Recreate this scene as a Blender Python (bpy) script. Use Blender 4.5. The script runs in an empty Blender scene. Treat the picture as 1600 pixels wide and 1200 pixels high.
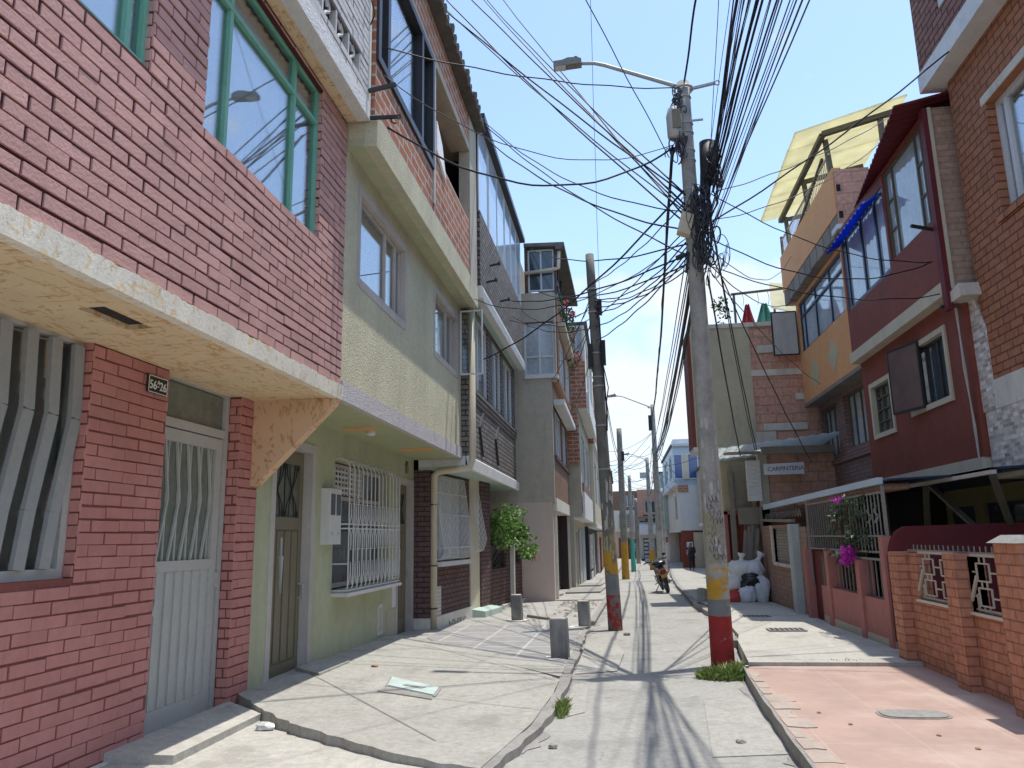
import bpy, bmesh, math, random
from mathutils import Vector, Matrix
random.seed(7)
D = bpy.data
scene = bpy.context.scene
COL = scene.collection
PI = math.pi

# ------------------------------------------------------------------ materials
def lin(c):
    def f(v):
        v /= 255.0
        return v / 12.92 if v <= 0.04045 else ((v + 0.055) / 1.055) ** 2.4
    return tuple(f(v) for v in c)

def nodes(name):
    m = D.materials.new(name); m.use_nodes = True
    nt = m.node_tree
    return m, nt, nt.nodes['Principled BSDF']

def N(nt, t, **k):
    n = nt.nodes.new(t)
    for a, v in k.items():
        setattr(n, a, v)
    return n

def L(nt, a, b):
    nt.links.new(a, b)

def noise(nt, coord, scale, detail=4.0, rough=.55, stretch=None):
    if stretch:
        mp = N(nt, 'ShaderNodeMapping'); mp.inputs['Scale'].default_value = stretch
        L(nt, coord, mp.inputs['Vector']); coord = mp.outputs[0]
    n = N(nt, 'ShaderNodeTexNoise')
    n.inputs['Scale'].default_value = scale; n.inputs['Detail'].default_value = detail
    n.inputs['Roughness'].default_value = rough
    L(nt, coord, n.inputs['Vector'])
    return n.outputs['Fac']

def ramp(nt, fac, stops):
    r = N(nt, 'ShaderNodeValToRGB')
    e = r.color_ramp.elements
    e[0].position, e[0].color = stops[0][0], (*stops[0][1], 1)
    e[1].position, e[1].color = stops[-1][0], (*stops[-1][1], 1)
    for p, c in stops[1:-1]:
        x = e.new(p); x.color = (*c, 1)
    L(nt, fac, r.inputs[0])
    return r.outputs[0]

def mix(nt, fac, a, b, mode='MIX'):
    m = N(nt, 'ShaderNodeMix', data_type='RGBA', blend_type=mode)
    for sock, v in ((m.inputs[0], fac), (m.inputs[6], a), (m.inputs[7], b)):
        if isinstance(v, (int, float)):
            sock.default_value = v
        elif isinstance(v, tuple):
            sock.default_value = (*v, 1)
        else:
            L(nt, v, sock)
    return m.outputs[2]

def bump(nt, p, h, strength, dist=.01):
    b = N(nt, 'ShaderNodeBump')
    b.inputs['Strength'].default_value = strength; b.inputs['Distance'].default_value = dist
    L(nt, h, b.inputs['Height']); L(nt, b.outputs[0], p.inputs['Normal'])

def paint(name, c, rough=.75, var=.12, scale=2.0, stain=0.0, stain_c=(.05, .045, .04), bmp=.15, bscale=60., spec=.3, metal=0., bdist=.01, island=0.):
    """Painted / plastered / bare surface with uneven tone, streaky stains and a fine relief."""
    m, nt, p = nodes(name)
    tc = N(nt, 'ShaderNodeTexCoord').outputs['Object']
    f = noise(nt, tc, scale)
    lo = tuple(v * (1 - var) for v in c); hi = tuple(min(1, v * (1 + var)) for v in c)
    col = ramp(nt, f, [(.3, lo), (.7, hi)])
    f2 = noise(nt, tc, scale * 9, 3)
    col = mix(nt, .35, col, ramp(nt, f2, [(.3, tuple(v * .85 for v in lo)), (.7, hi)]))
    if island:
        g = N(nt, 'ShaderNodeNewGeometry')
        col = mix(nt, island, col, ramp(nt, g.outputs['Random Per Island'], [(0, tuple(v * .6 for v in c)), (1, tuple(min(1, v * 1.35) for v in c))]))
    if stain:
        s = noise(nt, tc, 1.0, 6, .65, stretch=(2.2, 2.2, .45))
        sf = ramp(nt, s, [(.5, (0, 0, 0)), (.78, (stain,) * 3)])
        col = mix(nt, sf, col, stain_c)
        if stain >= .4:   # thin runs of dirty water
            s3 = noise(nt, tc, 1.0, 5, .6, stretch=(13, 13, .7))
            col = mix(nt, ramp(nt, s3, [(.60, (0, 0, 0)), (.74, (stain * .6,) * 3)]), col, stain_c)
    L(nt, col, p.inputs['Base Color'])
    p.inputs['Roughness'].default_value = rough
    p.inputs['Specular IOR Level'].default_value = spec
    p.inputs['Metallic'].default_value = metal
    if bmp:
        bump(nt, p, noise(nt, tc, bscale, 5), bmp, bdist)
    return m

def wall_coord(nt):
    """(along the wall, up) for walls facing either way, in metres."""
    tc = N(nt, 'ShaderNodeTexCoord'); s = N(nt, 'ShaderNodeSeparateXYZ'); L(nt, tc.outputs['Object'], s.inputs[0])
    g = N(nt, 'ShaderNodeNewGeometry'); sn = N(nt, 'ShaderNodeSeparateXYZ'); L(nt, g.outputs['True Normal'], sn.inputs[0])
    ab = N(nt, 'ShaderNodeMath', operation='ABSOLUTE'); L(nt, sn.outputs[0], ab.inputs[0])
    gt = N(nt, 'ShaderNodeMath', operation='GREATER_THAN'); L(nt, ab.outputs[0], gt.inputs[0]); gt.inputs[1].default_value = .5
    mx = N(nt, 'ShaderNodeMix', data_type='FLOAT'); L(nt, gt.outputs[0], mx.inputs[0]); L(nt, s.outputs[0], mx.inputs[2]); L(nt, s.outputs[1], mx.inputs[3])
    cb = N(nt, 'ShaderNodeCombineXYZ'); L(nt, mx.outputs[0], cb.inputs[0]); L(nt, s.outputs[2], cb.inputs[1])
    return cb.outputs[0], tc.outputs['Object']

def brick(name, c1, c2, mortar, bw=.25, bh=.078, ms=.010, rough=.85, stain=0., stain_c=(.12, .11, .10), bmp=.8, patch=None):
    m, nt, p = nodes(name)
    v, tc = wall_coord(nt)
    # slightly wavering courses
    b = N(nt, 'ShaderNodeTexBrick'); b.offset = .5; b.squash = 1
    L(nt, v, b.inputs['Vector'])
    b.inputs['Color1'].default_value = (*c1, 1); b.inputs['Color2'].default_value = (*c2, 1); b.inputs['Mortar'].default_value = (*mortar, 1)
    b.inputs['Scale'].default_value = 1; b.inputs['Brick Width'].default_value = bw; b.inputs['Row Height'].default_value = bh
    b.inputs['Mortar Size'].default_value = ms; b.inputs['Mortar Smooth'].default_value = .15; b.inputs['Bias'].default_value = 0
    f = noise(nt, tc, 14, 5)
    col = mix(nt, .5, b.outputs['Color'], ramp(nt, f, [(.3, (.55, .55, .55)), (.7, (1.2, 1.2, 1.2))]), 'MULTIPLY')
    if patch:
        pf = ramp(nt, noise(nt, tc, 1.3, 6, .7), [(.56, (0, 0, 0)), (.6, (1, 1, 1))])
        col = mix(nt, pf, col, patch)
    if stain:
        s = noise(nt, tc, 1.0, 6, .65, stretch=(2, 2, .6))
        col = mix(nt, ramp(nt, s, [(.48, (0, 0, 0)), (.75, (stain,) * 3)]), col, stain_c)
    L(nt, col, p.inputs['Base Color']); p.inputs['Roughness'].default_value = rough; p.inputs['Specular IOR Level'].default_value = .2
    inv = N(nt, 'ShaderNodeMath', operation='SUBTRACT'); inv.inputs[0].default_value = 1; L(nt, b.outputs['Fac'], inv.inputs[1])
    ad = N(nt, 'ShaderNodeMath', operation='MULTIPLY_ADD'); L(nt, noise(nt, tc, 45, 4), ad.inputs[0]); ad.inputs[1].default_value = .35; L(nt, inv.outputs[0], ad.inputs[2])
    bump(nt, p, ad.outputs[0], bmp, .012)
    return m

def brushed(name, base, stroke, amount=.55, white=False):
    """Cream paint with loose orange brush strokes."""
    m, nt, p = nodes(name)
    tc = N(nt, 'ShaderNodeTexCoord').outputs['Object']
    mp = N(nt, 'ShaderNodeMapping'); mp.inputs['Rotation'].default_value = (.3, .5, .6); mp.inputs['Scale'].default_value = (11, 3.6, 4.6)
    L(nt, tc, mp.inputs[0])
    n = N(nt, 'ShaderNodeTexNoise'); n.inputs['Scale'].default_value = 1.5; n.inputs['Detail'].default_value = 3; n.inputs['Distortion'].default_value = 1.2
    L(nt, mp.outputs[0], n.inputs['Vector'])
    col = ramp(nt, noise(nt, tc, 3), [(.3, tuple(v * .9 for v in base)), (.7, base)])
    col = mix(nt, ramp(nt, n.outputs['Fac'], [(amount, (0, 0, 0)), (amount + .05, (.8,) * 3), (amount + .10, (.1,) * 3)]), col, stroke)
    mp2 = N(nt, 'ShaderNodeMapping'); mp2.inputs['Rotation'].default_value = (.2, .1, -.7); mp2.inputs['Scale'].default_value = (5, 17, 6); L(nt, tc, mp2.inputs[0])
    n2 = N(nt, 'ShaderNodeTexNoise'); n2.inputs['Scale'].default_value = 1.3; n2.inputs['Detail'].default_value = 2; n2.inputs['Distortion'].default_value = .8; L(nt, mp2.outputs[0], n2.inputs['Vector'])
    col = mix(nt, ramp(nt, n2.outputs['Fac'], [(amount + .04, (0, 0, 0)), (amount + .08, (.7,) * 3), (amount + .13, (.2,) * 3)]), col, tuple(v * .8 for v in stroke))
    if white:
        col = mix(nt, ramp(nt, noise(nt, tc, 30, 6, .7), [(.55, (0, 0, 0)), (.7, (.5,) * 3)]), col, (.30, .28, .25))
    L(nt, col, p.inputs['Base Color']); p.inputs['Roughness'].default_value = .8
    bump(nt, p, noise(nt, tc, 45, 6, .7), .5, .015)
    return m

def glass(name, tint=(.75, .8, .8), refl=1.0):
    m = D.materials.new(name); m.use_nodes = True; nt = m.node_tree
    nt.nodes.clear()
    o = N(nt, 'ShaderNodeOutputMaterial'); t = N(nt, 'ShaderNodeBsdfTransparent'); g = N(nt, 'ShaderNodeBsdfGlossy')
    t.inputs[0].default_value = (*tint, 1); g.inputs['Roughness'].default_value = .015; g.inputs[0].default_value = (.95, .97, 1, 1)
    fr = N(nt, 'ShaderNodeLayerWeight'); fr.inputs['Blend'].default_value = .35
    mr = N(nt, 'ShaderNodeMapRange'); mr.inputs[1].default_value = 0; mr.inputs[2].default_value = 1; mr.inputs[3].default_value = .05 * refl; mr.inputs[4].default_value = min(1, .75 * refl)
    tc = N(nt, 'ShaderNodeTexCoord').outputs['Object']
    b = N(nt, 'ShaderNodeBump'); b.inputs['Strength'].default_value = .03; b.inputs['Distance'].default_value = .004
    L(nt, noise(nt, tc, 1.6, 2), b.inputs['Height']); L(nt, b.outputs[0], g.inputs['Normal'])
    L(nt, fr.outputs['Fresnel'], mr.inputs[0])
    s = N(nt, 'ShaderNodeMixShader'); L(nt, mr.outputs[0], s.inputs[0]); L(nt, t.outputs[0], s.inputs[1]); L(nt, g.outputs[0], s.inputs[2]); L(nt, s.outputs[0], o.inputs[0])
    return m

def sheet(name, c, t=.6):
    """Thin plastic sheet that lets daylight through."""
    m, nt, p = nodes(name)
    tc = N(nt, 'ShaderNodeTexCoord').outputs['Object']
    col = ramp(nt, noise(nt, tc, 2.5, 4), [(.3, tuple(v * .85 for v in c)), (.7, c)])
    L(nt, col, p.inputs['Base Color']); p.inputs['Roughness'].default_value = .5
    tr = N(nt, 'ShaderNodeBsdfTranslucent'); L(nt, col, tr.inputs[0]); ms = N(nt, 'ShaderNodeMixShader'); ms.inputs[0].default_value = t
    L(nt, p.outputs[0], ms.inputs[1]); L(nt, tr.outputs[0], ms.inputs[2]); L(nt, ms.outputs[0], nt.nodes['Material Output'].inputs[0])
    return m

def leafy(name, c, c2):
    m, nt, p = nodes(name)
    g = N(nt, 'ShaderNodeNewGeometry')
    L(nt, ramp(nt, g.outputs['Random Per Island'], [(0, c), (1, c2)]), p.inputs['Base Color'])
    p.inputs['Roughness'].default_value = .5
    try:
        p.inputs['Subsurface Weight'].default_value = 0.0
        tr = N(nt, 'ShaderNodeBsdfTranslucent'); L(nt, ramp(nt, g.outputs['Random Per Island'], [(0, c), (1, c2)]), tr.inputs[0])
        ms = N(nt, 'ShaderNodeMixShader'); ms.inputs[0].default_value = .3
        out = nt.nodes['Material Output']
        L(nt, p.outputs[0], ms.inputs[1]); L(nt, tr.outputs[0], ms.inputs[2]); L(nt, ms.outputs[0], out.inputs[0])
    except Exception:
        pass
    return m

def concrete(name, c, crack=.6, patch=.25, bmp=.35, seams=None):
    m, nt, p = nodes(name)
    tc = N(nt, 'ShaderNodeTexCoord').outputs['Object']
    sc = lambda k: tuple(min(1, v * k) for v in c)
    col = ramp(nt, noise(nt, tc, .8, 10, .68), [(.3, sc(1 - patch)), (.5, c), (.7, sc(1 + patch * .6))])
    col = mix(nt, .6, col, ramp(nt, noise(nt, tc, 17, 10, .75), [(.3, sc(.62)), (.65, sc(1.2))]))
    # worn, dirty and wet-looking blotches with ragged edges
    col = mix(nt, ramp(nt, noise(nt, tc, 1.7, 10, .72), [(.52, (0, 0, 0)), (.63, (.5,) * 3)]), col, sc(.55))
    col = mix(nt, ramp(nt, noise(nt, tc, 4.5, 6, .6), [(.66, (0, 0, 0)), (.72, (.6,) * 3)]), col, sc(.38))
    col = mix(nt, ramp(nt, noise(nt, tc, 2.9, 8, .7, stretch=(1, .35, 1)), [(.58, (0, 0, 0)), (.68, (.5,) * 3)]), col, sc(1.28))
    sp = ramp(nt, noise(nt, tc, 130, 2), [(.60, (0, 0, 0)), (.68, (.6,) * 3)])
    col = mix(nt, sp, col, sc(.42))
    h = noise(nt, tc, 26, 10, .75)
    if crack:
        wp = N(nt, 'ShaderNodeMix', data_type='RGBA'); wp.inputs[0].default_value = .22
        nn = N(nt, 'ShaderNodeTexNoise'); nn.inputs['Scale'].default_value = 2.2; nn.inputs['Detail'].default_value = 8; L(nt, tc, nn.inputs['Vector'])
        L(nt, tc, wp.inputs[6]); L(nt, nn.outputs['Color'], wp.inputs[7])
        v = N(nt, 'ShaderNodeTexVoronoi', feature='DISTANCE_TO_EDGE'); v.inputs['Scale'].default_value = .6
        L(nt, wp.outputs[2], v.inputs['Vector'])
        cf = ramp(nt, v.outputs['Distance'], [(.0, (crack,) * 3), (.005, (0, 0, 0))])
        cf = mix(nt, 1.0, cf, ramp(nt, noise(nt, tc, .9, 4), [(.48, (0, 0, 0)), (.56, (1, 1, 1))]), 'MULTIPLY')
        col = mix(nt, cf, col, sc(.3))
    L(nt, col, p.inputs['Base Color']); p.inputs['Roughness'].default_value = .9; p.inputs['Specular IOR Level'].default_value = .2
    bump(nt, p, h, bmp, .02)
    return m

def banded(name, bands, rough=.8, dark=1.0):
    """Concrete pole painted in bands by height (object z): [(z_top, colour, wear)] from the ground up; the last is bare concrete."""
    m, nt, p = nodes(name)
    tc = N(nt, 'ShaderNodeTexCoord').outputs['Object']
    s = N(nt, 'ShaderNodeSeparateXYZ'); L(nt, tc, s.inputs[0])
    bare = ramp(nt, noise(nt, tc, 5, 8, .7), [(.25, tuple(v * dark for v in (.20, .19, .17))), (.5, tuple(v * dark for v in (.33, .32, .29))), (.75, tuple(v * dark for v in (.44, .42, .38)))])
    col = bare
    for z, c, wear in reversed(bands):
        ad = N(nt, 'ShaderNodeMath', operation='MULTIPLY_ADD'); L(nt, noise(nt, tc, 9, 4), ad.inputs[0]); ad.inputs[1].default_value = .03; L(nt, s.outputs[2], ad.inputs[2])
        lt = N(nt, 'ShaderNodeMath', operation='LESS_THAN'); L(nt, ad.outputs[0], lt.inputs[0]); lt.inputs[1].default_value = z + .015
        cc = ramp(nt, noise(nt, tc, 7, 6), [(.3, tuple(v * .8 for v in c)), (.7, c)])
        if wear:
            wf = ramp(nt, noise(nt, tc, 6, 8, .75), [(.62 - wear * .3, (0, 0, 0)), (.66 - wear * .3, (1, 1, 1))])
            cc = mix(nt, wf, cc, bare)
        col = mix(nt, lt.outputs[0], col, cc)
    L(nt, col, p.inputs['Base Color']); p.inputs['Roughness'].default_value = rough; p.inputs['Specular IOR Level'].default_value = .25
    bump(nt, p, noise(nt, tc, 35, 6, .7), .3, .01)
    return m

# ------------------------------------------------------------------ mesh building
class MB:
    def __init__(s):
        s.v = []; s.f = []; s.m = []; s.mat = 0
    def face(s, pts):
        i = len(s.v); s.v += [tuple(p) for p in pts]; s.f.append(tuple(range(i, i + len(pts)))); s.m.append(s.mat)
    def box(s, x0, x1, y0, y1, z0, z1):
        s.hexa([(x0, y0, z0), (x1, y0, z0), (x1, y1, z0), (x0, y1, z0), (x0, y0, z1), (x1, y0, z1), (x1, y1, z1), (x0, y1, z1)])
        return s
    def hexa(s, p):
        i = len(s.v); s.v += [tuple(q) for q in p]
        for f in ((3, 2, 1, 0), (4, 5, 6, 7), (0, 1, 5, 4), (1, 2, 6, 5), (2, 3, 7, 6), (3, 0, 4, 7)):
            s.f.append(tuple(i + k for k in f)); s.m.append(s.mat)
        return s
    def tube(s, pts, r, n=6, closed=False):
        pts = [Vector(p) for p in pts]; rings = []; up0 = None
        rr = r if isinstance(r, (list, tuple)) else [r] * len(pts)
        for k, p in enumerate(pts):
            if closed:
                d = pts[(k + 1) % len(pts)] - pts[k - 1]
            else:
                d = (pts[min(k + 1, len(pts) - 1)] - pts[max(k - 1, 0)])
            if d.length < 1e-9: d = Vector((0, 0, 1))
            d.normalize()
            if up0 is None:
                up0 = Vector((0, 0, 1)) if abs(d.z) < .9 else Vector((1, 0, 0))
            a = d.cross(up0)
            if a.length < 1e-6: a = d.cross(Vector((0, 1, 0)))
            a.normalize(); b = a.cross(d); up0 = b
            i = len(s.v)
            for q in range(n):
                t = 2 * PI * (q + .5) / n
                s.v.append(tuple(p + a * math.cos(t) * rr[k] + b * math.sin(t) * rr[k]))
            rings.append(i)
        m = len(rings)
        for k in range(m if closed else m - 1):
            i, j = rings[k], rings[(k + 1) % m]
            for q in range(n):
                s.f.append((i + q, i + (q + 1) % n, j + (q + 1) % n, j + q)); s.m.append(s.mat)
        if not closed:
            s.f.append(tuple(rings[0] + q for q in reversed(range(n)))); s.m.append(s.mat)
            s.f.append(tuple(rings[-1] + q for q in range(n))); s.m.append(s.mat)
        return s
    def bar(s, a, b, w, d=None, up=(0, 0, 1)):
        """Square bar from a to b."""
        a, b = Vector(a), Vector(b); t = (b - a).normalized(); u = Vector(up)
        if abs(t.dot(u)) > .95: u = Vector((1, 0, 0))
        sx = t.cross(u).normalized(); sz = sx.cross(t); d = d or w
        P = lambda o, i, j: o + sx * i * w / 2 + sz * j * d / 2
        s.hexa([P(a, -1, -1), P(a, 1, -1), P(b, 1, -1), P(b, -1, -1), P(a, -1, 1), P(a, 1, 1), P(b, 1, 1), P(b, -1, 1)])
        return s
    def lathe(s, c, prof, n=16):
        i0 = len(s.v)
        for r, z in prof:
            for q in range(n):
                t = 2 * PI * q / n; s.v.append((c[0] + r * math.cos(t), c[1] + r * math.sin(t), c[2] + z))
        for k in range(len(prof) - 1):
            for q in range(n):
                a = i0 + k * n + q; b = i0 + k * n + (q + 1) % n
                s.f.append((a, b, b + n, a + n)); s.m.append(s.mat)
        s.f.append(tuple(i0 + q for q in reversed(range(n)))); s.m.append(s.mat)
        s.f.append(tuple(i0 + (len(prof) - 1) * n + q for q in range(n))); s.m.append(s.mat)
        return s
    def slab(s, poly, z, t):
        """Flat prism from a ground polygon; z is a number or a function of (x, y)."""
        Z = z if callable(z) else (lambda x, y: z)
        n = len(poly); i = len(s.v)
        s.v += [(x, y, Z(x, y)) for x, y in poly] + [(x, y, Z(x, y) - t) for x, y in poly]
        s.f.append(tuple(range(i, i + n))); s.f.append(tuple(reversed(range(i + n, i + 2 * n)))); s.m += [s.mat] * 2
        for k in range(n):
            s.f.append((i + k, i + n + k, i + n + (k + 1) % n, i + (k + 1) % n)); s.m.append(s.mat)
        return s
    def prism(s, poly, axis, a, b):
        """Polygon extruded along an axis: axis 'y' takes (x, z), axis 'x' takes (y, z)."""
        T = {'y': lambda u, v, w: (u, w, v), 'x': lambda u, v, w: (w, u, v), 'z': lambda u, v, w: (u, v, w)}[axis]
        n = len(poly); i = len(s.v)
        s.v += [T(u, v, a) for u, v in poly] + [T(u, v, b) for u, v in poly]
        s.f.append(tuple(range(i, i + n))); s.f.append(tuple(reversed(range(i + n, i + 2 * n)))); s.m += [s.mat] * 2
        for k in range(n):
            s.f.append((i + k, i + n + k, i + n + (k + 1) % n, i + (k + 1) % n)); s.m.append(s.mat)
        return s
    def wall(s, ax, w, back, u0, u1, v0, v1, holes=()):
        """Wall in the plane x=w (ax 'x', u=y) or y=w (ax 'y', u=x), v=z, with openings and their reveals."""
        T = (lambda u, v, q: (q, u, v)) if ax == 'x' else (lambda u, v, q: (u, q, v))
        H = [(max(a, u0), min(b, u1), max(c, v0), min(d, v1)) for a, b, c, d in holes]
        us = sorted({u0, u1, *[h[0] for h in H], *[h[1] for h in H]}); vs = sorted({v0, v1, *[h[2] for h in H], *[h[3] for h in H]})
        inside = lambda u, v: any(a < u < b and c < v < d for a, b, c, d in H)
        solid = {}
        for i in range(len(us) - 1):
            for j in range(len(vs) - 1):
                solid[i, j] = not inside((us[i] + us[i + 1]) / 2, (vs[j] + vs[j + 1]) / 2)
        for (i, j), ok in solid.items():
            if not ok: continue
            a, b, c, d = us[i], us[i + 1], vs[j], vs[j + 1]
            s.face([T(a, c, w), T(b, c, w), T(b, d, w), T(a, d, w)]); s.face([T(a, c, back), T(a, d, back), T(b, d, back), T(b, c, back)])
            for di, dj, e in ((-1, 0, ((a, c), (a, d))), (1, 0, ((b, d), (b, c))), (0, -1, ((b, c), (a, c))), (0, 1, ((a, d), (b, d)))):
                if not solid.get((i + di, j + dj), False):
                    (p, q), (r, t) = e
                    s.face([T(p, q, w), T(r, t, w), T(r, t, back), T(p, q, back)])
        return s
    def bricks(s, ax, w, out, u0, u1, v0, v1, holes=(), bw=.275, bh=.078, j=.011, proud=.009, phase=0.):
        """Courses of single bevelled bricks on the wall face."""
        T = (lambda u, v, q: (q, u, v)) if ax == 'x' else (lambda u, v, q: (u, q, v))
        k = 0; z = v0
        while z < v1 - .02:
            za, zb = z + j / 2, min(z + bh - j / 2, v1)
            u = u0 - bw + (phase + (k % 2) * .5) % 1 * bw
            blocked = [(a, b) for a, b, c, d in holes if c < (za + zb) / 2 < d]
            while u < u1:
                a, b = u + j / 2, u + bw - j / 2
                a += random.uniform(-.007, .007)
                segs = [(max(a, u0), min(b, u1))]
                for ha, hb in blocked:
                    segs = [t for p, q in segs for t in ((p, min(q, ha)), (max(p, hb), q))]
                for p, q in segs:
                    if q - p < .02: continue
                    e = .0025; h = w + out * (proud + random.uniform(-.0035, .0035)); dz = random.uniform(-.002, .002) + .004 * math.sin(p * 1.7 + k * .9) + .003 * math.sin(p * 4.3 + k)
                    i = len(s.v)
                    s.v += [T(p, za + dz, w - out * .01), T(q, za + dz, w - out * .01), T(q, zb + dz, w - out * .01), T(p, zb + dz, w - out * .01)]
                    e2 = e + random.uniform(0, .002)
                    s.v += [T(p, za + dz, h - out * e), T(q, za + dz, h - out * e), T(q, zb + dz, h - out * e), T(p, zb + dz, h - out * e)]
                    s.v += [T(p + e2, za + e + dz, h), T(q - e2, za + e + dz, h), T(q - e2, zb - e + dz, h), T(p + e2, zb - e + dz, h)]
                    for o in (0, 4):
                        for t in range(4):
                            s.f.append((i + o + t, i + o + (t + 1) % 4, i + o + 4 + (t + 1) % 4, i + o + 4 + t)); s.m.append(s.mat)
                    s.f.append((i + 8, i + 9, i + 10, i + 11)); s.m.append(s.mat)
                u += bw
            z += bh; k += 1
        return s
    def leaves(s, c, rad, n, size, droop=.3, shell=.5):
        c = Vector(c)
        for _ in range(n):
            d = Vector((random.gauss(0, 1), random.gauss(0, 1), random.gauss(0, 1))).normalized()
            r = shell + (1 - shell) * random.random()
            p = c + Vector((d.x * rad[0], d.y * rad[1], d.z * rad[2])) * r
            t = (d + Vector((random.uniform(-.8, .8), random.uniform(-.8, .8), random.uniform(-.6, .6) - droop))).normalized()
            q = t.cross(Vector((random.uniform(-1, 1), random.uniform(-1, 1), random.uniform(-1, 1)))).normalized()
            l = size * random.uniform(.6, 1.3); w = l * .28
            nn = t.cross(q) * l * .12
            s.face([p, p + t * l * .45 + q * w + nn, p + t * l, p + t * l * .45 - q * w + nn])
        return s

def wloc(o):
    v = Vector((0, 0, 0))
    while o:
        v += o.location; o = o.parent
    return v

def obj(name, mb, mats, parent=None, smooth=False, label=None):
    me = D.meshes.new(name); me.from_pydata(mb.v, [], mb.f)
    ms = mats if isinstance(mats, (list, tuple)) else [mats]
    for m in ms: me.materials.append(m)
    if len(ms) > 1: me.polygons.foreach_set('material_index', mb.m)
    bm = bmesh.new(); bm.from_mesh(me); bmesh.ops.recalc_face_normals(bm, faces=bm.faces)
    if smooth:
        for f in bm.faces: f.smooth = True
    bm.to_mesh(me); bm.free()
    o = D.objects.new(name, me); COL.objects.link(o)
    if parent is not None:
        o.parent = parent; o.location = -wloc(parent)
    if label: o['label'] = label
    return o

def thing(name, label, cat, loc=(0, 0, 0), group=None):
    o = D.objects.new(name, None); COL.objects.link(o); o.location = loc; o.empty_display_size = .2
    o['label'] = label; o['category'] = cat
    if group: o['group'] = group
    return o

def tag(o, label, cat, group=None):
    o['label'] = label; o['category'] = cat
    if group: o['group'] = group
    return o

def struct(name, mb, m, kind='structure', smooth=False):
    o = obj(name, mb, m, None, smooth); o['kind'] = kind
    return o

def text_mesh(name, body, size, mat, origin, udir, vdir, parent, extrude=.002, spacing=1.0):
    cu = D.curves.new(name, 'FONT'); cu.body = body; cu.size = size; cu.extrude = extrude; cu.space_character = spacing
    tmp = D.objects.new(name, cu); COL.objects.link(tmp)
    bpy.context.view_layer.update()
    me = D.meshes.new_from_object(tmp.evaluated_get(bpy.context.evaluated_depsgraph_get()))
    D.objects.remove(tmp); D.curves.remove(cu)
    u, v = Vector(udir), Vector(vdir); w = u.cross(v); o0 = Vector(origin)
    for vt in me.vertices:
        p = vt.co.copy(); vt.co = o0 + u * p.x + v * p.y + w * p.z
    me.materials.clear(); me.materials.append(mat)
    o = D.objects.new(name, me); COL.objects.link(o)
    if parent is not None:
        o.parent = parent; o.location = -wloc(parent)
    return o

def window(par, ax, w, out, u0, u1, v0, v1, mat, gmat, cols=(), rows=(), bar=.045, dep=.05, curtain=None, sub=(), name='window'):
    """Framed window in a wall opening: frame mesh as a part, its panes (and a curtain) as sub-parts."""
    T = (lambda u, v, q: (q, u, v)) if ax == 'x' else (lambda u, v, q: (u, q, v))
    def bx(m, a, b, c, d, q0, q1):
        p, q = T(a, c, q0), T(b, d, q1)
        m.box(min(p[0], q[0]), max(p[0], q[0]), min(p[1], q[1]), max(p[1], q[1]), min(p[2], q[2]), max(p[2], q[2]))
    f = MB(); wb = w - out * dep
    bx(f, u0, u1, v0, v0 + bar, w, wb); bx(f, u0, u1, v1 - bar, v1, w, wb)
    bx(f, u0, u0 + bar, v0 + bar, v1 - bar, w, wb); bx(f, u1 - bar, u1, v0 + bar, v1 - bar, w, wb)
    for c in cols:
        u = u0 + (u1 - u0) * c; bx(f, u - bar / 2, u + bar / 2, v0 + bar, v1 - bar, w - out * .002, wb)
    for r in rows:
        v = v0 + (v1 - v0) * r; bx(f, u0 + bar, u1 - bar, v - bar * .45, v + bar * .45, w + out * .002, wb)
    for a, b, c, d in sub:   # extra thin bars: fractions
        ua, ub, va, vb = u0 + (u1 - u0) * a, u0 + (u1 - u0) * b, v0 + (v1 - v0) * c, v0 + (v1 - v0) * d
        if ub - ua < 1e-6: ua -= .012; ub += .012
        if vb - va < 1e-6: va -= .012; vb += .012
        bx(f, ua, ub, va, vb, w - out * .006, wb)
    fo = obj(name, f, mat, par)
    g = MB(); q = w - out * dep * .6
    bx(g, u0 + bar * .5, u1 - bar * .5, v0 + bar * .5, v1 - bar * .5, q, q - out * .005)
    obj('pane', g, gmat, fo)
    if curtain:
        c = MB(); n = max(8, int((u1 - u0) / .03)); q = w - out * (dep + .045)
        for i in range(n):
            a, b = u0 + (u1 - u0) * i / n, u0 + (u1 - u0) * (i + 1) / n
            qa = q + .018 * math.sin(i * 1.9) + .008 * math.sin(i * .7); qb = q + .018 * math.sin((i + 1) * 1.9) + .008 * math.sin((i + 1) * .7)
            c.face([T(a, v0, qa), T(b, v0, qb), T(b, v1, qb), T(a, v1, qa)])
        obj('curtain', c, curtain, fo, True)
    return fo

def gz(y):
    if y < 8: return 0.
    if y < 22: return -.013 * (y - 8)
    if y < 44: return -.182 - .02 * (y - 22)
    return -.622

# palette ----------------------------------------------------------
c_ = lin
M = {}
M['pink_brick'] = paint('painted pink brick', (.505, .295, .265), .7, .14, 1.2, .5, (.36, .18, .155), .5, 50, island=.27)
M['pink_mortar'] = paint('dark red joint', (.075, .022, .022), .9, .2, 5)
M['red_brick'] = paint('painted salmon brick', (.48, .215, .19), .7, .12, 1.5, .55, (.38, .12, .09), .4, 50, island=.15)
M['red_mortar'] = paint('salmon joint', (.21, .07, .06), .9, .2, 5)
M['cream_fascia'] = brushed('cream fascia with scuffed paint', (.80, .75, .63), (.76, .48, .17), .58, True)
M['cream_soffit'] = brushed('cream soffit with orange strokes', (.76, .60, .38), (.52, .26, .07), .572)
M['bracket'] = brushed('bracket with brown strokes', (.70, .47, .29), (.36, .16, .06), .575)
M['grey_metal'] = paint('grey enamel steel', (.45, .45, .42), .45, .06, 3, .15, (.2, .2, .19), .03, 30, .4)
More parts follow.
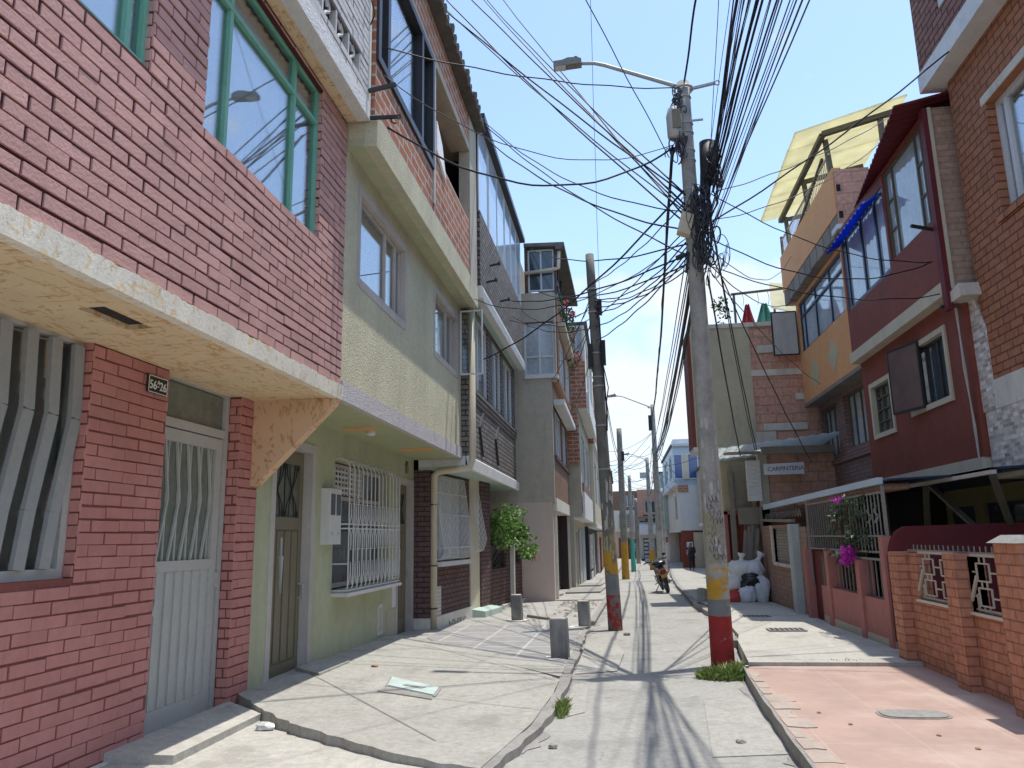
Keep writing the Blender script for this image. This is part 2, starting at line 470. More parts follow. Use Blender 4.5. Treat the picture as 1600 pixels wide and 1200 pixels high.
M['bar_shaded'] = paint('shadow-darkened grey bar', (.30, .31, .305), .5, .08, 3, .2, (.2, .2, .19), .03, 30, .4)  # darker copy of the grey enamel; shadow on the bars put into the colour
M['green_metal'] = paint('green window steel', (.17, .42, .31), .5, .1, 4, .2, (.3, .35, .3), .05)
M['clear'] = glass('window glass', (.95, .97, .97), 1.0)
M['frost'] = paint('frosted glass', (.16, .18, .15), .25, .25, 12, 0, bmp=.4, bscale=40, spec=.5)
M['sheer'] = paint('sheer curtain', (.88, .88, .86), .9, .1, 3, bmp=0)
M['dark_curtain'] = paint('dim curtain', (.62, .58, .52), .9, .2, 3, bmp=0)
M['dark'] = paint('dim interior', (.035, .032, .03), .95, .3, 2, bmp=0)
M['body'] = paint('rough plaster and brick sides', (.30, .25, .21), .9, .2, 1.2, .4)
M['white_plaster'] = paint('white plaster', (.68, .655, .58), .85, .08, 2, .5, (.30, .27, .24), .25, 60)
M['whitewash_brick'] = paint('white glazed brick', (.58, .56, .54), .6, .08, 3, .3, (.30, .26, .24), .2, island=.25)
M['grey_joint'] = paint('grey joint', (.15, .14, .13), .9)
M['green_smooth'] = paint('smooth pale green paint', (.43, .455, .30), .8, .10, .9, .85, (.36, .32, .23), .2, 40)
M['green_stucco'] = paint('rough pale green stucco', (.57, .545, .39), .9, .14, 1.4, .55, (.42, .39, .29), .8, 52, bdist=.025)
M['green_soffit'] = paint('olive soffit paint', (.38, .40, .24), .85, .06, 1, .15, (.45, .26, .12), .1)
M['lavender_grit'] = paint('speckled lavender render', (.52, .49, .49), .8, .2, 25, bmp=.9, bscale=70, bdist=.02)
M['door_tan'] = paint('olive tan steel door', (.20, .175, .115), .5, .08, 3, .2, (.13, .11, .08), .04)
M['frame_lilac'] = paint('pale lilac frame', (.50, .46, .42), .7, .08, 4, .3)
M['white_iron'] = paint('white painted iron', (.62, .61, .58), .5, .08, 5, .25, (.3, .22, .15), .05)
M['cream_pipe'] = paint('cream pvc pipe', (.60, .53, .40), .5, .06, 3, .2)
M['orange_block'] = brick('hollow orange brick', (.46, .19, .10), (.36, .13, .075), (.50, .44, .38), .33, .125, .016, stain=.3)
M['salmon_block'] = brick('hollow salmon brick', (.62, .345, .245), (.56, .29, .20), (.42, .27, .20), .36, .20, .012, stain=.4, stain_c=(.42, .34, .29))
M['brown_brick'] = brick('brown glazed brick', (.17, .105, .10), (.13, .082, .08), (.06, .04, .04), .22, .078, .009)
M['slate_brick'] = brick('slate grey brick', (.25, .225, .20), (.17, .152, .14), (.05, .042, .045), .24, .085, .011)
M['tan_brick'] = brick('tan narrow brick', (.33, .19, .13), (.27, .15, .10), (.20, .15, .12), .22, .07, .009)
M['brown_band'] = brick('brown grey brick', (.31, .205, .18), (.26, .165, .145), (.17, .12, .105), .22, .075, .008)
M['mint'] = paint('mint soffit paint', (.42, .52, .46), .8, .05, 2)
M['white_edge'] = paint('rough white edge', (.70, .70, .68), .8, .1, 6, .3, (.4, .4, .38), .8, 40, bdist=.02)
M['black_frame'] = paint('dark bronze frame', (.035, .033, .036), .4, .1, 3, bmp=0)
M['white_frame'] = paint('white aluminium frame', (.62, .63, .63), .4, .05, 3, bmp=0)
M['roof_fibre'] = paint('weathered fibre cement', (.13, .12, .105), .9, .3, 4, .5, (.05, .05, .045), .5, 25)
M['grey_render'] = paint('bare grey render', (.46, .415, .33), .9, .15, .8, .65, (.31, .28, .225), .3, 25)
M['olive_render'] = paint('olive grey render', (.48, .42, .29), .9, .12, .7, .6, (.24, .21, .155), .25, 25)
M['blush_render'] = paint('blush pink render', (.60, .485, .42), .85, .05, .8, .3, (.42, .35, .3), .1)
M['brown_gate'] = paint('brown roller gate', (.05, .034, .032), .6, .1, 3)
M['wine'] = paint('wine red paint', (.215, .056, .036), .7, .16, 1.0, .45, (.13, .04, .035), .15, 40)
M['wine_dark'] = paint('dark maroon paint', (.13, .018, .022), .6, .15, 1.5, .2)
M['cream_band'] = paint('cream band', (.55, .49, .37), .8, .08, 2, .35, (.28, .25, .2))
M['orange'] = paint('ochre orange paint', (.72, .35, .15), .75, .07, 1, .2, (.45, .24, .1), .1)
M['clay_brick'] = brick('clay red brick', (.42, .185, .10), (.36, .15, .08), (.16, .06, .04), .27, .095, .009, stain=.15)
M['clay_plum'] = brick('plum brick', (.30, .155, .115), (.25, .125, .095), (.08, .035, .035), .27, .095, .012)
M['fence_brick'] = brick('orange garden brick', (.52, .245, .155), (.46, .21, .13), (.30, .135, .085), .19, .074, .006, stain=.3, stain_c=(.24, .10, .065))
M['rose'] = paint('faded rose paint', (.42, .17, .15), .8, .1, 1, .4, (.30, .13, .11))
M['rough_brick'] = brick('bare pale brick', (.42, .25, .19), (.36, .22, .17), (.28, .21, .17), .26, .085, .012, stain=.3)
M['stone_clad'] = brick('pale stone cladding', (.85, .80, .74), (.36, .31, .27), (.66, .61, .56), .12, .045, .004)
M['pale_stone'] = paint('pale plaster cap', (.62, .56, .47), .85, .15, 5, .4)
M['blue_frame'] = paint('dark blue frame', (.018, .04, .085), .4, .1, 3, bmp=0)
M['blue_sheet'] = sheet('blue plastic sheet', (.015, .10, .60), .6)
M['cream_sheet'] = sheet('cream translucent sheet', (.86, .82, .60), .72)
M['pale_sheet'] = sheet('pale fibreglass sheet', (.78, .82, .82), .72)
M['iron_grey'] = paint('dull grey iron', (.24, .23, .21), .6, .15, 5)
M['sky_pane'] = paint('pane coloured as reflected sky', (.42, .52, .62), .05, .2, 1.0, bmp=0, spec=.9)  # sky reflection painted into the base colour of the top floor glazing
M['steel_dark'] = paint('dark square steel tube', (.12, .11, .08), .6, .2, 5, bmp=0)
M['zinc'] = paint('corrugated zinc', (.50, .52, .54), .4, .12, 3, .3, (.3, .22, .16), spec=.6, bmp=.05)
M['sky_sheet'] = paint('pale blue awning edge', (.50, .60, .68), .5, .05, 3)
M['shade_glass'] = paint('dark mirror glass', (.05, .07, .085), .06, .3, 1.5, bmp=0, spec=.9)
M['pale_glass'] = paint('pale window pane', (.40, .45, .48), .05, .3, 1.2, bmp=0, spec=.9)
M['yellow_wall'] = paint('mustard wall', (.30, .26, .12), .8, .1, 1, .3)
M['timber'] = paint('old grey timber', (.24, .21, .175), .9, .25, 6, .3, island=.5)
M['iron_black'] = paint('black iron', (.03, .03, .03), .55, .2, 5)
M['iron_pale'] = paint('pale cream iron', (.50, .44, .36), .55, .1, 5)
M['navy'] = paint('navy shop front', (.02, .025, .05), .5, .1, 3)
M['teal'] = paint('teal paint', (.10, .42, .34), .6, .1, 3)
M['cable'] = paint('black cable sheath', (.016, .017, .024), .5, .3, 3, bmp=0)
M['cable_grey'] = paint('grey cable sheath', (.06, .065, .08), .5, .3, 3, bmp=0)
M['galv'] = paint('galvanised steel', (.42, .43, .42), .4, .12, 6, spec=.6, bmp=0)
M['road'] = concrete('worn concrete road', (.345, .338, .31), .25, .25)
M['pave'] = concrete('pale concrete pavement', (.375, .365, .33), .2, .22)
M['drive'] = concrete('ramped concrete drive', (.385, .375, .335), .15, .24, .6)
M['apron'] = concrete('bright concrete apron', (.45, .435, .385), .1, .16)
M['kerb'] = concrete('grey kerb', (.30, .29, .27), .3, .3)
M['soil'] = concrete('ground', (.30, .28, .24), 0, .3)
M['grass'] = leafy('weed blades', (.07, .13, .025), (.25, .31, .09))
M['leaf'] = leafy('bright shrub leaves', (.04, .12, .025), (.26, .42, .09))
M['leaf_dark'] = leafy('dull creeper leaves', (.025, .05, .02), (.07, .10, .045))
M['flower'] = leafy('magenta bracts', (.35, .01, .28), (.60, .03, .50))
M['flower_red'] = leafy('red petals', (.45, .02, .04), (.65, .06, .10))
M['stem'] = paint('brown stem', (.10, .07, .045), .9)
# ------------------------------------------------------------------ setting: ground, road, pavements
ys = [-300, -60, -20, 0, 8, 12, 16, 19, 22, 28, 34, 40, 44, 60, 90, 200, 700]
g = MB()
for a, b in zip(ys, ys[1:]):
    for x0, x1 in ((-400, -40), (-40, 0), (0, 40), (40, 400)):
        g.face([(x0, a, gz(a) - .06), (x1, a, gz(a) - .06), (x1, b, gz(b) - .06), (x0, b, gz(b) - .06)])
struct('ground', g, M['soil'])

Lr = [(-14, -1.3), (0, -1.1), (4.6, -.81), (5.77, -.60), (6.8, -.54), (8, -.535), (11.3, -.55), (14, -.45), (18.5, -.35), (22, -.3), (32, -.25), (44, -.2), (60, .2), (70, .3)]
Rr = [(-14, .9), (0, .92), (4.7, .97), (7.1, 1.05), (7.9, 1.1), (10, 1.28), (14.4, 1.5), (16.5, 1.43), (18.5, 1.46), (24, 1.6), (31, 1.9), (44, 2.6), (60, 3.2), (70, 3.4)]
def lerp(t, y):
    for (a, u), (b, v) in zip(t, t[1:]):
        if y <= b: return u + (v - u) * (y - a) / (b - a)
    return t[-1][1]
def strip(mb, fl, fr, y0, y1, dz, n, thick=0.0, jag=0., nx=1):
    """Long sheet between two edge functions following the street's fall."""
    rows = []
    for k in range(n + 1):
        y = y0 + (y1 - y0) * k / n
        a, b = fl(y) + random.uniform(-jag, jag), fr(y) + random.uniform(-jag, jag)
        rows.append([(a + (b - a) * q / nx, y, gz(y) + dz) for q in range(nx + 1)])
    for r, s_ in zip(rows, rows[1:]):
        for q in range(nx):
            mb.face([r[q], r[q + 1], s_[q + 1], s_[q]])
        if thick:
            for p, q in ((r[0], s_[0]), (r[-1], s_[-1])):
                mb.face([p, q, (q[0], q[1], q[2] - thick), (p[0], p[1], p[2] - thick)])
    if thick:
        for r in (rows[0], rows[-1]):
            for q in range(nx):
                mb.face([r[q], r[q + 1], (*r[q + 1][:2], r[q + 1][2] - thick), (*r[q][:2], r[q][2] - thick)])
g = MB(); strip(g, lambda y: lerp(Lr, y) - .05, lambda y: lerp(Rr, y) + .05, -14, 70, 0, 84)
struct('road', g, M['road'])
# road repairs and gutter lips, laid as thin sheets
g = MB()
g.slab([(-.52, 8.1), (-.1, 8.3), (-.02, 9.6), (-.2, 11.2), (-.5, 11)], .006, .004)
g.slab([(-.5, 6.2), (-.34, 6.4), (-.36, 7.5), (-.5, 7.6)], .006, .004)
g.slab([(.5, 5.2), (.98, 5.3), (1.0, 6.9), (.62, 6.9)], .006, .004)
struct('road_patch', g, M['pave'])
g = MB(); random.seed(3)
strip(g, lambda y: lerp(Lr, y) - .09, lambda y: lerp(Lr, y), 4.62, 11.9, .055, 40, .1, .018)
strip(g, lambda y: lerp(Lr, y) - .1, lambda y: lerp(Lr, y), 13, 70, .07, 60, .12, .01)
strip(g, lambda y: lerp(Rr, y), lambda y: lerp(Rr, y) + .022, -6, 7.95, .102, 60, .13, .006)
strip(g, lambda y: lerp(Rr, y), lambda y: lerp(Rr, y) + .12, 10.2, 18.2, .09, 30, .12, .03)
strip(g, lambda y: lerp(Rr, y), lambda y: lerp(Rr, y) + .1, 18.2, 70, .1, 40, .12, .01)
struct('kerb', g, M['kerb'])

# dirt gathered along the kerbs
random.seed(51); g = MB()
for fn, sgn, y0_, y1_ in ((Lr, 1, 5.2, 30), (Rr, -1, 4.0, 30)):
    y = y0_
    while y < y1_:
        ln = random.uniform(.3, 1.3); n_ = 7; w_ = [random.uniform(.01, .11) * math.sin(PI * (q + .4) / n_) for q in range(n_)]
        pts = [(lerp(fn, y + ln * q / (n_ - 1)) - sgn * .02, y + ln * q / (n_ - 1)) for q in range(n_)]
        outr = [(x + sgn * (.03 + ww), yy) for (x, yy), ww in zip(pts, w_)]
        for q in range(n_ - 1):
            g.face([(*p_, gz(p_[1]) + .005) for p_ in (pts[q], outr[q], outr[q + 1], pts[q + 1])])
        y += ln + random.uniform(.0, .9)
o = struct('road_dirt', g, M['kerb'])

# left side: bright apron, door step, ramped drive, strip, paving, pavement
g = MB(); g.slab([(-3.3, -8), (-1.2, -8), (-1.08, 0), (-.80, 4.58), (-.84, 4.62), (-1.2, 4.8), (-1.8, 5.2), (-2.4, 5.62), (-2.98, 6.2), (-3.3, 6.5)], .022, .06)
struct('apron', g, M['apron'])
g = MB(); g.hexa([(-3.26, 4.72, -.05), (-2.80, 4.72, -.05), (-2.80, 5.92, -.05), (-3.26, 6.3, -.05), (-3.26, 4.72, .085), (-2.79, 4.74, .075), (-2.79, 5.92, .07), (-3.26, 6.3, .08)])
struct('step', g, M['apron'])
def dz(x, y):   # the ramp falls towards the road and towards its far side
    t = (x + 3.25) / 2.7
    return .115 - .06 * t - .010 * max(0, y - 7)
edge = [(-3.3, 6.5), (-2.881, 6.014), (-2.58, 5.70), (-2.268, 5.436), (-1.723, 5.064), (-1.139, 4.73), (-.86, 4.66)]
kerbl = [(-.69, 5.77), (-.63, 6.8), (-.625, 7.55)]
far = [(-.9, 7.98), (-1.665, 8.9), (-2.6, 9.95), (-3.3, 10.7)]
g = MB(); poly = edge + kerbl + far
# finer fan so that the ramp is a true surface with a broken near edge
n = len(poly)
def inset(a, b, k): return [(a[i % len(a)][0], a[i % len(a)][1]) for i in range(k)]
pts = []
for a, b in zip(poly, poly[1:] + poly[:1]):
    k = 6 if a in edge and b in edge else 2
    for q in range(k):
        t = q / k; jx = random.uniform(-.012, .012) if k == 6 and q else 0
        pts.append((a[0] + (b[0] - a[0]) * t + jx, a[1] + (b[1] - a[1]) * t + jx))
c0 = (-1.9, 7.4)
for a, b in zip(pts, pts[1:] + pts[:1]):
    g.face([(c0[0], c0[1], dz(*c0)), (*a, dz(*a)), (*b, dz(*b))])
    g.face([(*a, dz(*a)), (*a, -.05), (*b, -.05), (*b, dz(*b))])
struct('drive', g, M['drive'])
# saw cut joints in the ramp
g = MB()
for a, b in (((-3.1, 7.0), (-.66, 6.2)), ((-3.15, 7.6), (-1.25, 5.2)), ((-2.5, 9.75), (-.66, 7.45))):
    a, b = Vector((*a, 0)), Vector((*b, 0)); s_ = (b - a).cross(Vector((0, 0, 1))).normalized() * .0045
    q = [a - s_, b - s_, b + s_, a + s_]; m_ = [q[0].lerp(q[1], .5), q[3].lerp(q[2], .5)]
    for p in ([q[0], m_[0], m_[1], q[3]], [m_[0], q[1], q[2], m_[1]]):
        g.face([(v.x, v.y, dz(v.x, v.y) + .006) for v in p])
struct('drive_joints', g, M['kerb'])
g = MB(); g.hexa([(-.62, 7.62, -.05), (-.62, 8.2, -.05), (-3.2, 11.1, -.15), (-3.25, 10.75, -.15), (-.62, 7.62, .062), (-.62, 8.2, .062), (-3.2, 11.1, .03), (-3.25, 10.75, .05)])
struct('pavement_edge', g, M['drive'])
g = MB(); strip(g, lambda y: -3.3 if y > 10 else -3.3 + (11.1 - y) * .89, lambda y: lerp(Lr, y) - .07, 8.2, 18.3, .045, 24, .1)
struct('pavement', g, M['pave'])
m, nt, p = nodes('dark paving with white joints')
tc = N(nt, 'ShaderNodeTexCoord').outputs['Object']; bt = N(nt, 'ShaderNodeTexBrick'); bt.offset = 0; L(nt, tc, bt.inputs['Vector'])
bt.inputs['Scale'].default_value = 1; bt.inputs['Brick Width'].default_value = .62; bt.inputs['Row Height'].default_value = .55; bt.inputs['Mortar Size'].default_value = .018
bt.inputs['Color1'].default_value = (.30, .295, .285, 1); bt.inputs['Color2'].default_value = (.26, .25, .245, 1); bt.inputs['Mortar'].default_value = (.42, .41, .39, 1)
L(nt, mix(nt, .5, bt.outputs['Color'], ramp(nt, noise(nt, tc, 7, 8, .7), [(.3, (.6, .6, .6)), (.7, (1.3, 1.3, 1.3))]), 'MULTIPLY'), p.inputs['Base Color']); p.inputs['Roughness'].default_value = .85
M['dark_tiles'] = m
g = MB(); strip(g, lambda y: -2.75 if y > 10.7 else -2.75 + (10.7 - y) * .86, lambda y: -.66, 8.35, 12.6, .052, 10)
struct('paving', g, M['dark_tiles'])
g = MB(); strip(g, lambda y: -2.6, lambda y: lerp(Lr, y) - .1, 18.3, 70, .07, 40, .1)
struct('pavement_far', g, M['pave'])
g = MB()
for x0, x1, y0, y1 in ((-2.4, -1.6, 19.3, 20.1), (-1.5, -.6, 20.6, 23.4), (-2.2, -.7, 24.5, 27)):
    g.slab([(x0, y0), (x1, y0 + .3), (x1 + .1, y1), (x0, y1 - .2)], lambda x, y: gz(y) + .11, .03)
struct('pavement_patch', g, M['kerb'])
g = MB(); random.seed(11)   # white splashes of paint round the bollards and the pole foot
for cx, cy, r in ((-.80, 8.87, .13), (-.70, 12.3, .16), (-1.8, 13.38, .18)):
    k = 11; g.slab([(cx + math.cos(2 * PI * i / k) * r * random.uniform(.7, 1.25), cy + math.sin(2 * PI * i / k) * r * random.uniform(.7, 1.3)) for i in range(k)], lambda x, y: gz(y) + .0585, .004)
struct('pavement_paint', g, M['white_plaster'])

# right side: terracotta forecourt, pale slab, shaded strip
m, nt, p = nodes('terracotta paving slabs')
tc = N(nt, 'ShaderNodeTexCoord').outputs['Object']; bt = N(nt, 'ShaderNodeTexBrick'); bt.offset = 0
L(nt, tc, bt.inputs['Vector'])
bt.inputs['Scale'].default_value = 1; bt.inputs['Brick Width'].default_value = .58; bt.inputs['Row Height'].default_value = .74; bt.inputs['Mortar Size'].default_value = .005
bt.inputs['Color1'].default_value = (.405, .285, .235, 1); bt.inputs['Color2'].default_value = (.385, .265, .215, 1); bt.inputs['Mortar'].default_value = (.43, .33, .28, 1)
col = mix(nt, .55, bt.outputs['Color'], ramp(nt, noise(nt, tc, 2.2, 8, .7), [(.3, (.72, .74, .76)), (.7, (1.2, 1.17, 1.15))]), 'MULTIPLY')
col = mix(nt, ramp(nt, noise(nt, tc, 1.1, 5, .6), [(.5, (0, 0, 0)), (.8, (.6,) * 3)]), col, (.53, .46, .40))
L(nt, col, p.inputs['Base Color']); p.inputs['Roughness'].default_value = .8; bump(nt, p, noise(nt, tc, 40, 5), .25, .01)
M['terracotta'] = m
g = MB(); strip(g, lambda y: lerp(Rr, y) + .018, lambda y: 2.9, -6, 7.9, .10, 20, .12)
g.slab([(1.155, 7.9), (2.9, 7.9), (2.9, 8.45), (1.16, 7.98)], .10, .12)
struct('forecourt', g, M['terracotta'])
g = MB()
random.seed(44)
for k in range(11):
    y = 4.75 + k * .27; x0 = lerp(Rr, y) + .03; w_ = random.uniform(.08, .26) * (1.15 - k * .05)
    q_ = lambda: random.uniform(-.018, .018)
    g.slab([(x0, y + q_()), (x0 + w_ * .6, y + q_()), (x0 + w_ + q_(), y + q_()), (x0 + w_ * .9 + q_(), y + .13 + q_()), (x0 + w_ + q_(), y + .25), (x0, y + .25)], .104 + .003 * (k % 2), .02)
struct('forecourt_patch', g, paint('broken pale tiles', (.40, .33, .28), .85, .15, 4, .5, (.28, .24, .2), .3, 40))
g = MB(); strip(g, lambda y: lerp(Rr, y) + (.06 if y < 10.2 else .12), lambda y: 2.92, 8.02, 17.5, .135, 16, .2)
g.slab([(1.12, 8.02), (2.9, 8.02), (2.9, 8.5), (1.14, 8.06)], .10, .1)
struct('pavement_slab', g, M['apron'])
g = MB(); strip(g, lambda y: lerp(Rr, y) + .1, lambda y: 5.2, 17.5, 70, .1, 40, .1)
struct('pavement_right', g, M['pave'])
g = MB(); g.slab([(2.9, -6), (6.5, -6), (6.5, 17.6), (2.9, 17.6)], .05, .1)
struct('yard_floor', g, M['kerb'])

# ground furniture
def cover(name, poly, z, m1, label, rim=None, tilt=None):
    t = thing(name, label, 'drain cover', (sum(p[0] for p in poly) / len(poly), sum(p[1] for p in poly) / len(poly), 0))
    cx, cy = t.location.x, t.location.y
    g = MB(); g.slab([(cx + (x - cx) * 1.1, cy + (y - cy) * 1.1) for x, y in poly], (lambda x, y: z(x, y) + .005) if callable(z) else z + .005, .02); obj('rim', g, rim or M['kerb'], t)
    g = MB(); g.slab(poly, (lambda x, y: z(x, y) + .012) if callable(z) else z + .012, .012); obj('lid', g, m1, t)
    return t
M['aqua'] = paint('pale aqua concrete lid', (.44, .53, .50), .8, .1, 6, .3)
t = cover('meter_cover', [(-2.10, 6.93), (-2.18, 7.34), (-1.63, 6.90), (-1.60, 6.58)], dz, M['aqua'], 'pale aqua oblong meter lid set in the concrete drive')
g = MB(); g.bar((-1.95, 6.95, dz(-1.95, 6.95) + .014), (-1.75, 6.83, dz(-1.75, 6.83) + .014), .05, .006); obj('label_plate', g, M['kerb'], t)
g = MB(); g.slab([(-2.10, 6.90), (-2.12, 6.70), (-1.58, 6.44), (-1.60, 6.55)], lambda x, y: dz(x, y) + .006, .006); obj('mortar_patch', g, M['kerb'], t)
oval = []
for k in range(20):
    a = 2 * PI * k / 20; oval.append((1.95 + .16 * math.copysign(abs(math.cos(a)) ** .6, math.cos(a)) * 1.35, 5.97 + .12 * math.copysign(abs(math.sin(a)) ** .6, math.sin(a))))
cover('drain_cover', oval, .10, M['kerb'], 'grey rounded drain lid in the terracotta forecourt', M['soil'])
t = thing('drain_grate', 'narrow dark drain grate in the pale pavement slab', 'drain cover', (2.08, 10.85, .09))
g = MB(); g.box(1.86, 2.33, 10.72, 11.0, .09, .118); obj('grate', g, M['kerb'], t)
g = MB()
for k in range(7): g.box(1.89 + k * .062, 1.925 + k * .062, 10.75, 10.97, .112, .1215)
obj('slots', g, M['iron_black'], t)
t = thing('drain_grate', 'long shaded drain grate lying before the heap of sacks', 'drain cover', (2.05, 13.0, .05))
g = MB(); g.box(1.82, 2.28, 12.85, 13.12, .05, .079); obj('grate', g, M['kerb'], t)
g = MB()
for k in range(6): g.box(1.86 + k * .068, 1.90 + k * .068, 12.88, 13.09, .07, .0825)
obj('slots', g, M['iron_black'], t)
# rubbish
def lump(name, label, cat, c, r, mat, seed, flat=.6):
    random.seed(seed); bm = bmesh.new(); bmesh.ops.create_icosphere(bm, subdivisions=2, radius=1)
    g = MB()
    for f in bm.faces:
        pass
    vs = {v: Vector((v.co.x * r[0], v.co.y * r[1], v.co.z * r[2])) * random.uniform(.78, 1.2) for v in bm.verts}
    for f in bm.faces: g.face([tuple(Vector(c) + vs[v]) for v in f.verts])
    bm.free(); o = obj(name, g, mat); tag(o, label, cat); return o
M['leafbrown'] = paint('brown scrap', (.35, .20, .10), .8, .3, 20)
M['plastic'] = paint('crumpled clear plastic', (.55, .55, .52), .3, .2, 20, spec=.6)
lump('litter', 'crumpled plastic wrapper with orange print at the drive edge', 'litter', (-2.62, 5.62, .045), (.075, .045, .03), M['plastic'], 1)
lump('litter', 'brown scrap at the foot of the pale green wall', 'litter', (-2.55, 7.95, .10), (.04, .03, .012), M['leafbrown'], 2)
lump('stone', 'small grey stone lying on the road by the left kerb', 'stone', (-.5, 5.35, .015), (.03, .025, .018), M['kerb'], 3)
lump('stone', 'dark pebble beside the red foot of the leaning pole', 'stone', (.02, 11.6, -.03), (.05, .04, .03), M['kerb'], 4)
lump('stone', 'dark clod low on the right of the road', 'stone', (.72, 5.55, .012), (.035, .03, .015), M['soil'], 5)
for k, (x, y) in enumerate(((1.33, 6.0), (1.45, 5.66), (2.0, 5.1), (1.9, 5.4))):
    lump('dry_leaf', 'dry leaf dropped on the terracotta forecourt', 'leaf', (x, y, .106), (.014, .018, .006), M['leafbrown'], 20 + k)['group'] = 'dry leaves on the forecourt'

tag(obj('loose_board', MB().hexa([(-1.72, 14.05, -.04), (-1.32, 13.55, -.04), (-1.27, 13.58, -.04), (-1.67, 14.08, -.04), (-1.72, 14.05, .012), (-1.32, 13.55, .012), (-1.27, 13.58, .012), (-1.67, 14.08, .012)]), M['timber']), 'dark loose board lying on the left pavement behind the slab bollards', 'board')
random.seed(77); g = MB()
for _ in range(150):
    x, y = random.gauss(-.95, .22), random.gauss(17.0, 1.3); r_ = random.uniform(.015, .06); z = gz(y) + .05
    k_ = 5; p_ = [(x + r_ * math.cos(2 * PI * q / k_ + x * 9) * random.uniform(.7, 1.2), y + r_ * math.sin(2 * PI * q / k_ + x * 9) * random.uniform(.7, 1.2)) for q in range(k_)]
    t0 = (x, y, z + r_ * random.uniform(.4, .9))
    for q in range(k_): g.face([(*p_[q], z), (*p_[(q + 1) % k_], z), t0])
o = obj('rubble', g, M['soil']); o['kind'] = 'stuff'; o['label'] = 'broken rubble and dirt beside the leaning pole on the left pavement'

def tuft(name, label, c, rx, ry, n, h, seed):
    random.seed(seed); g = MB()
    for _ in range(n):
        a = random.uniform(0, 2 * PI); r = random.random() ** .5
        x, y = c[0] + math.cos(a) * r * rx, c[1] + math.sin(a) * r * ry
        hh = h * random.uniform(.25, 1.15) * (1.15 - .6 * r); t = Vector((random.uniform(-.8, .8), random.uniform(-.8, .8), .8)).normalized() * hh
        w = Vector((random.uniform(-1, 1), random.uniform(-1, 1), 0)).normalized() * (.006 + hh * .045)
        p = Vector((x, y, c[2])); b = Vector((t.x * .8, t.y * .8, 0))
        g.face([p - w * .5, p + w * .5, p + t * .6 + w * .6, p + t + b * .5, p + t * .6 - w * .6])
    o = obj(name, g, M['grass']); o['kind'] = 'stuff'; o['label'] = label; return o
tuft('grass', 'bright green weeds round the foot of the banded pole', (.93, 7.95, .0), .27, .18, 1500, .15, 1)
tuft('grass', 'sparse weeds behind the foot of the banded pole', (1.12, 8.35, .02), .12, .22, 260, .1, 2)
tuft('grass', 'weed tuft growing out of the left kerb', (-.52, 6.48, .0), .05, .32, 420, .10, 3)
tuft('grass', 'weeds in the joint between forecourt and pale slab', (2.1, 8.14, .1), .35, .05, 420, .06, 4)

# ------------------------------------------------------------------ pink and red brick house, nearest on the left
LW, LU = -3.25, -2.47
H = thing('brick_house', 'pink and red painted brick house with green window frames, nearest on the left', 'house', (LW, 3, 0))
win0, door0 = (2.3, 4.30, 1.165, 2.62), (5.125, 6.235, -.2, 2.64)
g = MB(); hl = [win0, door0]
g.mat = 0; g.bricks('x', LW, 1, .2, 6.585, .035, 2.62, hl, phase=.3, j=.010, proud=.006)
g.mat = 1; g.wall('x', LW - .002, LW - .16, .2, 6.585, .035, 2.66, hl)
for v in (4.30,): g.mat = 0; g.bricks('y', v, -1, LW - .16, LW + .004, 1.165, 2.62, (), bw=.16)   # brick jamb
g.mat = 0; g.bricks('y', 6.235, -1, LW - .10, LW + .004, .035, 2.62, (), bw=.12)
g.bricks('y', 6.585, 1, LW - .02, LW + .004, .035, 2.6, (), bw=.2)
obj('lower_wall', g, [M['red_brick'], M['red_mortar']], H)
g = MB(); g.box(LW - .2, LW + .03, .2, 5.125, -.15, .033); g.box(LW - .2, LW + .03, 6.235, 6.6, -.15, .033); g.box(LW - .2, LW - .01, 5.125, 6.235, -.15, .02)
obj('plinth', g, M['white_plaster'], H)
# front window with bent flat bars
f = window(H, 'x', LW - .07, 1, 2.3, 4.30, 1.165, 2.65, M['grey_metal'], M['clear'], cols=(.5,), bar=.06, dep=.06, curtain=M['dark_curtain'])
g = MB()
for k in range(10):
    y = 2.44 + k * .195
    pts = [(LW - .055, y + .03, 2.58), (LW - .055, y + .055, 2.12), (LW - .055, y - .05, 1.55), (LW - .055, y - .09, 1.225)]
    for a, b in zip(pts, pts[1:]): g.bar(a, b, .085, .03, up=(1, 0, 0))
obj('bars', g, M['bar_shaded'], f)
# door with transom
g = MB(); w = LW - .10
g.box(w - .06, w, 5.135, 5.19, .02, 2.65); g.box(w - .06, w, 6.17, 6.225, .02, 2.65); g.box(w - .06, w, 5.19, 6.17, 2.6, 2.65); g.box(w - .06, w - .004, 5.19, 6.17, 2.235, 2.305)
df = obj('door_frame', g, M['grey_metal'], H)
g = MB(); g.box(w - .045, w - .03, 5.20, 6.16, 2.31, 2.59); obj('transom_pane', g, M['frost'], df)
g = MB(); q = w - .012
g.box(q - .04, q, 5.20, 5.265, .03, 2.225); g.box(q - .04, q, 6.06, 6.155, .03, 2.225); g.box(q - .04, q, 5.265, 6.06, 2.13, 2.225); g.box(q - .04, q, 5.265, 6.06, 1.15, 1.23)
g.box(q - .04, q - .016, 5.265, 6.06, .03, 1.15); g.box(q - .04, q, 5.265, 6.06, .03, .19)
for k in range(6): g.box(q - .016, q - .002, 5.325 + k * .122, 5.395 + k * .122, .192, 1.148)
door = obj('door', g, M['grey_metal'], H)
g = MB(); g.box(q - .035, q - .028, 5.265, 6.06, 1.23, 2.13); obj('door_pane', g, M['frost'], door)
g = MB()
